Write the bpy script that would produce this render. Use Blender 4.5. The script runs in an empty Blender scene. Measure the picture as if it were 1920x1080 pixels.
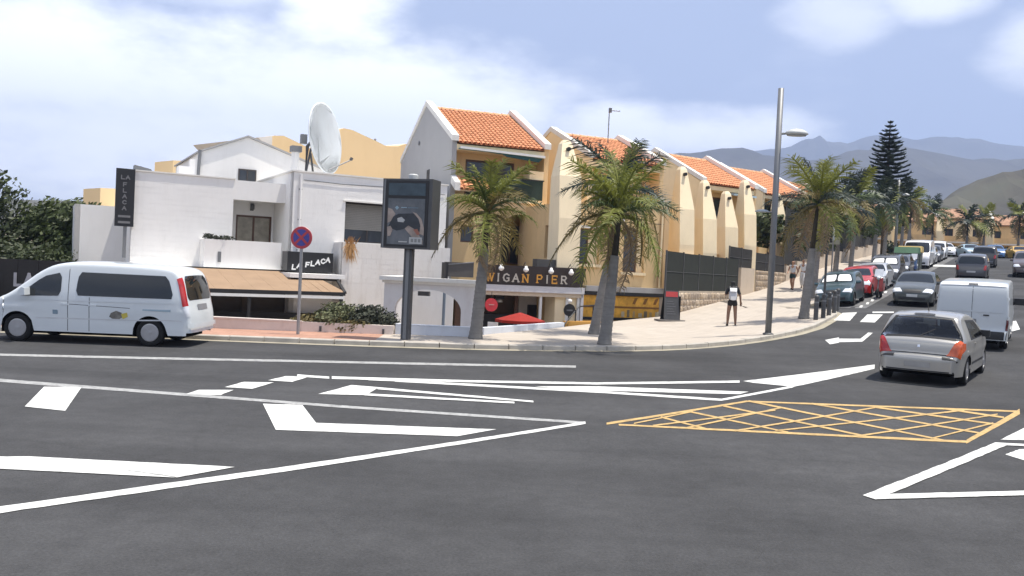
import bpy, bmesh, math, random
from mathutils import Vector, Matrix
R = math.radians
random.seed(7)
scn = bpy.context.scene
COL = scn.collection

# ------------------------------------------------------------------ camera
cam_d = bpy.data.cameras.new('camera')
cam_d.sensor_width = 36.0
cam_d.lens = 31.13
cam_d.clip_end = 20000
cam = bpy.data.objects.new('camera', cam_d)
COL.objects.link(cam)
cam.matrix_world = (Matrix.Translation((0, 0, 2.25)) @ Matrix.Rotation(R(90 - 1.21), 4, 'X')
                    @ Matrix.Rotation(R(2.7), 4, 'Z'))
scn.camera = cam

# ------------------------------------------------------------------ sky and sun
SUN_EL, SUN_AZ = R(74), R(90)          # sun stands over +X, high: shadows fall to -X
world = bpy.data.worlds.new('World')
scn.world = world
world.use_nodes = True
nt = world.node_tree
for n in list(nt.nodes):
    nt.nodes.remove(n)
N = nt.nodes.new
LK = nt.links.new
out = N('ShaderNodeOutputWorld')
bg = N('ShaderNodeBackground')
sky = N('ShaderNodeTexSky')
sky.sky_type = 'NISHITA'
sky.sun_disc = False
sky.sun_elevation = SUN_EL
sky.sun_rotation = SUN_AZ
sky.altitude = 50
sky.air_density = 1.0
sky.dust_density = 2.2
sky.ozone_density = 2.0
tc = N('ShaderNodeTexCoord')
sep = N('ShaderNodeSeparateXYZ')
LK(tc.outputs['Generated'], sep.inputs[0])

def math_node(op, a, b=None, c=None, clamp=False):
    m = N('ShaderNodeMath')
    m.operation = op
    m.use_clamp = clamp
    for i, v in enumerate((a, b, c)):
        if v is None:
            continue
        if isinstance(v, (int, float)):
            m.inputs[i].default_value = v
        else:
            LK(v, m.inputs[i])
    return m.outputs[0]

# cloud layer on a flat deck seen in perspective: direction / height
zc = math_node('MAXIMUM', sep.outputs['Z'], 0.0)
den = math_node('ADD', zc, 0.16)
cx_ = math_node('DIVIDE', sep.outputs['X'], den)
cy_ = math_node('DIVIDE', sep.outputs['Y'], den)
comb = N('ShaderNodeCombineXYZ')
LK(cx_, comb.inputs[0]); LK(cy_, comb.inputs[1])
def noise_w(scale, detail, rough, off):
    mp = N('ShaderNodeMapping')
    mp.inputs['Location'].default_value = off
    LK(comb.outputs[0], mp.inputs[0])
    t = N('ShaderNodeTexNoise')
    t.inputs['Scale'].default_value = scale
    t.inputs['Detail'].default_value = detail
    t.inputs['Roughness'].default_value = rough
    LK(mp.outputs[0], t.inputs['Vector'])
    return t.outputs['Fac']
CL_OFF = (3.1, 0.4, 0.0)
n1 = noise_w(0.85, 7, 0.52, CL_OFF)
n2 = noise_w(0.28, 2, 0.5, (7.7, 2.2, 0))
# cloud cover: a broken layer all round, and the banks and puffs that stand over the town
az_ = math_node('ARCTAN2', sep.outputs['X'], sep.outputs['Y'])
el_ = math_node('ARCSINE', sep.outputs['Z'])
fine = N('ShaderNodeTexNoise')
fine.inputs['Scale'].default_value = 7.0
fine.inputs['Detail'].default_value = 6
fine.inputs['Roughness'].default_value = 0.62
mpf = N('ShaderNodeMapping'); mpf.inputs['Scale'].default_value = (1, 1, 2.4)
LK(tc.outputs['Generated'], mpf.inputs[0]); LK(mpf.outputs[0], fine.inputs['Vector'])
def smooth_range(v, a, b, hi=1.0):
    m = N('ShaderNodeMapRange'); m.interpolation_type = 'SMOOTHSTEP'
    m.inputs['From Min'].default_value = a; m.inputs['From Max'].default_value = b; m.inputs['To Max'].default_value = hi
    LK(v, m.inputs['Value'])
    return m.outputs[0]
cover = smooth_range(math_node('ADD', n1, math_node('MULTIPLY', n2, 0.35)), 0.76, 1.05, 0.6)
dist = math_node('MULTIPLY', math_node('SUBTRACT', fine.outputs['Fac'], 0.5), 4.6)
CLOUDS = [(-26, 8.4, 16, 5.2, 0.95), (-12, 9.2, 13, 4.0, 0.9), (-3.5, 9.8, 6, 2.2, 0.9), (-11.6, 15.2, 3.4, 2.2, 0.9), (-24, 16.2, 9, 1.6, 0.55), (6.0, 9.0, 4.6, 1.5, 0.85), (12.5, 9.0, 4.6, 1.4, 0.85),
          (24.6, 16.4, 2.2, 1.0, 0.5), (31.2, 13.2, 2.8, 1.8, 0.5), (19.5, 15.6, 2.6, 1.3, 0.4), (-50, 12, 16, 6, 0.9), (55, 14, 14, 5, 0.6), (0, 40, 30, 9, 0.4), (-80, 25, 20, 8, 0.7), (120, 18, 30, 7, 0.7), (-140, 20, 30, 8, 0.7), (175, 35, 30, 9, 0.6)]
for a, e, ra, re, st in CLOUDS:
    da = math_node('DIVIDE', math_node('SUBTRACT', az_, R(a)), R(ra)); de = math_node('DIVIDE', math_node('SUBTRACT', el_, R(e)), R(re))
    d2 = math_node('ADD', math_node('ADD', math_node('MULTIPLY', da, da), math_node('MULTIPLY', de, de)), dist)
    inv = math_node('SUBTRACT', 1.0, d2)
    cover = math_node('MAXIMUM', cover, smooth_range(inv, -2.0, 1.2, st))
class _C: pass
mr = _C(); mr.outputs = [cover]
cloud_col = N('ShaderNodeRGB')
cloud_col.outputs[0].default_value = (1.55, 1.55, 1.54, 1)
veil = N('ShaderNodeRGB')
veil.outputs[0].default_value = (0.475, 0.56, 0.79, 1)
sk = N('ShaderNodeVectorMath'); sk.operation = 'SCALE'
SKY_STRENGTH = 0.07
sk.inputs['Scale'].default_value = SKY_STRENGTH
LK(sky.outputs[0], sk.inputs[0])
mixv = N('ShaderNodeMix'); mixv.data_type = 'RGBA'
mixv.inputs['Factor'].default_value = 0.72
LK(sk.outputs[0], mixv.inputs['A']); LK(veil.outputs[0], mixv.inputs['B'])
mixc = N('ShaderNodeMix'); mixc.data_type = 'RGBA'
LK(mr.outputs[0], mixc.inputs['Factor'])
LK(mixv.outputs['Result'], mixc.inputs['A']); LK(cloud_col.outputs[0], mixc.inputs['B'])
LK(mixc.outputs['Result'], bg.inputs['Color'])
bg.inputs['Strength'].default_value = 1.0
LK(bg.outputs[0], out.inputs[0])

sun_d = bpy.data.lights.new('sun', 'SUN')
sun_d.energy = 5.0
sun_d.angle = R(0.6)
sun_d.color = (1.0, 0.94, 0.84)
sun = bpy.data.objects.new('sun', sun_d)
COL.objects.link(sun)
sdir = Vector((math.cos(SUN_EL) * math.sin(SUN_AZ), math.cos(SUN_EL) * math.cos(SUN_AZ), math.sin(SUN_EL)))
sun.rotation_euler = sdir.to_track_quat('Z', 'Y').to_euler()

vs = scn.view_settings
vs.view_transform = 'Standard'
vs.look = 'None'
vs.exposure = 0.5
vs.gamma = 1.0
vs.use_curve_mapping = False
scn.cycles.max_bounces = 6
scn.cycles.use_denoising = True
scn.cycles.volume_bounces = 0

# ------------------------------------------------------------------ materials
MATS = {}
def mat(name, col, rough=0.8, var=0.12, vscale=3.0, bump=0.0, bscale=40.0, metal=0.0, coat=0.0,
        stain=None, stain_amt=0.0, stain_scale=(0.6, 0.6, 0.12), emit=None, spec=0.5, trans=0.0, col2=None, detail=6):
    """Principled surface whose colour wanders with object-space noise; optional streaky stain."""
    if name in MATS:
        return MATS[name]
    m = bpy.data.materials.new(name)
    m.use_nodes = True
    t = m.node_tree
    p = t.nodes['Principled BSDF']
    p.inputs['Roughness'].default_value = rough
    p.inputs['Metallic'].default_value = metal
    p.inputs['Specular IOR Level'].default_value = spec
    p.inputs['Coat Weight'].default_value = coat
    p.inputs['Coat Roughness'].default_value = 0.06
    tcn = t.nodes.new('ShaderNodeTexCoord')
    nz = t.nodes.new('ShaderNodeTexNoise')
    nz.inputs['Scale'].default_value = vscale
    nz.inputs['Detail'].default_value = detail
    nz.inputs['Roughness'].default_value = 0.6
    t.links.new(tcn.outputs['Object'], nz.inputs['Vector'])
    rp = t.nodes.new('ShaderNodeMapRange')
    rp.inputs['From Min'].default_value = 0.3
    rp.inputs['From Max'].default_value = 0.7
    t.links.new(nz.outputs['Fac'], rp.inputs['Value'])
    mx = t.nodes.new('ShaderNodeMix'); mx.data_type = 'RGBA'
    c1 = [max(0, c * (1 - var)) for c in col]
    c2 = [min(1, c * (1 + var)) for c in (col2 or col)]
    mx.inputs['A'].default_value = (*c1, 1)
    mx.inputs['B'].default_value = (*c2, 1)
    t.links.new(rp.outputs[0], mx.inputs['Factor'])
    last = mx.outputs['Result']
    if stain:
        mp = t.nodes.new('ShaderNodeMapping')
        mp.inputs['Scale'].default_value = stain_scale
        t.links.new(tcn.outputs['Object'], mp.inputs[0])
        n3 = t.nodes.new('ShaderNodeTexNoise')
        n3.inputs['Scale'].default_value = 4.0
        n3.inputs['Detail'].default_value = 8
        n3.inputs['Roughness'].default_value = 0.68
        t.links.new(mp.outputs[0], n3.inputs['Vector'])
        r3 = t.nodes.new('ShaderNodeMapRange')
        r3.inputs['From Min'].default_value = 0.5
        r3.inputs['From Max'].default_value = 0.78
        r3.inputs['To Max'].default_value = stain_amt
        t.links.new(n3.outputs['Fac'], r3.inputs['Value'])
        m2 = t.nodes.new('ShaderNodeMix'); m2.data_type = 'RGBA'
        t.links.new(r3.outputs[0], m2.inputs['Factor'])
        t.links.new(last, m2.inputs['A'])
        m2.inputs['B'].default_value = (*stain, 1)
        last = m2.outputs['Result']
    t.links.new(last, p.inputs['Base Color'])
    if bump:
        nb = t.nodes.new('ShaderNodeTexNoise')
        nb.inputs['Scale'].default_value = bscale
        nb.inputs['Detail'].default_value = 5
        t.links.new(tcn.outputs['Object'], nb.inputs['Vector'])
        bp = t.nodes.new('ShaderNodeBump')
        bp.inputs['Strength'].default_value = bump
        bp.inputs['Distance'].default_value = 0.02
        t.links.new(nb.outputs['Fac'], bp.inputs['Height'])
        t.links.new(bp.outputs[0], p.inputs['Normal'])
    if emit:
        p.inputs['Emission Color'].default_value = (*emit[:3], 1)
        p.inputs['Emission Strength'].default_value = emit[3]
    if trans:
        tr = t.nodes.new('ShaderNodeBsdfTranslucent')
        t.links.new(last, tr.inputs['Color'])
        ms = t.nodes.new('ShaderNodeMixShader')
        ms.inputs[0].default_value = trans
        t.links.new(p.outputs[0], ms.inputs[1]); t.links.new(tr.outputs[0], ms.inputs[2])
        t.links.new(ms.outputs[0], t.nodes['Material Output'].inputs['Surface'])
    MATS[name] = m
    return m

# ------------------------------------------------------------------ mesh helpers
class MB:
    """Collects faces, then links them as ONE mesh object."""
    def __init__(s):
        s.v = []; s.f = []
    def quad(s, *p):
        i = len(s.v); s.v += [tuple(q) for q in p]; s.f.append(tuple(range(i, i + len(p)))); return s
    def box(s, x0, x1, y0, y1, z0, z1, M=None):
        i = len(s.v)
        pts = [(x, y, z) for z in (z0, z1) for y in (y0, y1) for x in (x0, x1)]
        if M is not None:
            pts = [tuple(M @ Vector(p)) for p in pts]
        s.v += pts
        s.f += [tuple(i + k for k in f) for f in ((0, 2, 3, 1), (4, 5, 7, 6), (0, 1, 5, 4), (2, 6, 7, 3), (0, 4, 6, 2), (1, 3, 7, 5))]
        return s
    def prism(s, pts, d, axis=None):
        """pts: ring of 3D points; d: extrusion vector."""
        i = len(s.v); n = len(pts)
        s.v += [tuple(p) for p in pts] + [tuple(Vector(p) + Vector(d)) for p in pts]
        s.f.append(tuple(range(i + n - 1, i - 1, -1)))
        s.f.append(tuple(range(i + n, i + 2 * n)))
        for k in range(n):
            a, b = i + k, i + (k + 1) % n
            s.f.append((a, b, b + n, a + n))
        return s
    def tube(s, pts, rad, n=8, cap=True):
        pts = [Vector(p) for p in pts]
        if isinstance(rad, (int, float)):
            rad = [rad] * len(pts)
        i0 = len(s.v)
        for k, p in enumerate(pts):
            d = (pts[min(k + 1, len(pts) - 1)] - pts[max(k - 1, 0)]).normalized()
            a = d.orthogonal().normalized() if abs(d.z) < 0.99 else Vector((1, 0, 0))
            a = (a - d * a.dot(d)).normalized()
            b = d.cross(a)
            for j in range(n):
                t = 2 * math.pi * j / n
                s.v.append(tuple(p + (a * math.cos(t) + b * math.sin(t)) * rad[k]))
        for k in range(len(pts) - 1):
            for j in range(n):
                a = i0 + k * n + j; b = i0 + k * n + (j + 1) % n
                s.f.append((a, b, b + n, a + n))
        if cap:
            s.f.append(tuple(range(i0 + n - 1, i0 - 1, -1)))
            e = i0 + (len(pts) - 1) * n
            s.f.append(tuple(range(e, e + n)))
        return s
    def lathe(s, prof, n=20, M=None):
        """prof: (r, z) pairs turned round z."""
        i0 = len(s.v)
        for r, z in prof:
            for j in range(n):
                t = 2 * math.pi * j / n
                p = Vector((r * math.cos(t), r * math.sin(t), z))
                s.v.append(tuple(M @ p if M is not None else p))
        for k in range(len(prof) - 1):
            for j in range(n):
                a = i0 + k * n + j; b = i0 + k * n + (j + 1) % n
                s.f.append((a, b, b + n, a + n))
        if prof[0][0] > 1e-4: s.f.append(tuple(range(i0 + n - 1, i0 - 1, -1)))
        if prof[-1][0] > 1e-4:
            e = i0 + (len(prof) - 1) * n
            s.f.append(tuple(range(e, e + n)))
        return s
    def grid(s, P):
        """P: rows of points."""
        i0 = len(s.v); m = len(P[0])
        for r in P:
            s.v += [tuple(p) for p in r]
        for a in range(len(P) - 1):
            for b in range(m - 1):
                k = i0 + a * m + b
                s.f.append((k, k + 1, k + m + 1, k + m))
        return s
    def mesh(s, name, material, smooth=False):
        me = bpy.data.meshes.new(name)
        me.from_pydata(s.v, [], s.f)
        if material is not None:
            me.materials.append(material)
        if smooth:
            me.shade_smooth()
        me.update()
        return me
    def build(s, name, material, parent=None, smooth=False, fix=False, **props):
        me = s.mesh(name, material, smooth)
        if fix:
            bm = bmesh.new(); bm.from_mesh(me)
            bmesh.ops.remove_doubles(bm, verts=bm.verts, dist=1e-5)
            bmesh.ops.recalc_face_normals(bm, faces=bm.faces)
            bm.to_mesh(me); bm.free()
        return link(name, me, parent, **props)

def link(name, data, parent=None, loc=None, rotz=0.0, **props):
    o = bpy.data.objects.new(name, data)
    COL.objects.link(o)
    if parent is not None:
        o.parent = parent
    if loc is not None:
        o.location = loc
    if rotz:
        o.rotation_euler = (0, 0, rotz)
    for k, v in props.items():
        o[k] = v
    return o

def thing(name, label, category, loc=(0, 0, 0), rotz=0.0, group=None):
    o = link(name, None, None, loc, rotz, label=label, category=category)
    o.empty_display_size = 0.3
    if group:
        o['group'] = group
    return o

def copy_tree(o, parent=None):
    c = o.copy(); COL.objects.link(c); c.parent = parent
    for ch in o.children:
        copy_tree(ch, c)
    return c

# ------------------------------------------------------------------ lie of the land
def sst(t):
    t = min(max(t, 0.0), 1.0)
    return t * t * (3 - 2 * t)
def climb(u):
    if u < 8: return 0.0
    if u < 40: return 0.075 * (u - 8) ** 2 / 64
    if u < 98: return 1.2 + 0.075 * (u - 40)
    return 1.2 + 0.075 * 58 + 0.02 * (u - 98)
def terr(X, Y):
    """Ground height: level junction, then a street climbing along (0.5, 0.866)."""
    u = 0.5 * X + 0.866 * Y; v = 0.866 * X - 0.5 * Y
    return climb(u) - 0.45 * sst((u - 20) / 12) * sst((-6 - v) / 5) * (1 - sst((u - 48) / 25))
def uv(u, v):
    return (0.5 * u + 0.866 * v, 0.866 * u - 0.5 * v)
STREET = R(60)                          # heading of the climbing street, from +X
def frame(o, a):
    a = R(a)
    return lambda s, t=0.0, z=0.0: Vector((o[0] + math.cos(a) * s - math.sin(a) * t, o[1] + math.sin(a) * s + math.cos(a) * t, z))
MARKS = {
    'lane_line': [[(-21.18,16.38),(-4.8,19.25),(-4.71,18.89),(-20.78,16.07)],[(-4.8,19.25),(1.54,20.14),(1.51,19.76),(-4.71,18.89)]],
    'edge_line': [[(-15.48,16.16),(-5.18,14.22),(-5.08,13.95),(-15.07,15.67)],[(-5.18,14.22),(-2.56,13.72),(-2.52,13.5),(-5.08,13.95)],[(-2.56,13.72),(1.19,13.21),(1.18,13.02),(-2.52,13.5)],[(-8.06,3.81),(-2.24,9.63),(-2.19,9.42),(-7.86,3.69)],[(-2.24,9.63),(1.19,13.21),(1.18,13.02),(-2.19,9.42)]],
    'hatch_bar': [[(-7.45,14.21),(-6.91,14.34),(-6.09,12.2),(-6.75,12.38)],[(-3.73,13.53),(-3.14,13.59),(-2.61,12.16),(-3.0,11.54)],[(-2.61,12.16),(-0.13,12.28),(-0.63,11.67),(-3.0,11.54)],[(-6.56,9.04),(-5.07,9.43),(-3.27,8.83),(-8.74,8.9)],[(-5.07,9.43),(-2.86,9.39),(-3.27,8.83),(-3.28,8.85)]],
    'dash': [[(-5.12,14.12),(-5.1,14.61),(-4.58,14.77),(-4.6,14.17)],[(-4.8,15.03),(-4.7,15.74),(-4.19,15.83),(-4.32,14.98)],[(-4.35,16.06),(-4.19,16.71),(-3.77,16.78),(-3.9,15.99)]],
    'arrow_a': [[(-3.14,14.72),(-2.8,15.91),(-2.3,15.79),(-2.37,14.82)],[(-2.32,15.79),(0.45,14.97),(0.45,14.8),(-2.28,15.53)],[(-2.43,15.01),(0.13,14.78),(0.13,14.61),(-2.39,14.79)]],
    'island_line': [[(-4.05,17.0),(-3.41,16.88),(-3.35,16.6),(-3.98,16.7)],[(-3.37,16.93),(-0.74,17.16),(-0.73,16.87),(-3.3,16.58)],[(-0.74,17.16),(1.78,17.54),(1.75,17.24),(-0.73,16.87)],[(1.78,17.54),(4.87,18.57),(4.79,18.26),(1.75,17.24)],[(-2.67,16.88),(-2.16,16.88),(-2.12,16.6),(-2.62,16.6)],[(-2.16,16.88),(1.68,16.48),(1.66,16.22),(-2.12,16.6)],[(1.68,16.48),(3.91,16.07),(3.85,15.83),(1.66,16.22)],[(3.91,16.07),(5.87,18.17),(5.78,17.88),(3.85,15.83)],[(0.52,16.71),(1.73,17.04),(1.68,16.48),(1.38,16.4)],[(1.73,17.04),(4.66,17.07),(4.4,16.72),(1.68,16.48)],[(4.94,18.55),(9.16,22.13),(8.83,21.33),(5.8,17.95)],[(4.94,18.55),(5.8,17.95),(5.65,18.06),(5.1,18.33)]],
    'arrow_b': [[(9.81,27.54),(10.54,28.35),(10.02,26.91),(9.57,26.43)],[(10.41,27.98),(11.13,28.09),(10.89,27.32),(10.07,27.04)],[(11.1,28.04),(12.11,29.92),(12.23,29.86),(10.89,27.32)]],
    'stop_dash': [[(12.31,33.75),(13.72,36.63),(14.39,36.82),(12.88,33.64)],[(13.14,33.31),(14.51,36.05),(15.15,36.09),(13.66,33.21)],[(15.15,37.12),(16.09,37.23),(15.87,36.71),(14.94,36.6)],[(19.25,34.16),(19.59,34.33),(18.22,31.65),(17.52,30.96)]],
    'dot': [[(15.22,38.75),(15.64,39.69),(15.76,39.69),(15.34,38.75)],[(16.07,40.17),(16.52,41.19),(16.64,41.19),(16.19,40.17)],[(16.84,41.56),(17.33,42.66),(17.44,42.62),(16.96,41.56)],[(17.61,42.92),(18.14,44.09),(18.26,44.05),(17.74,42.92)],[(18.41,44.36),(18.98,45.62),(19.1,45.58),(18.54,44.36)],[(19.34,46.08),(19.96,47.44),(20.08,47.39),(19.46,46.03)]],
    'far_line': [[(34.72,73.47),(36.61,72.67),(35.29,70.03),(33.47,70.8)]],
    'give_way': [[(3.85,9.42),(7.14,12.85),(7.21,12.69),(3.92,9.26)],[(4.01,9.49),(10.18,11.02),(10.0,10.85),(3.92,9.27)],[(7.14,12.85),(9.5,12.62),(9.4,12.49),(7.05,12.69)],[(7.37,13.13),(8.34,14.21),(9.88,15.72),(8.33,13.22)],[(6.83,12.03),(7.26,12.45),(7.98,12.66),(7.01,11.09)]],
    'yellow': [[(1.51,13.21),(4.34,15.98),(4.29,15.79),(1.49,13.03)],[(4.33,15.96),(9.26,15.95),(9.16,15.77),(4.29,15.8)],[(9.38,16.16),(6.8,13.01),(6.63,12.69),(9.05,15.57)],[(1.68,13.14),(6.76,12.93),(6.67,12.76),(1.67,13.01)],[(2.45,13.97),(3.0,13.06),(2.97,12.93),(2.42,13.83)],[(3.03,14.6),(4.19,13.07),(4.16,12.96),(3.0,14.45)],[(3.76,15.35),(5.32,13.01),(5.27,12.88),(3.72,15.18)],[(4.38,16.01),(6.45,12.9),(6.39,12.79),(4.33,15.83)],[(5.52,15.98),(7.33,13.65),(7.26,13.53),(5.46,15.8)],[(6.6,15.83),(8.04,14.51),(7.96,14.37),(6.53,15.66)],[(7.9,15.95),(8.57,15.21),(8.48,15.05),(7.81,15.77)],[(1.93,13.27),(3.08,14.6),(3.06,14.48),(1.91,13.17)],[(2.68,13.09),(4.79,15.38),(4.75,15.24),(2.66,12.98)],[(2.19,13.15),(4.59,15.08),(4.55,14.94),(2.18,13.05)],[(3.38,13.01),(6.58,15.77),(6.52,15.63),(3.36,12.9)],[(4.02,13.15),(8.2,15.84),(8.13,15.69),(3.99,13.05)],[(5.09,12.92),(8.63,15.52),(8.55,15.38),(5.05,12.81)],[(6.28,13.02),(8.05,14.6),(7.99,14.48),(6.23,12.92)]],
}
# ------------------------------------------------------------------ setting materials
M_ASPH = mat('asphalt', (0.060, 0.060, 0.061), 0.92, 0.22, 0.35, 0.35, 90, spec=0.15, stain=(0.042, 0.042, 0.043), stain_amt=0.7, stain_scale=(0.16, 0.05, 0.1))
M_ASPH2 = mat('pale asphalt of the parking lane', (0.15, 0.15, 0.15), 0.9, 0.2, 1.0, 0.3, 60, spec=0.2)
M_PAVE = mat('pale paving', (0.47, 0.415, 0.35), 0.85, 0.10, 1.2, 0.2, 30, spec=0.2, stain=(0.33, 0.29, 0.25), stain_amt=0.5, stain_scale=(0.3, 0.3, 0.3))
M_PINK = mat('pink paving', (0.42, 0.24, 0.17), 0.85, 0.14, 2.0, 0.2, 30, spec=0.2, stain=(0.30, 0.2, 0.16), stain_amt=0.5, stain_scale=(0.5, 0.5, 0.3))
M_KERB = mat('kerb concrete', (0.42, 0.39, 0.34), 0.85, 0.16, 3.0, 0.2, 40, spec=0.2)
M_GUT = mat('gutter concrete', (0.34, 0.31, 0.24), 0.9, 0.2, 1.5, spec=0.1)
M_WLINE = mat('white road paint', (0.56, 0.56, 0.53), 0.7, 0.05, 5, spec=0.3, stain=(0.16, 0.16, 0.155), stain_amt=0.8, stain_scale=(1.6, 1.6, 1))
M_FLINE = mat('worn white road paint', (0.33, 0.33, 0.32), 0.8, 0.12, 5, spec=0.2, stain=(0.12, 0.12, 0.12), stain_amt=0.8, stain_scale=(1.2, 1.2, 1))
M_YLINE = mat('yellow road paint', (0.47, 0.32, 0.135), 0.75, 0.12, 4, spec=0.25, stain=(0.22, 0.16, 0.08), stain_amt=0.8, stain_scale=(0.9, 0.9, 1))
M_EARTH = mat('dry earth', (0.20, 0.16, 0.115), 0.95, 0.25, 0.3, 0.3, 6, spec=0.1)
M_TERR = mat('terrace floor', (0.36, 0.30, 0.24), 0.8, 0.15, 1.0, spec=0.2)

def add_speckle(m, scale, lo, hi, amt, mult=True):
    """fine aggregate speckle multiplied into a material's colour."""
    t = m.node_tree; p = t.nodes['Principled BSDF']
    src = p.inputs['Base Color'].links[0].from_socket
    tcn = t.nodes.new('ShaderNodeTexCoord')
    nz = t.nodes.new('ShaderNodeTexNoise'); nz.inputs['Scale'].default_value = scale; nz.inputs['Detail'].default_value = 3; nz.inputs['Roughness'].default_value = 0.7
    t.links.new(tcn.outputs['Object'], nz.inputs['Vector'])
    mr_ = t.nodes.new('ShaderNodeMapRange'); mr_.inputs['From Min'].default_value = lo; mr_.inputs['From Max'].default_value = hi
    mr_.inputs['To Min'].default_value = 1 - amt; mr_.inputs['To Max'].default_value = 1 + amt
    t.links.new(nz.outputs['Fac'], mr_.inputs['Value'])
    vm = t.nodes.new('ShaderNodeVectorMath'); vm.operation = 'SCALE'
    t.links.new(src, vm.inputs[0]); t.links.new(mr_.outputs[0], vm.inputs['Scale'])
    t.links.new(vm.outputs[0], p.inputs['Base Color'])
def add_tracks(m, amt=0.10):
    """bands polished by tyres along the road, and cracks."""
    t = m.node_tree; p = t.nodes['Principled BSDF']
    src = p.inputs['Base Color'].links[0].from_socket
    tcn = t.nodes.new('ShaderNodeTexCoord')
    mp = t.nodes.new('ShaderNodeMapping'); mp.inputs['Scale'].default_value = (0.012, 0.55, 1); mp.inputs['Rotation'].default_value = (0, 0, R(-4))
    t.links.new(tcn.outputs['Object'], mp.inputs[0])
    nz = t.nodes.new('ShaderNodeTexNoise'); nz.inputs['Scale'].default_value = 1.0; nz.inputs['Detail'].default_value = 3
    t.links.new(mp.outputs[0], nz.inputs['Vector'])
    mr_ = t.nodes.new('ShaderNodeMapRange'); mr_.inputs['From Min'].default_value = 0.35; mr_.inputs['From Max'].default_value = 0.65
    mr_.inputs['To Min'].default_value = 1 - amt; mr_.inputs['To Max'].default_value = 1 + amt
    t.links.new(nz.outputs['Fac'], mr_.inputs['Value'])
    vo = t.nodes.new('ShaderNodeTexVoronoi'); vo.feature = 'DISTANCE_TO_EDGE'; vo.inputs['Scale'].default_value = 0.22
    wz = t.nodes.new('ShaderNodeTexNoise'); wz.inputs['Scale'].default_value = 1.3; wz.inputs['Detail'].default_value = 6
    t.links.new(tcn.outputs['Object'], wz.inputs['Vector'])
    mxv = t.nodes.new('ShaderNodeMix'); mxv.data_type = 'VECTOR'; mxv.inputs['Factor'].default_value = 0.30
    t.links.new(tcn.outputs['Object'], mxv.inputs['A']); t.links.new(wz.outputs['Color'], mxv.inputs['B'])
    t.links.new(mxv.outputs['Result'], vo.inputs['Vector'])
    cr = t.nodes.new('ShaderNodeMapRange'); cr.inputs['From Min'].default_value = 0.0; cr.inputs['From Max'].default_value = 0.006; cr.inputs['To Min'].default_value = 0.92; cr.inputs['To Max'].default_value = 1.0
    t.links.new(vo.outputs['Distance'], cr.inputs['Value'])
    mu = t.nodes.new('ShaderNodeMath'); mu.operation = 'MULTIPLY'
    t.links.new(mr_.outputs[0], mu.inputs[0]); t.links.new(cr.outputs[0], mu.inputs[1])
    vm = t.nodes.new('ShaderNodeVectorMath'); vm.operation = 'SCALE'
    t.links.new(src, vm.inputs[0]); t.links.new(mu.outputs[0], vm.inputs['Scale'])
    t.links.new(vm.outputs[0], p.inputs['Base Color'])
def add_joints(m, w, h, mortar=0.82, rot=0.0):
    t = m.node_tree; p = t.nodes['Principled BSDF']
    src = p.inputs['Base Color'].links[0].from_socket
    tcn = t.nodes.new('ShaderNodeTexCoord'); mp = t.nodes.new('ShaderNodeMapping'); mp.inputs['Rotation'].default_value = (0, 0, rot)
    t.links.new(tcn.outputs['Object'], mp.inputs[0])
    br = t.nodes.new('ShaderNodeTexBrick'); br.inputs['Scale'].default_value = 1.0; br.inputs['Brick Width'].default_value = w; br.inputs['Row Height'].default_value = h
    br.inputs['Mortar Size'].default_value = 0.012; br.inputs['Color1'].default_value = (1, 1, 1, 1); br.inputs['Color2'].default_value = (0.92, 0.92, 0.92, 1); br.inputs['Mortar'].default_value = (mortar, mortar, mortar, 1)
    t.links.new(mp.outputs[0], br.inputs['Vector'])
    vm = t.nodes.new('ShaderNodeVectorMath'); vm.operation = 'MULTIPLY'
    t.links.new(src, vm.inputs[0]); t.links.new(br.outputs['Color'], vm.inputs[1])
    t.links.new(vm.outputs[0], p.inputs['Base Color'])
add_speckle(M_ASPH, 38.0, 0.32, 0.68, 0.2); add_speckle(M_ASPH, 5.0, 0.3, 0.7, 0.10); add_tracks(M_ASPH, 0.17)
add_speckle(M_WLINE, 22.0, 0.30, 0.46, 0.16); add_speckle(M_YLINE, 12.0, 0.3, 0.7, 0.25); add_speckle(M_FLINE, 16.0, 0.3, 0.7, 0.25)
add_joints(M_PAVE, 0.8, 0.4, 0.80, R(-60)); add_joints(M_PINK, 0.4, 0.4, 0.8); add_speckle(M_PAVE, 30.0, 0.3, 0.7, 0.08)

# ground sheet reaching the horizon (sunk below roads, pavements and terraces near by)
def ground_z(x, y):
    d = math.hypot(x - 10, y - 45)
    far = min(max((d - 90) / 60, 0), 1)
    base = terr(x, y) - 1.8
    if d > 110:
        u = 0.5 * x + 0.866 * y
        base = max(-3.0, min(9.0, 0.045 * u)) - 0.4
    return base
P = []
def axis(lo, hi):
    pts = [-9000, -5000, -2500, -1200, -600, -300, -180]
    k = lo
    while k <= hi: pts.append(k); k += 6
    return pts + [240, 400, 700, 1300, 2600, 5000, 9000]
ax, ay = axis(-120, 180), axis(-120, 180)
for y in ay:
    P.append([(x, y, ground_z(x, y)) for x in ax])
MB().grid(P).build('ground', M_EARTH, smooth=True, kind='structure')

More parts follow.
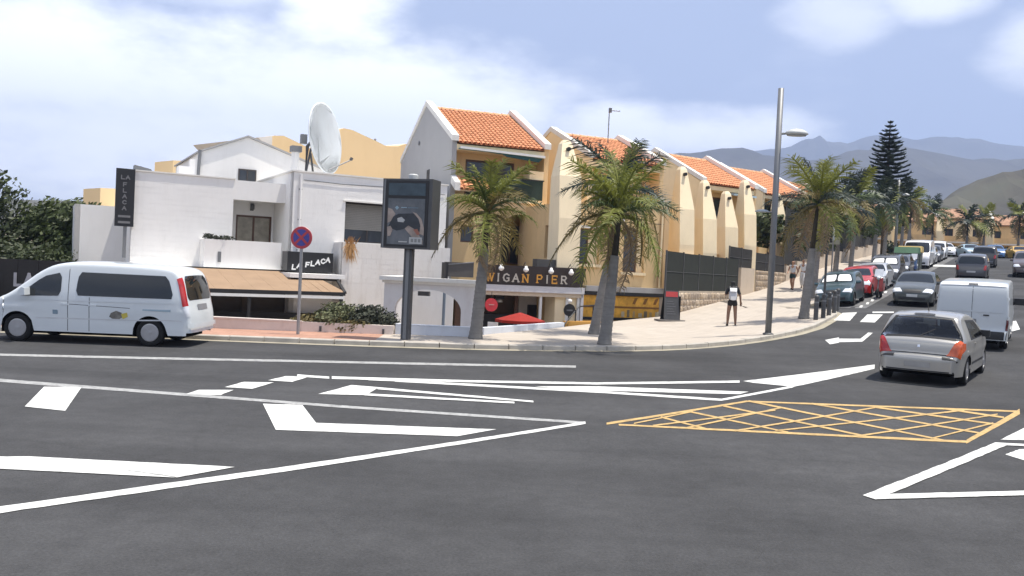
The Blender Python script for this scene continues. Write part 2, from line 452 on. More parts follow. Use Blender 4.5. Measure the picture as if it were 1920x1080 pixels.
# kerb line: straight along the near road, round the corner, then up the street
KERB = [(-70, 22.7), (-40, 22.7), (-20, 22.7), (-6.9, 22.7), (-3.5, 22.72), (-0.75, 22.82), (1.0, 23.08), (2.5, 23.52), (3.9, 24.15), (5.2, 24.98),
        (6.5, 26.0), (7.7, 27.15), (9.3, 29.0), (10.76, 31.15)] + [uv(37.4, -6.42), uv(38.6, -6.7), uv(39.6, -8.3)] + [uv(u, -8.5) for u in (41, 50, 58, 66, 74, 84, 98)]
BACK = [(-70, 24.62), (-40, 24.62), (-20, 24.62), (-6.9, 24.62), (-3.5, 24.62), (-1.6, 24.7), (-0.5, 26.3), (1.2, 30.0), (2.7, 33.3), (4.6, 35.6),
        (6.25, 37.15), (7.5, 39.3), (9.2, 42.3), (11.0, 45.9)] + [uv(43.5, -13.2), uv(45.5, -13.2), uv(47, -13.2)] + [uv(u, -13.2) for u in (49, 54, 60, 67, 75, 85, 99)]
def poly_dist(px, py, pl):
    """signed distance to the kerb polyline, positive on the road side (right of travel)."""
    best = 1e9; sg = 1
    for (ax_, ay_), (bx, by) in zip(pl[:-1], pl[1:]):
        dx, dy = bx - ax_, by - ay_
        t = max(0, min(1, ((px - ax_) * dx + (py - ay_) * dy) / (dx * dx + dy * dy)))
        qx, qy = ax_ + dx * t, ay_ + dy * t
        d = math.hypot(px - qx, py - qy)
        if d < best:
            best = d
            sg = 1 if dx * (py - ay_) - dy * (px - ax_) < 0 else -1
    return sg * best
rm = MB()
xs = [-72 + 1.5 * i for i in range(128)]
ys = [-12 + 1.5 * i for i in range(80)]
Z = {}
keep = {}
for i, x in enumerate(xs):
    for j, y in enumerate(ys):
        u = 0.5 * x + 0.866 * y
        keep[i, j] = poly_dist(x, y, KERB) > -2.0 or u > 99
        Z[i, j] = terr(x, y)
idx = {}
def vid(i, j):
    if (i, j) not in idx:
        idx[i, j] = len(rm.v); rm.v.append((xs[i], ys[j], Z[i, j]))
    return idx[i, j]
for i in range(len(xs) - 1):
    for j in range(len(ys) - 1):
        if keep[i, j] and keep[i + 1, j] and keep[i, j + 1] and keep[i + 1, j + 1]:
            rm.f.append((vid(i, j), vid(i + 1, j), vid(i + 1, j + 1), vid(i, j + 1)))
road = rm.build('road', M_ASPH, smooth=True, kind='structure')

# painted markings, each its own piece of the road
def strip(q, lift, step=0.16):
    a, b, c, d = [Vector(p) for p in q]
    n = max(1, int(max((b - a).length, (c - d).length) / step))
    rows = []; rg = random.Random(int(a.x * 100))
    for k in range(n + 1):
        t = k / n
        p, r = a.lerp(b, t), d.lerp(c, t)
        e = (r - p).normalized() if (r - p).length > 1e-4 else Vector((0, 0))
        p = p + e * rg.uniform(-0.012, 0.006); r = r - e * rg.uniform(-0.012, 0.006)
        rows.append([(w.x, w.y, terr(w.x, w.y) + lift) for w in (r, p)])
    return rows
NAMES = {'lane_line': 'lane_line', 'edge_line': 'edge_line', 'hatch_bar': 'hatch_bar', 'dash': 'road_dash', 'arrow_a': 'hatch_bar', 'island_line': 'island_line',
         'arrow_b': 'turn_arrow', 'stop_dash': 'road_dash', 'dot': 'road_dot', 'far_line': 'stop_line', 'give_way': 'edge_line', 'yellow': 'box_junction_line'}
k = 0
for key, quads in MARKS.items():
    for qi, q in enumerate(quads):
        m = M_YLINE if key == 'yellow' else (M_FLINE if key == 'lane_line' or (key == 'edge_line' and qi < 3) else M_WLINE)
        k += 1
        MB().grid(strip(q, 0.005 + 0.0003 * (k % 24))).build(NAMES[key], m, road)

# pavement slab, split where its colour changes
def pave(name, m, i0, i1, lift=0.12):
    rows = []
    for i in range(i0, i1):
        n = max(1, int((Vector(KERB[i + 1]) - Vector(KERB[i])).length / 1.2))
        for k in range(n + (1 if i == i1 - 1 else 0)):
            t = k / n
            a = Vector(KERB[i]).lerp(Vector(KERB[i + 1]), t); b = Vector(BACK[i]).lerp(Vector(BACK[i + 1]), t)
            d = (b - a).normalized()
            a = a + d * 0.16; b = b + d * 0.1
            row = []
            for j in range(9):
                p = a.lerp(b, j / 8)
                row.append((p.x, p.y, terr(p.x, p.y) + lift))
            rows.append(row)
    return MB().grid(rows).build(name, m, smooth=True, kind='structure')
pave('pink_pavement', M_PINK, 0, 4)
pavement = pave('pavement', M_PAVE, 4, len(KERB) - 1)

# kerb stones one by one along the part of the kerb that is seen, farther on as one run
def along(pl, step, s0=0.0, s1=1e9):
    pts = []; s = 0; nxt = s0
    for a, b in zip(pl[:-1], pl[1:]):
        a, b = Vector(a), Vector(b); L = (b - a).length
        while nxt <= s + L and nxt <= s1:
            pts.append(a.lerp(b, (nxt - s) / L)); nxt += step
        s += L
    return pts
kerb = link('kerb', None, None, kind='structure')
kp = along(KERB, 0.9, 52.0, 125.0)
def kerb_piece(a, b, name, parent, gap=0.012):
    d = (b - a); L = d.length; d.normalize(); nrm = Vector((-d.y, d.x))
    a = a + d * gap; b = b - d * gap
    rj = random.uniform(-0.004, 0.004)
    ring = []
    for off, z in ((0.0, -0.1), (0.0, 0.105), (0.02, 0.125), (0.16, 0.128), (0.16, -0.1)):
        p = a + nrm * off
        ring.append((p.x, p.y, terr(p.x, p.y) + z + rj))
    q = []
    for off, z in ((0.0, -0.1), (0.0, 0.105), (0.02, 0.125), (0.16, 0.128), (0.16, -0.1)):
        p = b + nrm * off
        q.append((p.x, p.y, terr(p.x, p.y) + z + rj))
    mb = MB(); n = 5
    mb.v = ring + q
    mb.f = [tuple(range(n - 1, -1, -1)), tuple(range(n, 2 * n))] + [(i, (i + 1) % n, n + (i + 1) % n, n + i) for i in range(n)]
    return mb.build(name, M_KERB, parent, fix=True)
for a, b in zip(kp[:-1], kp[1:]):
    kerb_piece(a, b, 'kerb_stone', kerb)
# gutter: a pale strip of concrete along the kerb
gp = along(KERB, 0.8, 40.0, 150.0)
rows = []
for i in range(len(gp) - 1):
    d = (gp[i + 1] - gp[i]).normalized(); nrm = Vector((d.y, -d.x))
    rows.append([(q.x, q.y, terr(q.x, q.y) + 0.005) for q in (gp[i] + nrm * 0.26, gp[i] + nrm * -0.02)])
MB().grid(rows).build('gutter', M_GUT, smooth=True, kind='structure')
# paler parking lane beside the dotted line
rows = []
for i in range(40):
    u = 41 + i * 1.4
    rows.append([(*uv(u, v), terr(*uv(u, v)) + 0.005) for v in (-5.9, -6.8, -7.6, -8.45)])
MB().grid(rows).build('parking_lane', M_ASPH2, smooth=True, kind='structure')
# sunk terrace of the two bars and garden ground behind the walls
tf = MB()
tf.quad((-30, 24.9, -0.9), (-1.75, 24.9, -0.9), (-1.2, 27, -0.9), (-30, 27, -0.9))
tf.quad((-30, 27, -0.9), (-1.2, 27, -0.9), (4.0, 38.5, -0.9), (-30, 38.5, -0.9))
tf.quad((-30, 38.5, -0.9), (4.0, 38.5, -0.9), (4.0, 60, -0.9), (-30, 60, -0.9))
tf.build('terrace_floor', M_TERR, kind='structure')
# ------------------------------------------------------------------ building helpers
def wall(mb, o, U, inn, L, z0, z1, holes=(), reveal=0.18, back=True):
    """Vertical wall from o along U (unit), inward normal inn; holes (s0,s1,z0,z1) are cut through with reveals."""
    o, U, inn = Vector(o), Vector(U), Vector(inn)
    ss = sorted({0.0, L, *[h[0] for h in holes], *[h[1] for h in holes]})
    zz = sorted({z0, z1, *[h[2] for h in holes], *[h[3] for h in holes]})
    ss = [s for s in ss if 0 <= s <= L]; zz = [z for z in zz if z0 <= z <= z1]
    P = lambda s, z, d=0: o + U * s + inn * d + Vector((0, 0, z))
    for a, b in zip(ss[:-1], ss[1:]):
        for c, d in zip(zz[:-1], zz[1:]):
            m, n = (a + b) / 2, (c + d) / 2
            if any(h[0] < m < h[1] and h[2] < n < h[3] for h in holes):
                continue
            mb.quad(P(a, c), P(b, c), P(b, d), P(a, d))
            if back:
                mb.quad(P(b, c, reveal), P(a, c, reveal), P(a, d, reveal), P(b, d, reveal))
    for a, b, c, d in holes:
        mb.quad(P(a, c), P(a, d), P(a, d, reveal), P(a, c, reveal))
        mb.quad(P(b, d), P(b, c), P(b, c, reveal), P(b, d, reveal))
        mb.quad(P(a, d), P(b, d), P(b, d, reveal), P(a, d, reveal))
        if c > z0 + 0.01:
            mb.quad(P(b, c), P(a, c), P(a, c, reveal), P(b, c, reveal))
    if back:
        mb.quad(P(0, z1), P(L, z1), P(L, z1, reveal), P(0, z1, reveal))
        mb.quad(P(0, z0), P(0, z1), P(0, z1, reveal), P(0, z0, reveal))
        mb.quad(P(L, z1), P(L, z0), P(L, z0, reveal), P(L, z1, reveal))
    return mb

def arch_wall(mb, x0, x1, ya, yb, z0, z1, a0, a1, spring, top, sill, n=16):
    """Wall in the local xz plane between y=ya..yb with one arched opening a0..a1."""
    if sill > z0:
        mb.box(a0, a1, ya, yb, z0, sill)
    mb.box(x0, a0, ya, yb, z0, z1)
    mb.box(a1, x1, ya, yb, z0, z1)
    def zt(x):
        t = (x - (a0 + a1) / 2) / ((a1 - a0) / 2)
        return spring + (top - spring) * math.sqrt(max(0, 1 - t * t))
    for k in range(n):
        xa = a0 + (a1 - a0) * (0.5 - 0.5 * math.cos(math.pi * k / n)); xb = a0 + (a1 - a0) * (0.5 - 0.5 * math.cos(math.pi * (k + 1) / n))
        za, zb = zt(xa), zt(xb)
        mb.quad((xa, ya, za), (xb, ya, zb), (xb, ya, z1), (xa, ya, z1))
        mb.quad((xb, yb, zb), (xa, yb, za), (xa, yb, z1), (xb, yb, z1))
        mb.quad((xb, ya, zb), (xa, ya, za), (xa, yb, za), (xb, yb, zb))
        mb.quad((xa, ya, z1), (xb, ya, z1), (xb, yb, z1), (xa, yb, z1))
    return mb

def blocks(o, U, out_n, L, z0, z1, holes=(), bw=0.4, bh=0.2, gap=0.007, proud=0.003):
    """Courses of painted concrete block standing proud of a wall face: one mesh of many."""
    o, U, out_n = Vector(o), Vector(U), Vector(out_n)
    mb = MB(); r = 0; z = z0
    rnd = random.Random(int(L * 100))
    while z < z1 - 0.02:
        ze = min(z + bh, z1)
        s = -bw * 0.5 * (r % 2)
        while s < L - 0.02:
            a, b = max(s, 0), min(s + bw, L)
            if b - a > 0.05 and not any(h[0] < b - 0.005 and h[1] > a + 0.005 and h[2] < ze - 0.005 and h[3] > z + 0.005 for h in holes):
                p = proud + rnd.uniform(-0.0015, 0.002)
                A, B, C, D = [o + U * q + Vector((0, 0, w)) for q, w in ((a + gap / 2, z + gap / 2), (b - gap / 2, z + gap / 2), (b - gap / 2, ze - gap / 2), (a + gap / 2, ze - gap / 2))]
                E_ = [q + out_n * p for q in (A, B, C, D)]
                mb.quad(*E_)
                mb.quad(A, B, E_[1], E_[0]); mb.quad(B, C, E_[2], E_[1]); mb.quad(C, D, E_[3], E_[2]); mb.quad(D, A, E_[0], E_[3])
            s += bw
        z += bh; r += 1
    return mb

def window(parent, x0, x1, z0, z1, y, panes=2, glass=None, frame_m=None, fw=0.06, shut=0.0, name='window', mid_z=None):
    """Framed window in the local xz plane, facing -y: frame > panes (and a lowered shutter)."""
    fm = MB()
    fm.box(x0, x1, y, y + 0.06, z0, z0 + fw).box(x0, x1, y, y + 0.06, z1 - fw, z1)
    fm.box(x0, x0 + fw, y, y + 0.06, z0 + fw, z1 - fw).box(x1 - fw, x1, y, y + 0.06, z0 + fw, z1 - fw)
    for k in range(1, panes):
        xm = x0 + (x1 - x0) * k / panes
        fm.box(xm - fw * 0.5, xm + fw * 0.5, y + 0.002, y + 0.058, z0 + fw, z1 - fw)
    w = fm.build(name, frame_m or M_DFRAME, parent)
    for k in range(panes):
        a = x0 + (x1 - x0) * k / panes + fw * 0.5; b = x0 + (x1 - x0) * (k + 1) / panes - fw * 0.5
        MB().box(a, b, y + 0.022, y + 0.034, z0 + fw * 0.6, z1 - fw * 0.6).build('pane', glass or M_GLASS, w)
    if shut > 0:
        n = max(3, int((z1 - z0) * shut / 0.07)); sh = MB()
        for k in range(n):
            zt = z1 - fw - k * 0.07
            sh.box(x0 + fw, x1 - fw, y - 0.012, y + 0.012, zt - 0.064, zt)
        sh.build('shutter', M_SHUT, w)
    return w

M_WHITE = mat('white wall paint', (0.80, 0.785, 0.755), 0.85, 0.035, 0.7, 0.25, 55, spec=0.2, stain=(0.56, 0.53, 0.48), stain_amt=0.2, stain_scale=(1.6, 1.6, 0.3))
M_WHITE2 = mat('warm white wall paint', (0.74, 0.71, 0.67), 0.85, 0.05, 0.8, 0.2, 45, spec=0.2, stain=(0.48, 0.42, 0.36), stain_amt=0.5, stain_scale=(0.8, 0.8, 0.12))
M_SHADEW = mat('shaded white gable paint', (0.38, 0.375, 0.37), 0.85, 0.04, 0.8, 0.2, 45, spec=0.2, stain=(0.36, 0.36, 0.36), stain_amt=0.4, stain_scale=(0.8, 0.8, 0.10))  # white wall; its shade is put into this grey base colour
M_YEL = mat('yellow ochre render', (0.72, 0.515, 0.275), 0.9, 0.06, 0.8, 0.25, 40, spec=0.15, stain=(0.48, 0.33, 0.18), stain_amt=0.45, stain_scale=(0.8, 0.8, 0.12))
M_YELP = mat('pale yellow render', (0.86, 0.695, 0.44), 0.9, 0.05, 0.8, 0.25, 40, spec=0.15, stain=(0.55, 0.42, 0.26), stain_amt=0.35, stain_scale=(0.8, 0.8, 0.12))
M_ORNG = mat('orange ochre render', (0.62, 0.33, 0.09), 0.9, 0.08, 0.8, spec=0.15)
M_TILE = mat('terracotta roof tile', (0.58, 0.245, 0.12), 0.85, 0.22, 5.0, spec=0.2, col2=(0.62, 0.29, 0.15), stain=(0.42, 0.17, 0.08), stain_amt=0.4, stain_scale=(0.6, 0.6, 0.6))
M_RIDGE = mat('pale ridge tile', (0.68, 0.42, 0.24), 0.85, 0.2, 5.0, spec=0.2)
M_COPE = mat('white coping', (0.74, 0.72, 0.67), 0.85, 0.05, 1.5, spec=0.2, stain=(0.5, 0.46, 0.4), stain_amt=0.4, stain_scale=(0.9, 0.9, 0.4))
M_DFRAME = mat('dark window frame', (0.05, 0.04, 0.035), 0.5, 0.1, 5)
M_BFRAME = mat('brown wood frame', (0.10, 0.05, 0.03), 0.6, 0.15, 8)
M_GLASS = mat('dark window glass', (0.035, 0.04, 0.045), 0.08, 0.1, 2, spec=0.7)
M_CURT = mat('curtained window glass', (0.30, 0.27, 0.21), 0.25, 0.25, 3, spec=0.6)
M_SHUT = mat('grey roller shutter', (0.23, 0.22, 0.20), 0.6, 0.06, 3)
M_BLACK = mat('black paint', (0.013, 0.013, 0.014), 0.55, 0.1, 4)
M_SIGNB = mat('black sign board', (0.012, 0.012, 0.013), 0.4, 0.1, 4)
M_LETW = mat('white lettering', (0.72, 0.72, 0.70), 0.6, 0.04, 6)
M_LETG = mat('faded grey lettering', (0.16, 0.16, 0.165), 0.7, 0.1, 6)
M_GOLD = mat('gold lettering', (0.62, 0.30, 0.05), 0.45, 0.2, 6, metal=0.2)
M_SILV = mat('silver lettering', (0.50, 0.46, 0.40), 0.4, 0.2, 6, metal=0.3)
M_AWN = mat('tan awning cloth', (0.31, 0.215, 0.14), 0.9, 0.08, 1.2, spec=0.1, stain=(0.27, 0.185, 0.12), stain_amt=0.6, stain_scale=(0.4, 0.4, 0.4))
M_DGREY = mat('dark grey metal', (0.075, 0.076, 0.078), 0.5, 0.08, 4, metal=0.2)
M_GREY = mat('grey painted steel', (0.19, 0.195, 0.2), 0.5, 0.08, 2, metal=0.3)
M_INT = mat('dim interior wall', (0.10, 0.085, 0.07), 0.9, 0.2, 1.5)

# stroke lettering: every glyph is a few straight bars in a unit cell
GLY = {'A': [(0, 0, .5, 1), (.5, 1, 1, 0), (.22, .38, .78, .38)], 'C': [(.95, .82, .6, 1), (.6, 1, .2, .85), (.2, .85, .05, .5), (.05, .5, .2, .15), (.2, .15, .6, 0), (.6, 0, .95, .18)],
       'E': [(.1, 0, .1, 1), (.1, 1, .9, 1), (.1, .52, .75, .52), (.1, 0, .9, 0)], 'F': [(.1, 0, .1, 1), (.1, 1, .9, 1), (.1, .52, .75, .52)],
       'G': [(.95, .82, .6, 1), (.6, 1, .2, .85), (.2, .85, .05, .5), (.05, .5, .2, .15), (.2, .15, .6, 0), (.6, 0, .95, .12), (.95, .12, .95, .45), (.95, .45, .65, .45)],
       'I': [(.5, 0, .5, 1)], 'L': [(.12, 1, .12, 0), (.12, 0, .9, 0)], 'N': [(.08, 0, .08, 1), (.08, 1, .92, 0), (.92, 0, .92, 1)],
       'P': [(.1, 0, .1, 1), (.1, 1, .7, 1), (.7, 1, .92, .78), (.92, .78, .7, .5), (.7, .5, .1, .5)],
       'R': [(.1, 0, .1, 1), (.1, 1, .7, 1), (.7, 1, .92, .78), (.92, .78, .7, .52), (.7, .52, .1, .52), (.45, .52, .95, 0)],
       'W': [(0, 1, .26, 0), (.26, 0, .5, .9), (.5, .9, .74, 0), (.74, 0, 1, 1)]}
SERIF = {'I': [(.2, 0, .8, 0), (.2, 1, .8, 1)], 'N': [(-.1, 0, .28, 0), (.72, 1, 1.1, 1), (-.1, 1, .15, 1)], 'W': [(-.15, 1, .2, 1), (.35, .95, .6, .95), (.8, 1, 1.15, 1)],
         'A': [(-.15, 0, .2, 0), (.8, 0, 1.15, 0)], 'P': [(-.08, 0, .32, 0)], 'R': [(-.08, 0, .32, 0), (.8, 0, 1.1, 0)], 'E': [(.9, 1, .9, .82), (.9, 0, .9, .2)], 'G': [], 'L': [], 'C': [], 'F': []}
def glyph(ch, x, z, w, h, y, thick, deep=0.012, serif=False, skew=0.0):
    mb = MB(); n = 0
    segs = [(s, thick) for s in GLY[ch]] + ([(s, thick * 0.55) for s in SERIF[ch]] if serif else [])
    for (a, b, c, d), th in segs:
        p = Vector((x + a * w + b * h * skew, 0, z + b * h)); q = Vector((x + c * w + d * h * skew, 0, z + d * h))
        u = (q - p).normalized(); nn = Vector((-u.z, 0, u.x)) * th / 2; e = u * th * 0.4
        yy = y - 0.0012 * n; n += 1
        ring = [p - e - nn, q + e - nn, q + e + nn, p - e + nn]
        mb.prism([(r.x, yy, r.z) for r in ring], (0, deep, 0))
    return mb
def lettering(parent, text, x, z, w, h, gap, y, thick, ms, serif=False, slope=0.0, skew=0.0, name='letter'):
    for i, ch in enumerate(text):
        if ch == ' ':
            x += w * 0.8; continue
        ww = w * (0.35 if ch == 'I' else 1.15 if ch == 'W' else 1.0)
        glyph(ch, x, z, ww, h, y, thick, serif=serif, skew=skew).build(name, ms[i % len(ms)], parent, fix=False)
        x += ww + gap; z += (ww + gap) * slope

# ------------------------------------------------------------------ white bar building
WB = thing('white_bar_building', 'white painted block building with flat roofs and a tan awning over a dark bar', 'building', (-8.8, 35.0, 0), R(28))
W_ = M_WHITE
# right block: window recess above a lower front
hR = [(2.14, 4.35, 3.05, 4.68)]
b = wall(MB(), (0, 0, 0), (1, 0, 0), (0, 1, 0), 6.6, -0.9, 5.7, hR, 0.5)
wall(b, (0, 9, 0), (0, -1, 0), (1, 0, 0), 9, -0.9, 5.7, (), 0.2)
wall(b, (6.6, 0, 0), (0, 1, 0), (-1, 0, 0), 9, -0.9, 5.7, (), 0.2)
b.quad((0, 0, 5.35), (6.6, 0, 5.35), (6.6, 9, 5.35), (0, 9, 5.35))
rb = b.build('right_block_wall', W_, WB)
blocks((0, 0, 0), (1, 0, 0), (0, -1, 0), 6.6, 1.9, 5.7, hR).build('wall_block', W_, WB, kind='stuff')
window(WB, 2.14, 4.35, 3.05, 4.68, 0.42, 2, M_GLASS, M_DFRAME, shut=0.66)
MB().box(-0.06, 6.65, -0.05, 0.25, 5.7, 5.76).build('coping', M_COPE, WB)
MB().box(-0.06, 0.22, 0.25, 9, 5.7, 5.76).build('coping', M_COPE, WB)
MB().box(2.05, 4.45, -0.06, 0.5, 4.68, 4.74).build('lintel', M_COPE, WB)
# lower front that stands forward, its top a balcony parapet
b = wall(MB(), (1.73, -1.2, 0), (1, 0, 0), (0, 1, 0), 4.6, -0.9, 3.0, (), 0.2)
wall(b, (1.73, 0, 0), (0, -1, 0), (1, 0, 0), 1.2, -0.9, 3.0, (), 0.2)
b.quad((1.73, -1.2, 2.3), (6.33, -1.2, 2.3), (6.33, 0, 2.3), (1.73, 0, 2.3))
b.build('balcony_front', M_WHITE2, WB, fix=True)
blocks((1.73, -1.2, 0), (1, 0, 0), (0, -1, 0), 4.6, 0.0, 3.0).build('wall_block', M_WHITE2, WB, kind='stuff')
# left block
b = wall(MB(), (-5.75, 1.2, 0), (1, 0, 0), (0, 1, 0), 3.7, -0.9, 5.28, (), 0.2)
wall(b, (-5.75, 9, 0), (0, -1, 0), (1, 0, 0), 7.8, -0.9, 5.28, (), 0.2)
wall(b, (-2.05, 1.4, 0), (0, 1, 0), (-1, 0, 0), 7.6, -0.9, 5.28, (), 0.2)
b.quad((-5.75, 1.2, 5.0), (-2.05, 1.2, 5.0), (-2.05, 9, 5.0), (-5.75, 9, 5.0))
b.build('left_block_wall', W_, WB)
blocks((-5.75, 1.2, 0), (1, 0, 0), (0, -1, 0), 3.7, 1.5, 5.28).build('wall_block', W_, WB, kind='stuff')
MB().box(-5.8, -2.0, 1.15, 1.45, 5.28, 5.33).build('coping', M_COPE, WB)
# recessed middle bay: window wall, roof parapet, balcony
b = wall(MB(), (-2.05, 3.2, 0), (1, 0, 0), (0, 1, 0), 2.05, -0.9, 5.25, [(0.5, 1.98, 2.75, 4.0)], 0.15)
b.quad((-2.05, 1.3, 4.55), (0, 1.3, 4.55), (0, 3.2, 4.55), (-2.05, 3.2, 4.55))
b.build('recess_wall', W_, WB)
window(WB, -1.55, -0.07, 2.75, 4.0, 3.28, 2, M_CURT, M_BFRAME, fw=0.08)
MB().box(-2.04, 0.0, 1.25, 1.45, 4.5, 5.27).build('roof_parapet', W_, WB)
MB().box(-3.25, -0.35, 0.1, 0.3, 1.78, 2.86).box(-3.25, -3.05, 0.3, 1.2, 1.78, 2.86).box(-3.05, 0.0, 0.3, 3.2, 1.78, 1.95).build('balcony', W_, WB)
MB().box(-0.99, -0.87, 3.08, 3.2, 4.2, 4.5).box(-1.01, -0.85, 3.02, 3.08, 4.25, 4.45).build('wall_lamp', M_DGREY, WB)
MB().box(-2.75, -2.63, 0.07, 0.1, 2.0, 2.4).build('vent_cover', M_GREY, WB)
# lower left wing
b = wall(MB(), (-7.6, 3.5, 0), (1, 0, 0), (0, 1, 0), 2.0, -0.9, 4.0, (), 0.2)
wall(b, (-7.6, 9, 0), (0, -1, 0), (1, 0, 0), 5.5, -0.9, 4.0, (), 0.2)
b.quad((-7.6, 3.5, 3.9), (-5.6, 3.5, 3.9), (-5.6, 9, 3.9), (-7.6, 9, 3.9))
b.build('side_wing', W_, WB)
# ground floor bar: dark opening, tan awning on black beams, white valance
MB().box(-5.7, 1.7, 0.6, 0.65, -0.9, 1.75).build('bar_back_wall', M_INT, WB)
MB().box(-5.9, 1.72, -0.32, 3.2, 1.66, 1.78).build('floor_slab', W_, WB)
n = 9
for k in range(n):          # awning cloth sewn from lengths
    x0 = -6.2 + 6.0 * k / n; x1 = -6.2 + 6.0 * (k + 1) / n - 0.004
    a = MB()
    a.prism([(x0, -0.35, 1.74), (x1, -0.35, 1.74), (x1 + 0.02, -4.2, 1.12), (x0 + 0.02, -4.2, 1.12)], (0, 0, 0.02))
    a.build('awning_panel', M_AWN, WB, fix=True)
for k in range(3):
    x0 = -0.2 + 0.95 * k / 3; x1 = -0.2 + 0.95 * (k + 1) / 3 - 0.012
    MB().prism([(x0, -1.9, 1.50), (x1, -1.9, 1.50), (x1 + 0.3, -4.2, 1.10), (x0 + 0.02, -4.2, 1.12)], (0, 0, 0.02)).build('awning_panel', M_AWN, WB, fix=True)
for bx in ((-6.3, 0.95, -4.32, -4.2, 1.02, 1.14), (-6.3, -0.4, -0.42, -0.34, 1.74, 1.80), (-0.25, 1.4, -1.95, -1.87, 1.48, 1.55)):
    MB().box(*bx).build('awning_beam', M_BLACK, WB)
MB().prism([(-0.45, -0.38, 1.74), (-0.35, -0.38, 1.74), (-0.15, -1.9, 1.49), (-0.25, -1.9, 1.49)], (0, 0, 0.07)).build('awning_beam', M_BLACK, WB, fix=True)
MB().prism([(1.30, -1.9, 1.49), (1.4, -1.9, 1.49), (1.02, -4.2, 1.09), (0.92, -4.2, 1.09)], (0, 0, 0.07)).build('awning_beam', M_BLACK, WB, fix=True)
MB().box(-6.3, 0.9, -4.335, -4.32, 0.90, 1.0).build('valance', M_LETW, WB)
for x in (-6.2, -2.4, 0.82):
    MB().box(x - 0.05, x + 0.05, -4.31, -4.21, -0.9, 1.02).build('awning_post', M_BLACK, WB)
MB().box(-5.8, 1.7, -0.5, -0.42, -0.9, 0.15).build('bar_counter', M_BLACK, WB)
MB().box(-1.7, -1.35, 0.5, 0.6, -0.9, 1.2).build('bar_door', mat('dim brown door', (0.09, 0.07, 0.05), 0.7), WB)
MB().box(-0.5, 1.6, -2.1, -0.1, 1.56, 1.72).build('soffit', M_WHITE, WB)
MB().tube([(0.28, -0.06, 1.9), (0.28, -0.06, 5.6)], 0.045, 8).build('drain_pipe', M_WHITE, WB)
for zz in (2.6, 3.8, 5.0):
    MB().box(0.22, 0.34, -0.07, 0.0, zz, zz + 0.04).build('pipe_bracket', M_GREY, WB)
MB().tube([(0.4, -0.03, 5.4), (2.0, -0.03, 5.36), (4.2, -0.03, 5.42), (6.5, -0.03, 5.3)], 0.012, 4).build('cable', M_DGREY, WB)
# rooftop bits: vent hood, chimney, pipes
MB().box(-3.9, -3.3, 3.0, 3.6, 5.28, 5.8).build('roof_hatch', M_WHITE, WB)
MB().prism([(-5.6, 2.4, 5.30), (-4.9, 2.4, 5.30), (-5.0, 2.4, 5.5), (-5.6, 2.4, 5.62)], (0, 0.6, 0)).build('roof_vent', M_GREY, WB, fix=True)
MB().tube([(0.62, 2.4, 5.35), (0.62, 2.4, 6.75)], 0.17, 10).build('chimney', M_WHITE, WB)
MB().box(0.42, 0.84, 2.2, 2.62, 6.75, 7.0).build('chimney_cap', M_GREY, WB)

# sign box over the bar
SB = thing('bar_sign_box', 'black sign box with slanted white letters over the white bar', 'sign', (-8.8, 35.0, 0), R(28))
MB().box(-0.34, 1.46, -0.9, -0.05, 1.77, 2.54).build('box_body', M_SIGNB, SB)
lettering(SB, 'LA FLACA', -0.16, 1.86, 0.155, 0.17, 0.045, -0.915, 0.05, [M_LETW], slope=0.27, skew=0.1)

# upright hanging sign on the left corner
VS = thing('upright_sign', 'tall narrow black sign with stacked faded letters on the corner of the white building', 'sign', (-8.8, 35.0, 0), R(28))
MB().box(-6.33, -5.68, 1.0, 1.18, 3.17, 5.32).build('sign_board', M_SIGNB, VS)
MB().box(-6.02, -5.9, 1.05, 1.15, 2.0, 3.17).build('bracket', M_GREY, VS)
for txt, zz in (('LA', 4.93), ('F', 4.66), ('L', 4.44), ('A', 4.22), ('C', 4.0), ('A', 3.78)):
    w = 0.13
    lettering(VS, txt, -6.005 - 0.08 * len(txt), zz, w, 0.13, 0.04, 0.988, 0.035, [M_LETG])
MB().box(-6.22, -5.8, 0.988, 1.0, 3.5, 3.58).build('printed_bar', M_LETG, VS)
MB().box(-6.22, -5.8, 0.988, 1.0, 3.28, 3.36).build('printed_bar', M_LETG, VS)

# white gabled house behind
GB = thing('white_gabled_house', 'white gabled house standing behind the flat roof of the bar', 'house', (-8.8, 35.0, 0), R(28))
g = MB()
ring = [(-2.55, 7, -0.9), (3.2, 7, -0.9), (3.2, 7, 6.55), (1.5, 7, 7.12), (-0.45, 7, 7.75), (-2.55, 7, 6.85)]
g.prism(ring, (0, 8, 0))
g.build('gable_wall', M_WHITE, GB, fix=True)
window(GB, -0.83, -0.02, 5.6, 6.28, 6.95, 2, M_GLASS, M_DFRAME)
MB().box(-0.95, 0.1, 6.5, 7.0, 5.3, 5.62).build('window_box', M_WHITE, GB)
MB().box(-2.95, -2.6, 6.9, 7.3, 5.0, 6.5).build('lean_to', M_WHITE, GB)
MB().tube([(-2.62, 6.88, 5.2), (-2.55, 6.88, 6.95)], 0.07, 8).build('flue_pipe', M_GREY, GB)
MB().prism([(-2.65, 6.9, 6.82), (-0.45, 6.9, 7.76), (-0.45, 6.9, 7.84), (-2.65, 6.9, 6.9)], (0, 8.1, 0)).prism([(-0.45, 6.9, 7.76), (1.5, 6.9, 7.13), (3.2, 6.9, 6.56), (3.2, 6.9, 6.64), (1.5, 6.9, 7.21), (-0.45, 6.9, 7.84)], (0, 8.1, 0)).build('roof_edge', M_SHADEW, GB, fix=True)

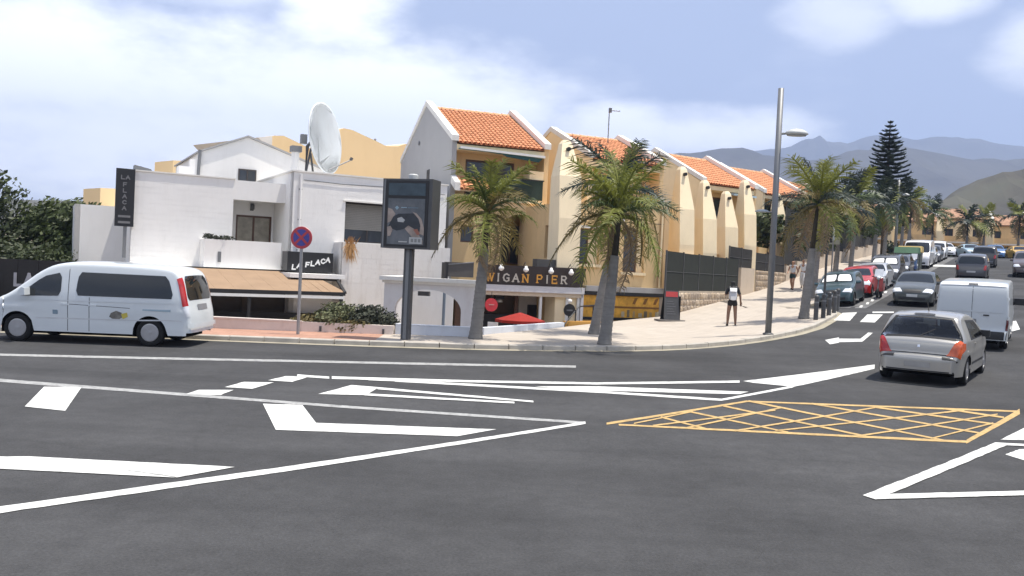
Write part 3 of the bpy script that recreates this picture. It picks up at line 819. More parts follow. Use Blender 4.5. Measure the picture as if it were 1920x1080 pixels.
# large dish on the right block roof
DS = thing('satellite_dish', 'big white satellite dish tilted on the flat roof of the white building', 'satellite dish', (-8.8, 35.0, 0), R(28))
dax = Matrix.Rotation(R(-28), 3, 'Z') @ Vector((0.95, -0.24, 0.12)).normalized()
Q = dax.to_track_quat('Z', 'Y').to_matrix().to_4x4()
DC = Vector((1.75, 3.0, 7.48))
MD = Matrix.Translation(DC) @ Q
prof = [(1.5 * k / 14, 0.34 * (k / 14) ** 2) for k in range(15)]
M_DISH = mat('white dish enamel', (0.74, 0.78, 0.80), 0.5, 0.03, 1.2, spec=0.3, stain=(0.5, 0.5, 0.48), stain_amt=0.3, stain_scale=(0.5, 0.5, 0.3))
d = MB().lathe(prof, 48, MD)
d.lathe([(1.5, 0.34), (1.54, 0.34), (1.54, 0.30), (0.05, -0.05)], 48, MD)
d.build('reflector', M_DISH, DS, smooth=True)
tipv = MD @ Vector((0, 0, 1.25))
lowv = MD @ Vector((0, 0, 0)) + Vector((0.3, 0, -1.35))
fa = Vector((1.95, 2.7, 6.05)); fb = Vector((3.2, 2.95, 6.72))
MB().tube([fa, fb], 0.03, 6).build('feed_arm', M_GREY, DS)
MB().tube([fb, fb + Vector((0.05, 0, 0.1))], 0.07, 8).build('feed_horn', M_DGREY, DS)
bk = DC - dax * 0.25
MB().tube([bk, bk + Vector((-0.25, 0, -0.3)), (1.25, 3.2, 5.35)], 0.08, 8).tube([bk + Vector((-0.1, 0, -0.6)), (1.9, 3.8, 5.35)], 0.045, 6).tube([bk + Vector((-0.1, 0, -0.4)), (1.0, 2.4, 5.35)], 0.045, 6).build('mount', M_DGREY, DS)
MB().box(0.95, 1.2, 2.8, 3.05, 7.2, 7.6).build('actuator', M_GREY, DS)

# dry plant on the balcony parapet
DP = thing('dry_plant', 'dry straw coloured plant hanging from the white balcony parapet', 'plant', (-8.8, 35.0, 0), R(28))
rd = random.Random(4)
d = MB()
for k in range(90):
    x = 2.0 + rd.gauss(0, 0.09); z0 = 2.95
    dx = rd.gauss(0, 0.16); dz = rd.choice([-1, -1, 1]) * rd.uniform(0.25, 0.85) * (0.5 if abs(dx) > 0.25 else 1)
    if dz > 0: dz *= 0.4
    y0 = -1.24 - rd.uniform(0, 0.12)
    p = Vector((x, y0, z0)); q = p + Vector((dx * 0.5, -0.05, dz * 0.6)); r_ = p + Vector((dx, -0.08, dz))
    w = Vector((0.016, 0, 0))
    d.quad(p - w, p + w, q + w, q - w); d.quad(q - w, q + w, r_)
d.build('dry_stalk', mat('dry straw', (0.42, 0.23, 0.09), 0.9, 0.3, 8), DP)
# ------------------------------------------------------------------ row houses with tiled roofs
def tiled_slope(x0, x1, ye, ze, yr, zr, tw=0.21, rows=16, n=5):
    """Barrel tiles between an eave line (y=ye,z=ze) and ridge (yr,zr): one mesh of many tiles."""
    mb = MB()
    cols = max(2, int((x1 - x0) / tw)); tw = (x1 - x0) / cols
    d = Vector((0, yr - ye, zr - ze)); L = d.length; d.normalize(); nn = Vector((0, -d.z, d.y))
    if nn.z < 0: nn = -nn
    rnd = random.Random(3)
    for c in range(cols):
        xc = x0 + (c + 0.5) * tw
        for r in range(rows):
            a = L * r / rows - 0.02; b = L * (r + 1) / rows + 0.03
            la, lb = 0.045, 0.012
            j = rnd.uniform(-0.006, 0.006)
            rowsP = []
            for k in range(n + 1):
                t = math.pi * k / n
                off = Vector((xc + j + math.cos(t) * tw * 0.46, 0, 0)); hgt = math.sin(t) * tw * 0.36
                pa = Vector((0, ye, ze)) + d * a + nn * (hgt + la) + off
                pb = Vector((0, ye, ze)) + d * b + nn * (hgt + lb) + off
                rowsP.append([pa, pb])
            mb.grid(rowsP)
    # flat bed under the tiles
    mb.quad((x0, ye, ze), (x1, ye, ze), (x1, yr, zr), (x0, yr, zr))
    return mb

def row_house(label, loc, a, w, hd, eave, rise, base, gable_m, left_par=True, back_hd=None, awn=None, detail=True, rows=16):
    H = thing('row_house', label, 'house', (*loc, 0), R(a), 'yellow row houses with tiled roofs')
    bh = back_hd or hd
    rz = eave + rise
    # side gables
    for side, x0 in (('l', 0.0), ('r', w - 0.22)):
        g = MB().prism([(x0, 0, base), (x0, hd + bh, base), (x0, hd + bh, eave), (x0, hd, rz + 0.12), (x0, 0, eave + 0.02)], (0.22, 0, 0))
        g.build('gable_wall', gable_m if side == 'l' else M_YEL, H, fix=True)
        xo = x0 - 0.05
        MB().prism([(xo, -0.12, eave + 0.02), (xo, hd, rz + 0.12), (xo, hd, rz + 0.36), (xo, -0.12, eave + 0.27)], (0.32, 0, 0)).prism(
            [(xo, hd, rz + 0.12), (xo, hd + bh, eave), (xo, hd + bh, eave + 0.24), (xo, hd, rz + 0.36)], (0.32, 0, 0)).build('parapet', M_COPE, H, fix=True)
    MB().box(0.225, w - 0.225, hd + bh - 0.2, hd + bh, base, eave).build('back_wall', M_YEL, H)
    # roof
    tiled_slope(0.28, w - 0.28, -0.1, eave - 0.06, hd, rz, rows=rows).build('roof_tile', M_TILE, H, smooth=False, kind='stuff')
    MB().quad((0.22, hd, rz), (w - 0.22, hd, rz), (w - 0.22, hd + bh, eave), (0.22, hd + bh, eave)).build('rear_roof', M_TILE, H)
    rt = MB()
    n = int((w - 0.56) / 0.42)
    for k in range(n):
        x0 = 0.28 + (w - 0.56) * k / n; x1 = 0.28 + (w - 0.56) * (k + 1) / n
        P = []
        for q in range(6):
            t = math.pi * q / 5
            P.append([(x0, hd + math.cos(t) * 0.13, rz + 0.03 + math.sin(t) * 0.11), (x1 + 0.03, hd + math.cos(t) * 0.10, rz + 0.03 + math.sin(t) * 0.09)])
        rt.grid(P)
    rt.build('ridge_tile', M_RIDGE, H, kind='stuff')
    # soffit board and recessed top storey
    fl = eave - 2.3
    MB().box(0.225, w - 0.225, 0.0, 0.9, eave - 0.35, eave - 0.10).build('eave_beam', M_YELP, H)
    f = wall(MB(), (0.22, 0.9, 0), (1, 0, 0), (0, 1, 0), w - 0.44, fl, eave - 0.1, [(0.7, w - 1.55, fl + 0.02, eave - 0.62)], 0.15)
    f.build('loggia_wall', M_YEL, H)
    window(H, 0.92, w - 1.33, fl + 0.02, eave - 0.62, 0.98, 2, M_GLASS, M_BFRAME, fw=0.09)
    MB().box(0.225, w - 0.225, -0.05, 0.95, fl - 0.2, fl).build('balcony_slab', M_YELP, H)
    return H

HA = row_house('yellow row house with a white gable end in painted shade above the pub sign', (-2.92, 39.0), 20, 4.6, 4.9, 7.75, 2.2, -0.9, M_SHADEW, back_hd=5.2)
# gable window slot, small vent
MB().box(-0.02, 0.02, 3.75, 4.25, 5.4, 6.85).build('slot_window', M_BLACK, HA)
MB().box(-0.02, 0.03, 3.66, 4.34, 5.3, 5.4).build('window_sill', M_COPE, HA)
MB().tube([(-0.08, 6.0, 8.35), (0.0, 6.0, 8.35)], 0.1, 10).build('vent', M_GREY, HA)
# folded awning, white hem with teal cloth
MB().prism([(0.3, -0.32, 7.43), (4.3, -0.32, 7.33), (4.3, -0.32, 7.43), (0.3, -0.32, 7.53)], (0, 0.04, 0)).build('awning_hem', M_LETW, HA, fix=True)
MB().prism([(0.3, 0.85, 7.52), (4.25, 0.85, 7.5), (4.25, -0.28, 7.36), (0.3, -0.28, 7.46)], (0, 0, -0.04)).build('awning_cloth', mat('teal awning cloth', (0.09, 0.22, 0.24), 0.9, 0.1, 2), HA, fix=True)
MB().prism([(2.2, -0.27, 7.36), (4.2, -0.27, 7.30), (4.0, -0.27, 7.12), (2.5, -0.27, 7.24)], (0, 0.02, 0)).build('awning_flap', mat('dark teal cloth', (0.02, 0.07, 0.07), 0.9, 0.1, 2), HA, fix=True)
# balcony: dark green screen, low side wall
MB().box(1.7, 4.35, -0.06, -0.03, 5.42, 6.3).build('balcony_screen', mat('dark green screen', (0.012, 0.03, 0.022), 0.8, 0.2, 4), HA)
MB().box(1.66, 4.4, -0.08, 0.0, 6.3, 6.35).build('handrail', M_BLACK, HA)
MB().box(3.7, 4.38, 0.0, 0.85, 5.45, 6.75).build('side_parapet', M_YELP, HA)
MB().prism([(0.2, -0.6, 5.55), (1.65, -0.6, 5.55), (1.65, 0.05, 6.1), (0.2, 0.05, 6.1)], (0, 0, 0.06)).build('porch_roof_bed', M_YELP, HA, fix=True)
tiled_slope(0.2, 1.65, -0.7, 5.6, 0.05, 6.17, rows=4).build('porch_roof_tile', M_TILE, HA, kind='stuff')
MB().prism([(0.0, -0.05, 5.9), (0.24, -0.05, 5.9), (0.24, -0.75, 5.55), (0.0, -0.75, 5.55)], (0, 0, 0.35)).build('porch_cheek', M_COPE, HA, fix=True)
# lower storeys of the same house
lw = wall(MB(), (0.22, 0.0, 0), (1, 0, 0), (0, 1, 0), 1.9, -0.9, 5.25, [(0.35, 0.95, 3.35, 4.1)], 0.2)
lw.build('front_wall', M_YEL, HA)
window(HA, 0.57, 1.17, 3.35, 4.1, 0.12, 1, M_GLASS, M_BFRAME)
arch_wall(MB(), 2.12, 4.38, 0.0, 0.25, 2.3, 5.25, 2.5, 4.2, 4.0, 4.75, 2.4).build('arched_front', M_YEL, HA)
MB().box(2.12, 4.38, 1.6, 1.7, -0.9, 5.25).build('loggia_back', M_ORNG, HA)
window(HA, 3.0, 3.9, 2.5, 4.3, 1.52, 2, M_GLASS, M_BFRAME)

HB = row_house('second yellow row house, its roof behind the tall front palms', (3.3, 41.4), 25, 4.2, 4.0, 7.6, 1.6, -0.9, M_YELP, detail=False, rows=13)
MB().box(0.22, 4.0, 0.0, 0.2, -0.9, 5.1).build('front_wall', M_YEL, HB)
HC = row_house('third yellow row house, behind the tapered chimney pylons', (10.3, 49.5), 35, 4.6, 3.85, 7.6, 1.9, 0.0, M_YELP, rows=12)
MB().box(0.225, 4.37, 0.0, 0.2, 0.0, 5.1).build('front_wall', M_YEL, HC)
MB().prism([(2.4, -0.3, 7.05), (4.3, -0.3, 7.05), (4.3, -0.3, 7.17), (2.4, -0.3, 7.17)], (0, 0.9, 0.12)).build('awning_hem', mat('pale blue awning', (0.42, 0.55, 0.62), 0.8), HC, fix=True)
HD = row_house('fourth yellow row house, beside the tall street lamp', (17.2, 62.0), 35, 5.2, 4.2, 8.4, 2.1, 0.5, M_YELP, rows=12)
MB().box(0.225, 4.97, 0.0, 0.2, 0.5, 5.9).build('front_wall', M_YEL, HD)
HE = row_house('fifth yellow row house, mostly hidden by street palms', (25.0, 77.0), 35, 5.6, 4.5, 9.3, 2.2, 1.0, M_YELP, rows=10)
MB().box(0.225, 5.37, 0.0, 0.2, 1.0, 6.8).build('front_wall', M_YEL, HE)

# television aerial above the palms
AE = thing('tv_aerial', 'thin television aerial on a mast above the second tiled roof', 'aerial', (4.55, 45.5, 0))
MB().tube([(0, 0, 8.6), (0, 0, 10.7)], 0.025, 6).build('mast', M_GREY, AE)
MB().tube([(0.05, 0, 10.6), (0.55, 0, 10.58)], 0.02, 5).build('boom', M_GREY, AE)
for k in range(4):
    MB().tube([(0.08 + 0.14 * k, -0.12, 10.6), (0.08 + 0.14 * k, 0.12, 10.6)], 0.012, 4).build('element', M_GREY, AE)
MB().box(-0.03, 0.12, -0.1, 0.1, 10.5, 10.72).build('reflector', M_GREY, AE)

# ------------------------------------------------------------------ lower yellow building beside the pub
LB = thing('yellow_corner_building', 'low yellow rendered corner building with narrow windows behind the front palms', 'building', (1.75, 36.8, 0), R(20))
hol = [(1.05, 1.98, 2.62, 4.1), (3.12, 4.12, 2.36, 4.2)]
b = wall(MB(), (0, 0, 0), (1, 0, 0), (0, 1, 0), 5.05, -0.9, 5.1, hol, 0.3)
wall(b, (0, 4.5, 0), (0, -1, 0), (1, 0, 0), 4.5, -0.9, 5.1, [(3.2, 4.1, 2.8, 4.2)], 0.25)
wall(b, (5.05, 0, 0), (0, 1, 0), (-1, 0, 0), 4.5, -0.9, 5.1, (), 0.25)
b.quad((0, 0, 4.6), (5.05, 0, 4.6), (5.05, 4.5, 4.6), (0, 4.5, 4.6))
b.build('wall', M_YEL, LB)
window(LB, 1.05, 1.52, 2.62, 4.1, 0.2, 1, M_GLASS, M_BFRAME)
MB().box(1.52, 1.98, 0.16, 0.28, 2.62, 4.1).build('reveal_panel', M_YELP, LB)
window(LB, 3.12, 3.85, 2.36, 4.2, 0.2, 1, M_GLASS, M_BFRAME)
MB().box(3.85, 4.12, 0.16, 0.28, 2.36, 4.2).build('reveal_panel', M_YELP, LB)
MB().box(0.98, 2.05, -0.12, 0.05, 2.5, 2.62).build('window_sill', M_YELP, LB)
MB().box(3.0, 4.2, -0.1, 0.05, 2.24, 2.36).build('window_sill', M_YELP, LB)
MB().box(0.95, 2.1, -0.3, 0.0, 4.12, 4.22).build('window_hood', M_COPE, LB)
MB().box(1.2, 5.1, -0.55, 0.0, 1.5, 1.72).build('ledge', mat('grey ledge', (0.33, 0.32, 0.31), 0.8, 0.1, 2), LB)
MB().box(1.2, 5.08, -0.5, -0.02, 1.36, 1.5).build('ledge_shade_strip', M_BLACK, LB)  # black strip stands in for the shade under the ledge
MB().tube([(4.9, -0.06, 1.75), (4.9, -0.06, 5.05)], 0.04, 8).build('drain_pipe', M_YELP, LB)
MB().tube([(0.9, -0.02, 4.5), (2.6, -0.02, 4.46), (5.0, -0.02, 4.5)], 0.012, 4).build('cable', M_DGREY, LB)
MB().box(2.35, 2.95, -0.32, 0.0, 4.35, 4.8).build('air_conditioner', M_COPE, LB)
# pylon on the left end of the front
M_PYL = mat('pale cream pylon render', (0.90, 0.76, 0.52), 0.9, 0.04, 0.8, 0.2, 40, spec=0.15, stain=(0.62, 0.5, 0.33), stain_amt=0.3, stain_scale=(0.8, 0.8, 0.12))
def pylon_mesh(w, top, kink, base, dep=0.95):
    mb = MB()
    tw = w * 0.46
    def ring(wd, dp, z, y=0.0):
        return [(-wd / 2, y - 0.0, z), (wd / 2, y - 0.0, z), (wd / 2, dp, z), (-wd / 2, dp, z)]
    A = ring(w, dep, kink); B = ring(tw, dep * 0.95, top - 0.16, 0.52)
    C_ = [(-tw * 0.28, 0.60, top), (tw * 0.28, 0.60, top), (tw * 0.28, dep * 0.88, top), (-tw * 0.28, dep * 0.88, top)]
    for P, Q in ((A, B), (B, C_)):
        for i in range(4):
            j = (i + 1) % 4
            mb.quad(P[i], P[j], Q[j], Q[i])
    mb.quad(*C_)
    # below the kink: a projecting triangle facet splays from a point to the full width
    zb = kink - 1.75; pr = -0.16
    ap = (0, 0, kink)
    l, r = (-w / 2, pr, zb), (w / 2, pr, zb)
    mb.quad(l, r, ap); mb.quad(A[0], l, ap); mb.quad(ap, r, A[1])
    D = [(-w / 2, pr, zb), (w / 2, pr, zb), (w / 2, dep, zb), (-w / 2, dep, zb)]
    mb.quad(A[1], r, D[2], A[2]); mb.quad(A[0], A[3], D[3], l); mb.quad(A[3], A[2], D[2], D[3])
    E_ = [(x, y, base) for x, y, z in D]
    for i in range(4):
        j = (i + 1) % 4
        mb.quad(E_[i], E_[j], D[j], D[i])
    return mb
def pylon(label, loc, a, w, top, kink, base):
    T = thing('chimney_pylon', label, 'pylon', (*loc, 0), R(a), 'tapered yellow chimney pylons')
    pylon_mesh(w, top, kink, base).build('shaft', M_PYL, T, fix=True)
    Mh = Matrix.Translation((0, 0.49 - 0.10 * 0.52 * 1.0, top - 0.40)) @ Matrix.Rotation(R(90), 4, 'X')
    MB().lathe([(0.085, 0.0), (0.085, 0.16)], 12, Mh).build('flue_hole', M_BLACK, T)
    return T
pylon('yellow chimney pylon at the left end, beside the main tiled house', (2.2, 36.6), 20, 0.98, 7.75, 6.2, -0.9)
pylon('tallest tapered pylon, first right of the big front palms', (8.42, 43.6), 20, 0.82, 7.75, 5.6, 1.0)
pylon('tapered pylon, second right of the big front palms', (10.0, 45.6), 20, 0.82, 7.35, 5.3, 1.0)
pylon('shorter tapered pylon, third right of the big front palms', (11.8, 48.3), 20, 0.82, 7.1, 5.1, 1.0)
pylon('tapered pylon just left of the tall street lamp', (13.2, 49.9), 20, 0.80, 7.95, 5.95, 1.3)
pylon('tapered pylon just right of the tall street lamp', (17.7, 58.8), 20, 0.9, 8.15, 5.9, 1.5)
# garden walls between pylons
for k, (p, q, z0, z1) in enumerate((((7.0, 42.6), (9.6, 43.5), 0.5, 3.3), ((9.8, 47.0), (12.5, 50.0), 0.8, 3.6), ((12.4, 51.2), (15.5, 55.5), 1.0, 3.9), ((15.5, 56.2), (20.5, 64.5), 1.2, 4.4))):
    p, q = Vector(p), Vector(q); L = (q - p).length
    T = thing('garden_wall', ('yellow garden wall behind the first green fence', 'yellow garden wall behind the second dark fence', 'yellow garden wall behind the tall street lamp', 'yellow garden wall behind the street palm trunks')[k], 'wall', (*p, 0), math.atan2(q.y - p.y, q.x - p.x), 'yellow garden walls')
    MB().box(0, L, 0, 0.25, z0, z1).build('wall_body', M_YEL, T)
    for j in range(3):
        MB().box(L * (0.2 + 0.28 * j), L * (0.2 + 0.28 * j) + 0.35, -0.06, 0.0, z1 - 1.3, z1 - 0.25).build('dark_panel', M_INT, T)

# painted panel under the ledge
AD = thing('gold_banner', 'gold painted banner panel under the grey ledge behind the front palm', 'banner', (1.75, 36.8, 0), R(20))
M_ADG = mat('gold banner print', (0.70, 0.36, 0.04), 0.6, 0.3, 3, stain=(0.35, 0.14, 0.02), stain_amt=0.8, stain_scale=(0.9, 0.9, 0.9))
MB().box(1.0, 5.05, -0.32, -0.25, 0.38, 1.33).build('panel', M_ADG, AD)
MB().box(1.0, 5.05, -0.335, -0.32, 0.82, 0.90).build('printed_stripe', mat('brown print', (0.22, 0.09, 0.01), 0.6), AD)
MB().box(1.0, 5.05, -0.34, -0.32, 0.30, 0.42).build('bottom_rail', M_BLACK, AD)
rd = random.Random(9)
for k in range(7):
    x = 3.0 + k * 0.27
    MB().box(x, x + rd.uniform(0.1, 0.18), -0.336, -0.32, 0.45, rd.uniform(0.62, 0.78)).build('printed_figure', mat('banner figure %d' % (k % 3), [(0.5, 0.4, 0.25), (0.2, 0.15, 0.08), (0.45, 0.3, 0.12)][k % 3], 0.7), AD)
MB().lathe([(0.13, 0), (0.13, 0.016)], 16, Matrix.Translation((4.8, -0.32, 0.6)) @ Matrix.Rotation(R(90), 4, 'X')).build('printed_disc', mat('banner disc', (0.75, 0.62, 0.35), 0.7), AD)
for k in range(3):
    MB().prism([(3.5 + 0.5 * k, -0.335, 1.02), (3.62 + 0.5 * k, -0.335, 1.0), (3.75 + 0.5 * k, -0.335, 1.28), (3.6 + 0.5 * k, -0.335, 1.25)], (0, 0.012, 0)).build('printed_stroke', mat('brown print', (0.22, 0.09, 0.01)), AD, fix=True)

# ------------------------------------------------------------------ pub front
PB = thing('street_pub', 'open pub front under a black sign fascia with cream lintel and dark bar', 'pub', (-1.18, 35.0, 0), R(20))
M_CREAM = mat('cream paint', (0.62, 0.52, 0.40), 0.8, 0.06, 1.5)
MB().box(-0.05, 4.4, -0.1, 0.25, 1.36, 1.62).build('lintel', mat('grey white lintel', (0.60, 0.59, 0.60), 0.8, 0.05, 2), PB)
MB().box(-0.05, 4.4, 0.0, 0.25, 1.20, 1.36).build('cream_beam', M_CREAM, PB)
MB().box(-1.6, 4.45, 0.25, 4.4, 1.5, 1.66).build('flat_roof', M_DGREY, PB)
MB().box(-0.2, 4.3, 3.8, 3.9, -0.9, 1.5).build('back_wall', mat('brown interior wall', (0.36, 0.25, 0.15), 0.9, 0.15, 1.2), PB)
MB().box(2.55, 4.3, 2.6, 2.7, -0.9, 1.5).build('partition', mat('pale interior wall', (0.62, 0.60, 0.57), 0.9, 0.1, 1.2), PB)
MB().box(0.0, 0.1, 0.0, 3.8, -0.9, 1.2).build('side_wall', M_CREAM, PB)
MB().box(4.3, 4.42, 0.0, 3.8, -0.9, 1.36).build('side_wall', mat('grey white lintel', (0.6, 0.59, 0.6)), PB)
MB().box(0.15, 2.1, 1.6, 2.2, -0.9, 0.35).build('bar_counter', M_BLACK, PB)
MB().box(2.95, 3.65, 2.54, 2.6, -0.9, 0.75).build('black_door', M_BLACK, PB)
for x in (2.55, 3.72, 4.22):
    MB().box(x - 0.05, x + 0.05, 0.05, 0.15, -0.9, 1.2).build('post', M_LETW, PB)
MB().box(1.05, 1.45, 1.4, 1.6, 1.0, 1.2).build('ceiling_lamp', M_BLACK, PB)
MB().lathe([(0.02, 0), (0.12, -0.05), (0.14, -0.14)], 12, Matrix.Translation((1.25, 1.45, 1.0))).build('lamp_shade', M_LETW, PB)
MB().box(1.95, 2.1, 1.5, 1.65, -0.9, 1.2).build('dark_post', M_BFRAME, PB)

PS = thing('pub_sign', 'long black pub fascia sign with gold capital letters and four lamp globes', 'sign', (-1.18, 35.0, 0), R(20))
M_FASC = mat('black brown fascia', (0.022, 0.012, 0.009), 0.5, 0.2, 3)
MB().prism([(-0.02, -0.12, 1.64), (4.28, -0.12, 1.64), (4.42, -0.12, 2.42), (-0.02, -0.12, 2.40)], (0, 0.3, 0)).build('fascia', M_FASC, PS, fix=True)
lettering(PS, 'WIGAN PIER', 0.12, 1.76, 0.25, 0.30, 0.16, -0.135, 0.055, [M_GOLD, M_SILV, M_SILV, M_SILV, M_GOLD, M_SILV, M_GOLD, M_SILV, M_GOLD, M_SILV], serif=True)
M_GLOBE = mat('white lamp globe', (0.85, 0.84, 0.80), 0.25, 0.03, 3)
for k, x in enumerate((0.62, 1.66, 2.74, 3.62)):
    l = MB().tube([(x, -0.12, 2.42), (x, -0.3, 2.55), (x, -0.42, 2.42)], 0.015, 5).build('lamp_arm', M_BLACK, PS)
    MB().lathe([(0.0, 0.13), (0.05, 0.12), (0.06, 0.06), (0.11, 0.0), (0.11, -0.06), (0.06, -0.11), (0.0, -0.13)], 14, Matrix.Translation((x, -0.42, 2.30 - 0.02 * k))).build('globe', M_GLOBE, PS, smooth=True)
SBX = thing('grey_sign_return', 'dark grey box beside the pub sign above the arched porch', 'sign box', (-1.18, 35.0, 0), R(20))
MB().box(-1.45, -0.4, -0.05, 0.5, 1.85, 2.42).build('box_body', mat('charcoal board', (0.085, 0.08, 0.075), 0.7, 0.1, 2), SBX)
MB().box(-1.55, -1.45, -0.1, 0.5, 1.7, 2.40).build('end_board', M_BLACK, SBX)
MB().prism([(-1.5, -0.08, 2.30), (-0.4, -0.08, 2.42), (-0.4, -0.08, 2.46), (-1.5, -0.08, 2.34)], (0, 0.5, 0)).build('top_trim', M_GREY, SBX, fix=True)
MB().box(2.4, 3.5, 0.3, 0.8, 2.4, 2.72).build('upper_box', mat('charcoal board', (0.085, 0.08, 0.075)), SBX)

# furniture and signs in the pub
RP = thing('red_parasol', 'low red parasol on the sunk pub terrace behind the wall', 'parasol', (0.35, 32.6, -0.9))
MB().tube([(0, 0, 0), (0, 0, 1.62)], 0.025, 8).build('pole', M_GREY, RP)
M_RED = mat('red canvas', (0.34, 0.022, 0.012), 0.85, 0.12, 3, trans=0.2)
for k in range(8):
    a, c = 2 * math.pi * k / 8, 2 * math.pi * (k + 1) / 8
    r = 0.92
    MB().quad((0, 0, 1.58), (r * math.cos(a), r * math.sin(a), 1.3), (r * math.cos(c), r * math.sin(c), 1.3)).quad(
        (r * math.cos(a), r * math.sin(a), 1.3), (r * math.cos(a) * 1.0, r * math.sin(a) * 1.0, 1.2), (r * math.cos(c) * 1.0, r * math.sin(c) * 1.0, 1.2), (r * math.cos(c), r * math.sin(c), 1.3)).build('canopy_panel', M_RED, RP)
RS = thing('red_round_sign', 'round red sign hanging inside the left of the pub', 'sign', (-0.92, 34.6, 0), R(20))
MB().lathe([(0.26, 0), (0.26, 0.04)], 20, Matrix.Translation((0.15, 0.02, 0.82)) @ Matrix.Rotation(R(90), 4, 'X')).build('disc', mat('red sign paint', (0.55, 0.04, 0.05), 0.4), RS)
MB().box(0.04, 0.26, -0.03, -0.02, 0.815, 0.838).build('printed_bar', M_SILV, RS)
MB().box(0.14, 0.16, -0.01, 0.01, 1.08, 1.34).build('hanger', M_BLACK, RS)
BS = thing('black_round_sign', 'round black sign beside the stair rail at the right of the pub', 'sign', (2.35, 35.6, 0), R(20))
MB().lathe([(0.25, 0), (0.25, 0.04)], 20, Matrix.Translation((0.0, 0.02, 0.72)) @ Matrix.Rotation(R(90), 4, 'X')).build('disc', M_BLACK, BS)
MB().box(-0.13, 0.13, -0.03, -0.02, 0.68, 0.74).build('printed_bar', M_LETG, BS)
MB().box(-0.02, 0.02, 0.03, 0.06, -0.9, 0.9).build('post', M_BLACK, BS)
MB().lathe([(0.0, 0.1), (0.09, 0.05), (0.09, -0.04), (0.0, -0.1)], 12, Matrix.Translation((0, 0, 1.08))).build('globe', M_GLOBE, BS, smooth=True)
RL = thing('stair_rail', 'black handrail sloping down the pub steps', 'handrail', (0, 0, 0))
MB().tube([(1.75, 32.3, 0.05), (2.6, 33.8, 0.95), (3.3, 34.6, 1.0)], 0.025, 6).build('rail', M_BLACK, RL)
for p, z in (((2.45, 33.5), 0.82), ((3.2, 34.5), 1.0), ((2.0, 32.75), 0.33)):
    MB().tube([(*p, -0.85), (*p, z)], 0.025, 6).build('post', M_BLACK, RL)
MB().tube([(2.45, 33.5, 0.3), (3.2, 34.5, 0.3)], 0.02, 6).build('lower_rail', M_BLACK, RL)
for k, (x, y, c) in enumerate(((0.75, 33.4, 0), (1.0, 32.1, 1), (-0.55, 33.6, 0), (-0.2, 32.0, 1))):
    T = thing('terrace_chair', ('white chair under the right side of the red parasol', 'white chair in front of the red parasol', 'pale chair at the dark bar counter', 'white chair left of the red parasol')[k], 'chair', (x, y, -0.9), k * 1.3, 'chairs on the pub terrace')
    m = M_LETW
    MB().box(-0.22, 0.22, -0.22, 0.22, 0.42, 0.46).build('seat', m, T)
    MB().box(-0.22, 0.22, 0.19, 0.23, 0.46, 1.12).build('backrest', m, T)
    for sx in (-0.2, 0.2):
        for sy in (-0.2, 0.2):
            MB().box(sx - 0.02, sx + 0.02, sy - 0.02, sy + 0.02, 0, 0.42).build('leg', m, T)

# ------------------------------------------------------------------ arched white porch
AP = thing('arched_porch', 'white porch wall with one wide arch and a moulded cornice beside the billboard post', 'porch', (-3.95, 27.4, 0), R(-4))
M_PORCH = mat('greyed white porch paint', (0.66, 0.64, 0.63), 0.85, 0.05, 1.0, 0.15, 40, stain=(0.45, 0.36, 0.33), stain_amt=0.4, stain_scale=(0.8, 0.8, 0.3))
arch_wall(MB(), 0.0, 2.85, 0.0, 0.28, -0.9, 1.66, 0.35, 2.42, 0.85, 1.50, -0.9, 20).build('arch_wall', M_PORCH, AP)
MB().box(-0.02, 0.28, 0.282, 3.2, -0.9, 1.66).build('side_wall', M_PORCH, AP)
for z0, z1, e in ((1.66, 1.74, 0.06), (1.74, 1.86, 0.14)):
    MB().box(-e, 2.85 + e * 0.3, -e, 0.28, z0, z1).build('cornice', M_COPE, AP)
    MB().box(-e, 0.28, 0.282, 3.2, z0 + 0.002, z1 + 0.002).build('cornice', M_COPE, AP)
MB().box(0.2, 1.75, 3.0, 3.1, -0.9, 1.66).build('inner_wall', M_WHITE, AP)
MB().box(1.75, 2.7, 3.6, 3.7, -0.9, 1.5).build('inner_door', M_BFRAME, AP)
MB().tube([(1.65, 1.6, -0.9), (1.65, 1.6, 1.66)], 0.05, 8).build('drain_pipe', mat('blue grey pipe', (0.16, 0.20, 0.25), 0.6), AP)
MB().box(0.95, 1.3, 0.6, 0.9, 1.28, 1.42).build('lantern', M_DGREY, AP)

# ------------------------------------------------------------------ low boundary walls
M_LOW = mat('pinkish white low wall paint', (0.66, 0.58, 0.52), 0.85, 0.07, 1.2, 0.2, 40, stain=(0.42, 0.34, 0.28), stain_amt=0.5, stain_scale=(0.6, 0.6, 0.3))
M_LOWB = mat('shade blued low wall paint', (0.60, 0.63, 0.68), 0.85, 0.05, 1.2, stain=(0.42, 0.44, 0.48), stain_amt=0.4, stain_scale=(0.6, 0.6, 0.3))  # bluish shade on these white walls is mixed into the colour
T = thing('low_wall', 'long low pinkish wall along the pavement in front of the white bar', 'wall', (-26, 24.64, 0))
MB().box(0, 20.2, 0, 0.22, -0.95, 0.50).build('wall_body', M_LOW, T)
MB().box(0, 20.2, -0.02, 0.24, 0.50, 0.54).build('coping', M_LOW, T)
MB().box(16.6, 17.15, 0.3, 0.6, -0.95, 0.95).build('pier', M_LOW, T)
T = thing('planter_wall', 'low pinkish planter wall under the bushes by the billboard post', 'planter', (-5.8, 24.6, 0))
MB().box(0, 2.55, 0, 0.2, -0.95, 0.52).box(0, 0.2, 0.2, 1.3, -0.95, 0.50).box(2.35, 2.55, 0.2, 1.3, -0.95, 0.50).build('wall_body', M_LOW, T)
MB().box(0.2, 2.35, 0.2, 1.3, -0.9, 0.36).build('soil', M_EARTH, T)
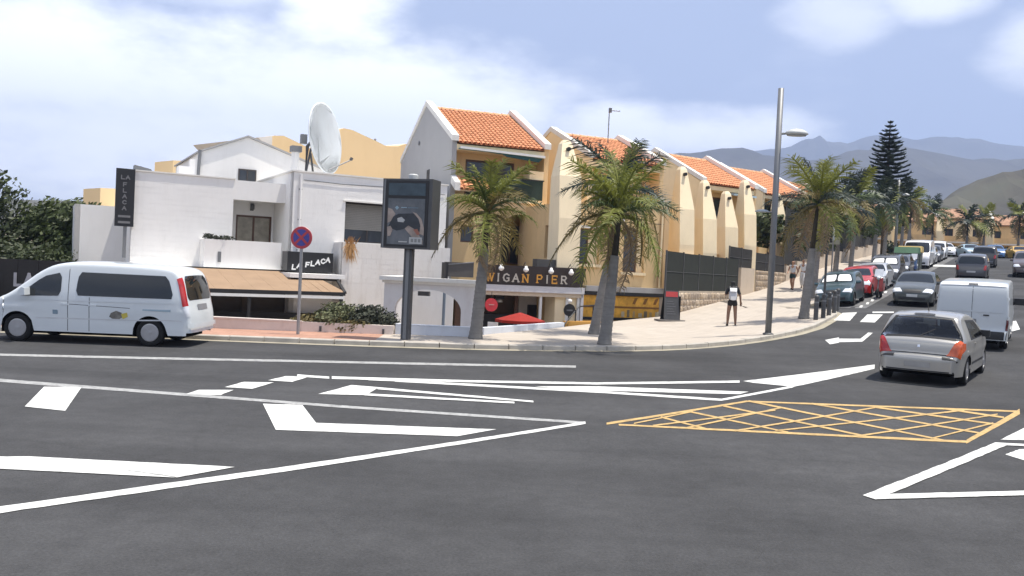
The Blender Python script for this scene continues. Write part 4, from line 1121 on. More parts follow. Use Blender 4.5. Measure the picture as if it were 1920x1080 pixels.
for x in (0.5, 2.25):
    MB().box(x, x + 0.06, -0.03, 0.0, 0.28, 0.42).build('drain_hole', M_DGREY, T)
T = thing('low_wall', 'low white wall in painted bluish shade below the arched porch', 'wall', (-3.2, 24.72, 0))
MB().box(0, 2.2, 0, 0.2, -0.95, 0.55).build('wall_body', M_LOWB, T)
MB().box(0, 2.2, -0.015, 0.215, 0.55, 0.58).build('coping', M_LOWB, T)
a, b = Vector((-0.75, 25.6)), Vector((1.95, 32.0)); L = (b - a).length
T = thing('low_wall', 'low white wall beside the pub terrace running back from the nearest palm', 'wall', (*a, 0), math.atan2(b.y - a.y, b.x - a.x))
MB().prism([(0, 0, -0.95), (L, 0, -0.95), (L, 0, 0.42), (0, 0, 0.52)], (0, 0.2, 0)).build('wall_body', M_LOWB, T, fix=True)
T = thing('low_wall', 'short orange painted low wall at the head of the pub steps', 'wall', (2.1, 33.1, 0), R(42))
MB().box(0, 1.9, 0, 0.2, -0.95, 0.40).build('wall_body', M_ORNG, T)

# ------------------------------------------------------------------ yellow blocks far behind
def back_block(label, pts, y, depth, m, par=None):
    x0 = pts[0][0]
    T = thing('apartment_block', label, 'building', (x0, y, 0), R(48), 'yellow blocks behind the bar')
    def far_z(x, z): return z if z < 0 else 2.25 + (z - 2.25) * (1 + (x - x0) * 1.11 / y)
    MB().prism([((x - x0) * 1.62, 0, far_z(x, z)) for x, z in pts], (0, min(depth, 2.2), 0)).build('wall', m, T, fix=True)
    return T
M_YBACK = mat('sunlit yellow render', (0.84, 0.63, 0.35), 0.9, 0.04, 0.3, stain=(0.7, 0.48, 0.22), stain_amt=0.3, stain_scale=(0.2, 0.2, 0.06))  # raised base colour carries the sunlight on the back blocks
bb = back_block('large yellow block with a wavy roofline behind the satellite dish', [(-11.75, -1), (-11.82, 10.37), (-11.22, 10.64), (-10.81, 10.56), (-9.51, 9.91), (-9.06, 9.67), (-8.42, 9.7), (-7.99, 9.88), (-7.0, 9.5), (-5.0, 9.5), (-5.0, -1)], 56, 9, M_YBACK)
MB().box(4.2, 4.3, 1, 1.1, 9.8, 10.6).build('roof_pole', M_GREY, bb)
bb = back_block('yellow gabled block behind the white gabled house', [(-17.35, -1), (-17.42, 10.63), (-17.16, 10.79), (-16.68, 10.82), (-15.34, 10.06), (-13.0, 9.3), (-13.0, -1)], 62, 9, M_YBACK)
MB().prism([(-1.0, -0.1, 10.5), (0.1, -0.1, 10.75), (0.1, -0.1, 9.6)], (0, 9, 0)).build('white_gable', M_COPE, bb, fix=True)
back_block('small yellow stair tower left of the white gabled house', [(-19.4, -1), (-19.4, 7.48), (-18.55, 7.48), (-18.55, -1)], 50, 3, M_YBACK)
back_block('narrow yellow tower at the far left of the white building', [(-22.5, -1), (-22.5, 5.6), (-21.6, 5.6), (-21.6, -1)], 48, 3, M_YBACK)
T = thing('white_house', 'small white house at the far left behind the upright sign', 'house', (0, 46, 0))
MB().prism([(-22.0, 0, -1), (-22.0, 0, 4.45), (-18.5, 0, 4.5), (-18.5, 0, -1)], (0, 8, 0)).build('wall', M_WHITE, T, fix=True)
MB().box(-21.9, -21.4, -0.3, 0.0, 2.6, 2.7).build('ledge', M_COPE, T)
T = thing('white_house', 'pale low house with a blue window between the trees and the white building', 'house', (0, 52, 0))
MB().prism([(-27, 0, -1), (-27, 0, 3.9), (-23.6, 0, 3.9), (-23.6, 0, -1)], (0, 8, 0)).build('wall', M_WHITE2, T, fix=True)
MB().box(-25.4, -24.6, -0.06, 0.0, 2.6, 3.3).build('window', mat('blue glass', (0.05, 0.10, 0.18), 0.2), T)
MB().box(-27, -23.6, -0.5, 0.0, 1.9, 2.05).build('ledge', M_YELP, T)

# dark board fence with white letters behind the van
T = thing('lettered_board_wall', 'black board wall with white capital letters at the left behind the van', 'wall', (-21, 26.5, 0))
for k in range(14):
    x0 = k * 0.62
    MB().box(x0, x0 + 0.61, 0, 0.08, -0.95, 1.85).build('board', mat('weathered black board', (0.017, 0.016, 0.015), 0.8, 0.3, 3), T)
lettering(T, 'LA FLACA', 6.1, 1.08, 0.24, 0.34, 0.08, -0.015, 0.085, [mat('grey white lettering', (0.34, 0.34, 0.36), 0.7)])
T2 = thing('wooden_gatepost', 'pale wooden post at the left edge behind the van', 'post', (-15.55, 26.2, 0))
MB().box(-0.3, 0.12, 0, 0.15, -0.95, 1.3).build('post_body', mat('pale timber', (0.25, 0.18, 0.10), 0.8, 0.2, 5), T2)

# ------------------------------------------------------------------ street wall of rough stone with screened fences on top
M_STONE = [mat('rough stone %d' % k, c, 0.95, 0.18, 6, 0.5, 18, spec=0.1) for k, c in enumerate(((0.46, 0.37, 0.27), (0.40, 0.32, 0.24), (0.52, 0.43, 0.33), (0.35, 0.29, 0.23)))]
M_MORT = mat('stone mortar', (0.40, 0.34, 0.27), 0.95, 0.12, 4, spec=0.1)
def stone_mesh(seed):
    rd = random.Random(seed); mb = MB(); n = 8
    o = [(0.5 * (abs(math.cos(t)) ** 0.6) * math.copysign(1, math.cos(t)) * rd.uniform(0.88, 1.0), 0.5 * (abs(math.sin(t)) ** 0.6) * math.copysign(1, math.sin(t)) * rd.uniform(0.88, 1.0)) for t in [2 * math.pi * (i + 0.5) / n for i in range(n)]]
    mb.v = [(x, 0.02, z) for x, z in o] + [(x * 0.8, -0.05 * rd.uniform(0.7, 1.2), z * 0.8) for x, z in o] + [(rd.uniform(-.1, .1), -0.07, rd.uniform(-.1, .1))]
    for i in range(n):
        j = (i + 1) % n
        mb.f.append((i, j, n + j, n + i)); mb.f.append((n + i, n + j, 2 * n))
    return mb
STONES = [[stone_mesh(s).mesh('stone', M_STONE[(s + q) % 4]) for q in range(4)] for s in range(5)]
def stone_wall(label, p, q, zlo, top, seed, course=0.30):
    """p->q plan line; stones fill from the pavement to the top height."""
    p, q = Vector(p), Vector(q); L = (q - p).length; d = (q - p) / L
    T = thing('stone_wall', label, 'wall', (*p, 0), math.atan2(d.y, d.x), 'rough stone street walls')
    mb = MB().box(0, L, 0.03, 0.45, zlo - 0.4, top - 0.02)
    mb.build('wall_core', M_MORT, T)
    rd = random.Random(seed)
    z = zlo; r = 0
    while z < top - 0.1:
        h = min(course * rd.uniform(0.85, 1.15), top - z)
        s = rd.uniform(-0.2, 0)
        while s < L:
            w = rd.uniform(0.28, 0.62)
            a, b = max(s, 0), min(s + w, L)
            m = p + d * ((a + b) / 2)
            if b - a > 0.12 and z + h > terr(m.x, m.y) + 0.1:
                o = link('stone', rd.choice(rd.choice(STONES)), T, ((a + b) / 2, 0.03, z + h / 2))
                o.scale = ((b - a) * 0.97, 1, h * 0.96)
                o.rotation_euler = (0, rd.uniform(-0.06, 0.06), 0)
            s += w
        z += h; r += 1
    return T
sw = uv
stone_wall('rough stone wall under the first green fence behind the woman', (6.75, 37.9), (12.15, 47.25), 0.4, 1.66, 11, 0.3)
T = thing('plaster_wall', 'beige plastered wall block under the second dark fence', 'wall', (12.2, 47.35, 0), STREET)
MB().box(0, 2.7, 0, 0.4, 0.6, 2.92).build('wall_body', mat('beige plaster', (0.50, 0.42, 0.33), 0.9, 0.08, 1.5, 0.3, 30), T)
stone_wall('rough stone wall under the third dark fence past the street lamp', (13.75, 50.0), (17.2, 55.9), 1.3, 2.85, 12, 0.34)
T = thing('plaster_wall', 'long beige garden wall running up the street behind parked cars', 'wall', (17.3, 56.1, 0), STREET)
for k in range(14):
    z = terr(*uv(57 + k * 3, -13.2))
    MB().box(k * 3.0, k * 3.0 + 2.98, 0, 0.35, z - 0.6, z + 1.15 + 0.08 * (k % 2)).build('wall_section', mat('beige plaster', (0.5, 0.42, 0.33)), T)

M_SCREEN = mat('dark green screen netting', (0.008, 0.012, 0.008), 0.9, 0.35, 2.0, stain=(0.016, 0.018, 0.013), stain_amt=0.5, stain_scale=(0.5, 0.5, 0.5))
M_SCREEN2 = mat('black brushwood screen', (0.012, 0.012, 0.012), 0.95, 0.4, 3.0)
def fence(label, p, L, z0, z1, m, bays, wires=1):
    T = thing('screened_fence', label, 'fence', (*p, 0), STREET, 'screened fences along the street wall')
    for k in range(bays):
        a, b = L * k / bays, L * (k + 1) / bays
        MB().box(a + 0.03, b - 0.03, 0.0, 0.03, z0, z1 - 0.02 * (k % 2)).build('screen_panel', m, T)
        for w in range(wires):
            zz = z0 + (z1 - z0) * (w + 1) / (wires + 1)
            MB().tube([(a + 0.03, -0.012, zz), (b - 0.03, -0.012, zz)], 0.008, 4).build('wire', M_GREY, T)
    for k in range(bays + 1):
        x = L * k / bays
        MB().box(x - 0.03, x + 0.03, -0.02, 0.05, z0 - 0.15, z1 + 0.03).build('post', M_DGREY, T)
    return T
fence('dark green screened fence on the stone wall behind the woman', (6.5, 37.6), 10.9, 1.60, 3.34, M_SCREEN, 5, 1)
fence('dark screened fence on the beige plaster block left of the street lamp', (11.2, 46.0), 4.6, 2.9, 3.98, M_SCREEN2, 2)
fence('dark screened fence on the stone wall right of the street lamp', (13.7, 50.2), 6.9, 2.85, 3.85, M_SCREEN2, 3)
fence('long black fence running up the street above the beige garden wall', (17.2, 56.4), 40, 3.4, 7.0, M_SCREEN2, 14)
# ------------------------------------------------------------------ vegetation
M_FROND = [mat('bright frond', (0.185, 0.20, 0.035), 0.6, 0.35, 3, trans=0.3), mat('deep green frond', (0.06, 0.09, 0.022), 0.55, 0.35, 3, trans=0.2),
           mat('blue green frond', (0.026, 0.042, 0.03), 0.5, 0.3, 3, trans=0.15), mat('dry frond', (0.30, 0.22, 0.13), 0.85, 0.3, 4, trans=0.2), mat('olive frond', (0.16, 0.125, 0.035), 0.6, 0.3, 3, trans=0.3)]
M_TRUNK = mat('grey palm trunk', (0.21, 0.20, 0.185), 0.9, 0.18, 4, 0.5, 14, stain=(0.12, 0.11, 0.10), stain_amt=0.85, stain_scale=(0.3, 0.3, 3.5))
M_SHAFT = mat('dark crownshaft', (0.035, 0.03, 0.018), 0.75, 0.35, 5)
def frond_pts(L, droop, rnd, pairs, lw, lf):
    """leaflets on a drooping rachis: one frond along +X."""
    mb = MB()
    def rc(t):
        return Vector((L * (t - 0.16 * droop * t * t), 0, -L * droop * 0.55 * t ** 2.1 + 0.10 * L * t))
    pts = [rc(k / 8) for k in range(9)]
    mb.tube(pts, [0.028 * (1 - 0.85 * k / 8) + 0.004 for k in range(9)], 4)
    for i in range(pairs):
        t = 0.14 + 0.86 * (i + rnd.uniform(-0.2, 0.2)) / pairs
        t = min(max(t, 0.1), 1.0)
        p = rc(t); d = (rc(min(t + 0.02, 1.02)) - rc(t - 0.02)).normalized()
        ln = lf * (math.sin(math.pi * (0.12 + 0.80 * t)) ** 0.6) * rnd.uniform(0.8, 1.1)
        for sgn in (-1, 1):
            sweep = rnd.uniform(0.45, 0.75); dr = rnd.uniform(0.2, 1.1)
            o = Vector((d.x * sweep, sgn * (1 - 0.3 * sweep), d.z * sweep + rnd.uniform(-0.35, 0.55))).normalized()
            a = p + o * ln * 0.5; b = p + o * ln * 0.92 + Vector((0, 0, -dr * ln * 0.55))
            w = d * lw * 0.5
            mb.quad(p - w * 0.6, p + w * 0.6, a + w, a - w)
            mb.quad(a - w, a + w, b)
    return mb
def frond_set(L, pairs, lw, lf, seed):
    """meshes by (material, droop)."""
    out = {}
    for m in range(5):
        for q, dr in enumerate((0.45, 0.95, 1.5)):
            out[m, q] = frond_pts(L, dr, random.Random(seed + m * 7 + q), pairs, lw, lf).mesh('frond', M_FROND[m])
    return out
FS_NEAR = frond_set(1.0, 40, 0.020, 0.32, 50)
FS_FAR = frond_set(1.0, 24, 0.050, 0.34, 90)
def palm(label, loc, trunk_h, crown_z, L, seed, r=0.21, fset=None, n=20, lean=(0, 0), dark=0.0, dry=3, name='palm_tree', spread=1.0, group='street palms'):
    rd = random.Random(seed)
    z = terr(loc[0], loc[1]) + 0.1
    T = thing(name, label, 'palm tree', (loc[0], loc[1], z), 0, group)
    def ax_(h): return Vector((lean[0] * h / crown_z, lean[1] * h / crown_z, h))
    hs = [0, 0.12, 0.35, trunk_h * 0.5, trunk_h * 0.8, trunk_h]
    rs = [r * 1.28, r * 1.2, r * 1.05, r * 0.98, r * 0.86, r * 0.72]
    mb = MB()
    P, Rr = [], []
    for k in range(41):
        h = trunk_h * k / 40
        for a in range(len(hs) - 1):
            if hs[a] <= h <= hs[a + 1] + 1e-6:
                t = (h - hs[a]) / (hs[a + 1] - hs[a]); rr = rs[a] + (rs[a + 1] - rs[a]) * t
        P.append(ax_(h)); Rr.append(rr * (1 + (0.035 if k % 2 else -0.035)))
    mb.tube(P, Rr, 14)
    mb.build('trunk', M_TRUNK, T, smooth=True)
    MB().tube([ax_(trunk_h - 0.02), ax_((trunk_h + crown_z) / 2), ax_(crown_z - 0.1), ax_(crown_z + 0.15)], [r * 0.60, r * 0.46, r * 0.36, 0.03], 10).build('crownshaft', M_SHAFT, T, smooth=True)
    fs = fset or FS_NEAR
    for k in range(n):
        f = k / (n - 1)                      # 0 = top spear, 1 = oldest
        el = R(82 - 104 * f ** 0.85 * spread) + rd.gauss(0, 0.10)
        az = k * 2.39996 + rd.gauss(0, 0.25)
        if f < 0.3: m = 0 if rd.random() > dark else 2
        elif f < 0.75: m = rd.choice([0, 1, 4, 1]) if rd.random() > dark else rd.choice([1, 2, 2])
        else: m = rd.choice([1, 4, 0])
        if k >= n - dry: m = 3; el = R(-38) + rd.gauss(0, 0.2)
        q = 0 if f < 0.35 else (1 if f < 0.7 else 2)
        o = link('frond', fs[m, q], T, ax_(crown_z - 0.35 * f + 0.1))
        sc = L * rd.uniform(0.82, 1.1) * (0.85 if f < 0.15 else 1)
        o.scale = (sc, sc, sc)
        o.rotation_euler = (rd.gauss(0, 0.25), -el, az)
    return T
palm('nearest palm with a stout trunk in front of the pub sign', (-0.94, 24.3), 2.5, 3.6, 1.7, 3, 0.16, n=22, dry=2, lean=(0.2, 0))
palm('largest front palm standing at the kerb by the yellow corner building', (2.58, 24.05), 2.45, 3.7, 2.0, 14, 0.16, n=23, dry=2, lean=(0.25, 0))
palm('darker taller palm just behind the largest kerb palm', (2.70, 28.6), 2.3, 4.75, 2.2, 25, 0.15, n=18, dark=0.9, dry=1, lean=(0.7, 0))
palm('palm with a thick grey trunk at the bollards by the crossing', (11.15, 33.7), 2.7, 4.55, 2.0, 31, 0.17, n=20, lean=(0.35, 0.1), dark=0.35, dry=2)
palm('second palm up the street beside the parked dark teal car', (15.3, 45.1), 2.9, 5.2, 2.3, 33, 0.17, n=18, lean=(0.3, 0), dark=0.3, dry=2)
for k, u in enumerate((53, 60, 67.5, 75, 83, 91)):
    x, y = uv(u, -9.4 - 0.3 * (k % 2))
    palm(('third palm up the left side of the street', 'fourth palm up the left side of the street', 'fifth palm up the left side of the street', 'sixth palm up the left side of the street',
          'seventh palm up the left side of the street', 'last palm before the far row of cars on the left')[k], (x, y), 2.8 + 0.2 * (k % 3), 4.6 + 0.35 * ((k * 5) % 3), 2.2, 60 + k, 0.15, FS_FAR, n=14, lean=(0.2, 0), dark=0.55, dry=1)
for k, (x, y) in enumerate(((31, 99), (34.5, 101.5), (38, 100), (41.5, 102), (45, 101), (48.5, 103), (52, 102), (55, 104), (58.5, 103), (62, 105.5), (65, 104.5), (68.5, 107))):
    palm('far palm in front of the far yellow houses, number %s from the left' % ('one', 'two', 'three', 'four', 'five', 'six', 'seven', 'eight', 'nine', 'ten', 'eleven', 'twelve')[k], (x, y), 2.6, 4.2 + 0.5 * ((k * 7) % 3), 2.5, 80 + k, 0.16, FS_FAR, n=15, dark=0.6, dry=1, group='far palms')

# leaf clouds for broad-leaved trees and bushes
def leaf_cloud(blobs, count, size, seed, flat=0.35):
    """blobs: (centre, radii). Small two-faced leaf clumps near the blob surfaces, uneven, with gaps."""
    rd = random.Random(seed); mb = MB()
    vol = [r[0] * r[1] * r[2] for _, r in blobs]; tot = sum(vol)
    for (c, r), v in zip(blobs, vol):
        n = int(count * v / tot)
        for _ in range(n):
            d = Vector((rd.gauss(0, 1), rd.gauss(0, 1), rd.gauss(0, 1))).normalized()
            k = rd.random() ** 0.35
            bump = 1 + 0.22 * math.sin(d.x * 7 + seed) * math.sin(d.y * 6 + 1.3) + 0.12 * math.sin(d.z * 11)
            p = Vector((c[0] + d.x * r[0] * k * bump, c[1] + d.y * r[1] * k * bump, c[2] + d.z * r[2] * k * bump))
            s = size * rd.uniform(0.6, 1.4)
            n1 = (d + Vector((rd.gauss(0, .7), rd.gauss(0, .7), rd.gauss(0, .7)))).normalized()
            a = n1.orthogonal().normalized(); b = n1.cross(a)
            a = a * s; b = b * s * 0.55
            mb.quad(p - a, p - a * 0.2 + b, p + a, p - a * 0.2 - b)
    return mb
M_LEAFD = mat('dark broad leaf', (0.022, 0.034, 0.010), 0.6, 0.5, 0.9, trans=0.15, col2=(0.04, 0.055, 0.014))
M_LEAFG = mat('mid green leaf', (0.03, 0.048, 0.012), 0.6, 0.5, 1.0, trans=0.2, col2=(0.06, 0.08, 0.018))
M_BARK = mat('brown bark', (0.10, 0.075, 0.05), 0.95, 0.3, 5, 0.5, 12)
def broad_tree(label, loc, blobs, count, size, seed, m, trunk_h, r=0.2):
    T = thing('broadleaf_tree', label, 'tree', loc, 0, 'dark trees at the left')
    mb = MB().tube([(0, 0, 0), (0.05, 0, trunk_h * 0.5), (0, 0, trunk_h)], [r * 1.3, r, r * 0.8], 9)
    mb.build('trunk', M_BARK, T, smooth=True)
    for (c, rr) in blobs[:5]:
        MB().tube([(0, 0, trunk_h * 0.75), (c[0] * 0.5, c[1] * 0.5, (trunk_h + c[2]) / 2), (c[0], c[1], c[2])], [r * 0.55, r * 0.35, 0.03], 6).build('limb', M_BARK, T, smooth=True)
    leaf_cloud(blobs, count, size, seed).build('crown', m, T)
    return T
broad_tree('tallest dark leafy tree at the left edge behind the van', (-21.6, 36.5, -1.5), [((-0.3, 0, 5.7), (1.5, 1.5, 1.2)), ((-0.2, 0, 4.3), (1.8, 1.5, 1.2)), ((0.6, -0.2, 3.3), (1.7, 1.6, 1.5)), ((-1.4, 0, 3.6), (1.6, 1.5, 1.9)), ((0.3, -0.4, 1.8), (2.2, 1.6, 1.4))], 13000, 0.105, 5, M_LEAFD, 2.2)
broad_tree('rounded green tree between the tallest tree and the white building', (-18.9, 37.4, -0.6), [((0, 0, 4.0), (1.3, 1.3, 1.0)), ((0.9, 0, 3.6), (1.2, 1.2, 1.2)), ((-1.1, 0, 3.8), (1.2, 1.2, 1.0)), ((0.2, -0.3, 2.3), (2.0, 1.6, 1.5))], 13000, 0.10, 6, M_LEAFG, 2.0)
broad_tree('low dark tree in front of the other trees at the left', (-19.3, 34.0, -0.9), [((0, 0, 2.2), (2.6, 1.2, 1.2)), ((-2.2, 0, 2.0), (2.0, 1.2, 1.2)), ((1.7, 0, 1.7), (1.1, 1.0, 1.0))], 10000, 0.10, 8, M_LEAFD, 1.4, 0.14)

# bushes in the planter: succulent cushions
M_BUSH = mat('grey green succulent', (0.10, 0.11, 0.05), 0.75, 0.35, 4, col2=(0.12, 0.13, 0.06))
M_BUSHD = mat('dark bush', (0.045, 0.052, 0.032), 0.75, 0.4, 4)
M_BUSHO = mat('olive trailing bush', (0.13, 0.105, 0.035), 0.8, 0.35, 5)
for k, (lab, x, bl, m, cnt) in enumerate((
        ('green cushion bush in the middle of the planter', -4.85, [((0, 0.2, 0.72), (0.62, 0.4, 0.36)), ((-0.25, -0.1, 0.6), (0.5, 0.3, 0.25))], M_BUSH, 2600),
        ('dark rounded bush at the right end of the planter', -3.95, [((0, 0.2, 0.72), (0.5, 0.4, 0.34)), ((0.45, 0.15, 0.62), (0.34, 0.35, 0.26)), ((-0.25, -0.05, 0.62), (0.4, 0.3, 0.26))], M_BUSHD, 2600),
        ('olive bush trailing over the left of the planter wall', -5.55, [((0, 0.0, 0.56), (0.55, 0.3, 0.16)), ((0.55, -0.12, 0.5), (0.3, 0.2, 0.16))], M_BUSHO, 1500),
        ('brown trailing plant hanging over the front of the planter wall', -4.55, [((0, -0.22, 0.42), (0.5, 0.16, 0.2)), ((0.35, -0.2, 0.5), (0.3, 0.16, 0.16))], M_BUSHO, 1300))):
    T = thing('planter_bush', lab, 'bush', (x, 24.95, 0), 0, 'bushes in the roadside planter')
    leaf_cloud(bl, cnt, 0.05, 20 + k).build('foliage', m, T)
    MB().tube([(0, 0.2, 0.3), (0, 0.2, 0.6)], 0.03, 6).build('stem', M_BARK, T)
T = thing('balcony_plant', 'low dark plant on the corner of the white balcony', 'plant', (-8.8, 35.0, 0), R(28))
leaf_cloud([((-2.6, 0.2, 2.92), (0.5, 0.12, 0.1)), ((-3.1, 0.3, 2.95), (0.2, 0.15, 0.12))], 500, 0.05, 44).build('foliage', M_BUSHD, T)

# Norfolk pine: level whorls of upturned branches
NP = thing('norfolk_pine', 'tall tiered Norfolk pine rising above the street palms', 'tree', (30.6, 73.5, 3.2))
MB().tube([(0, 0, 0), (0, 0, 6), (0, 0, 12.8)], [0.28, 0.18, 0.03], 10).build('trunk', M_BARK, NP, smooth=True)
rd = random.Random(12)
M_PINE = mat('dark pine needle', (0.035, 0.055, 0.04), 0.75, 0.35, 2)
tiers = 19
for k in range(tiers):
    f = k / (tiers - 1)
    z = 6.3 + 6.3 * f ** 0.95
    ln = 2.25 * (1 - f) ** 0.72 + 0.16
    mb = MB(); nb = 7 if f < 0.75 else 5
    for j in range(nb):
        a = 2 * math.pi * j / nb + k * 0.7 + rd.gauss(0, 0.12); l = ln * rd.uniform(0.85, 1.08)
        dr = Vector((math.cos(a), math.sin(a), 0)); sd = Vector((-dr.y, dr.x, 0))
        P = [Vector((0, 0, z)) + dr * l * t + Vector((0, 0, -0.06 * l * math.sin(t * 2.4) + 0.16 * l * t * t)) for t in (0, 0.25, 0.5, 0.75, 1.0)]
        mb.tube(P, [0.05, 0.045, 0.04, 0.03, 0.012], 4)
        m = max(5, int(l * 11))
        for q in range(m):
            t = 0.12 + 0.88 * q / m; i = min(int(t * 4), 3); p = P[i].lerp(P[i + 1], t * 4 - i)
            w = 0.40 * (1 - 0.6 * t) * min(1, l) + 0.07
            for sgn in (-1, 1):
                e = p + sd * sgn * w + dr * 0.12 + Vector((0, 0, rd.uniform(0.06, 0.2)))
                mb.quad(p - dr * 0.06, p + dr * 0.06, e)
                mb.quad(p - dr * 0.05 + Vector((0, 0, 0.05)), e, p + Vector((0, 0, -0.05)))
    mb.build('branch_whorl', M_PINE, NP)

# hedges and shrubs up the street, behind the fence
for k, (u, v, rr) in enumerate(((60, -15, (2.2, 1.6, 1.3)), (66, -15.2, (2.6, 1.6, 1.6)), (73, -15.0, (2.4, 1.6, 1.4)), (80, -15.3, (2.8, 1.8, 1.7)), (88, -15.0, (2.6, 1.8, 1.5)), (95, -14.5, (2.8, 2, 1.6)))):
    x, y = uv(u, v); z = terr(x, y)
    T = thing('garden_shrub', 'dark rounded shrub behind the long black fence, %s up the street' % ('first', 'second', 'third', 'fourth', 'fifth', 'sixth')[k], 'shrub', (x, y, z), 0, 'shrubs behind the long fence')
    leaf_cloud([((0, 0, 3.2), rr), ((1.0, 0.4, 2.7), (rr[0] * 0.7, 1.2, 1.2))], 1500, 0.22, 70 + k).build('foliage', M_LEAFD if k % 2 else M_LEAFG, T)
    MB().tube([(0, 0, -0.3), (0, 0, 2.6)], [0.15, 0.1], 7).build('stem', M_BARK, T)
# ------------------------------------------------------------------ vehicles
M_TYRE = mat('tyre rubber', (0.012, 0.012, 0.012), 0.85, 0.15, 8, spec=0.3)
M_RIM = mat('wheel alloy', (0.42, 0.42, 0.43), 0.35, 0.1, 6, metal=0.8)
M_CGLASS = mat('tinted car glass', (0.012, 0.015, 0.017), 0.04, 0.15, 1.5, spec=0.6)
M_CGLASS2 = mat('clear car glass over a dim cabin', (0.055, 0.062, 0.065), 0.04, 0.55, 2.2, spec=0.6)
M_TRIM = mat('black car trim', (0.014, 0.014, 0.015), 0.55, 0.1, 5)
M_UNDER = mat('car underbody', (0.006, 0.006, 0.006), 0.95, 0.1, 5, spec=0.1)
M_TAIL = mat('red tail lamp', (0.42, 0.012, 0.010), 0.15, 0.25, 8, coat=0.6)
M_TAILO = mat('orange tail lamp', (0.62, 0.10, 0.02), 0.15, 0.25, 8, coat=0.6)
M_HEAD = mat('headlamp glass', (0.70, 0.72, 0.74), 0.08, 0.1, 6, spec=0.8, coat=0.6)
M_PLATE = mat('number plate', (0.45, 0.45, 0.44), 0.5, 0.05, 6)
M_PLATE2 = mat('grey number plate', (0.20, 0.20, 0.21), 0.5, 0.05, 6)
M_SEAM = mat('panel gap', (0.02, 0.02, 0.02), 0.9, 0.05, 5)
M_CHROME = mat('chrome trim', (0.75, 0.75, 0.76), 0.12, 0.05, 5, metal=1.0)
M_CLEAR = bpy.data.materials.new('see-through car glass')
M_CLEAR.use_nodes = True
_t = M_CLEAR.node_tree
for _n in list(_t.nodes):
    if _n.type == 'BSDF_PRINCIPLED': _t.nodes.remove(_n)
_tr = _t.nodes.new('ShaderNodeBsdfTransparent'); _tr.inputs[0].default_value = (0.42, 0.45, 0.45, 1)
_gl = _t.nodes.new('ShaderNodeBsdfGlossy'); _gl.inputs['Roughness'].default_value = 0.03
_fr = _t.nodes.new('ShaderNodeFresnel'); _fr.inputs[0].default_value = 1.5
_mx = _t.nodes.new('ShaderNodeMixShader')
_t.links.new(_fr.outputs[0], _mx.inputs[0]); _t.links.new(_tr.outputs[0], _mx.inputs[1]); _t.links.new(_gl.outputs[0], _mx.inputs[2])
_t.links.new(_mx.outputs[0], _t.nodes['Material Output'].inputs['Surface'])
M_SEAT = mat('dark seat cloth', (0.03, 0.032, 0.036), 0.9, 0.2, 6)
def cabin(T, z0, xs_, W_):
    for x, kind in xs_:
        for sg in (-1, 1):
            y = sg * W_ * 0.44
            MB().prism([(x - 0.05, y - 0.24, z0), (x + 0.10, y - 0.24, z0), (x - 0.10, y - 0.22, z0 + 0.50), (x - 0.20, y - 0.22, z0 + 0.50)], (0, 0.46, 0)).build('seat_back', M_SEAT, T, fix=True)
            MB().box(x - 0.22, x - 0.12, y - 0.12, y + 0.12, z0 + 0.54, z0 + 0.70).build('headrest', M_SEAT, T)
    MB().box(0.45, 0.85, -W_ * 0.8, W_ * 0.8, z0 - 0.05, z0 + 0.22).build('dashboard', M_TRIM, T)
    MB().box(-1.55, -1.1, -W_ * 0.72, W_ * 0.72, z0 + 0.16, z0 + 0.19).build('parcel_shelf', M_TRIM, T)
def paint(name, col, metal=0.0, rough=0.28):
    return mat(name, col, rough, 0.03, 0.8, metal=metal, coat=0.7, spec=0.5)

def smooth_profile(pts, it=2):
    P = [Vector(p) for p in pts]
    for _ in range(it):
        Q = [P[0]]
        for a, b in zip(P[:-1], P[1:]):
            Q += [a.lerp(b, 0.25), a.lerp(b, 0.75)]
        Q.append(P[-1]); P = Q
    return P

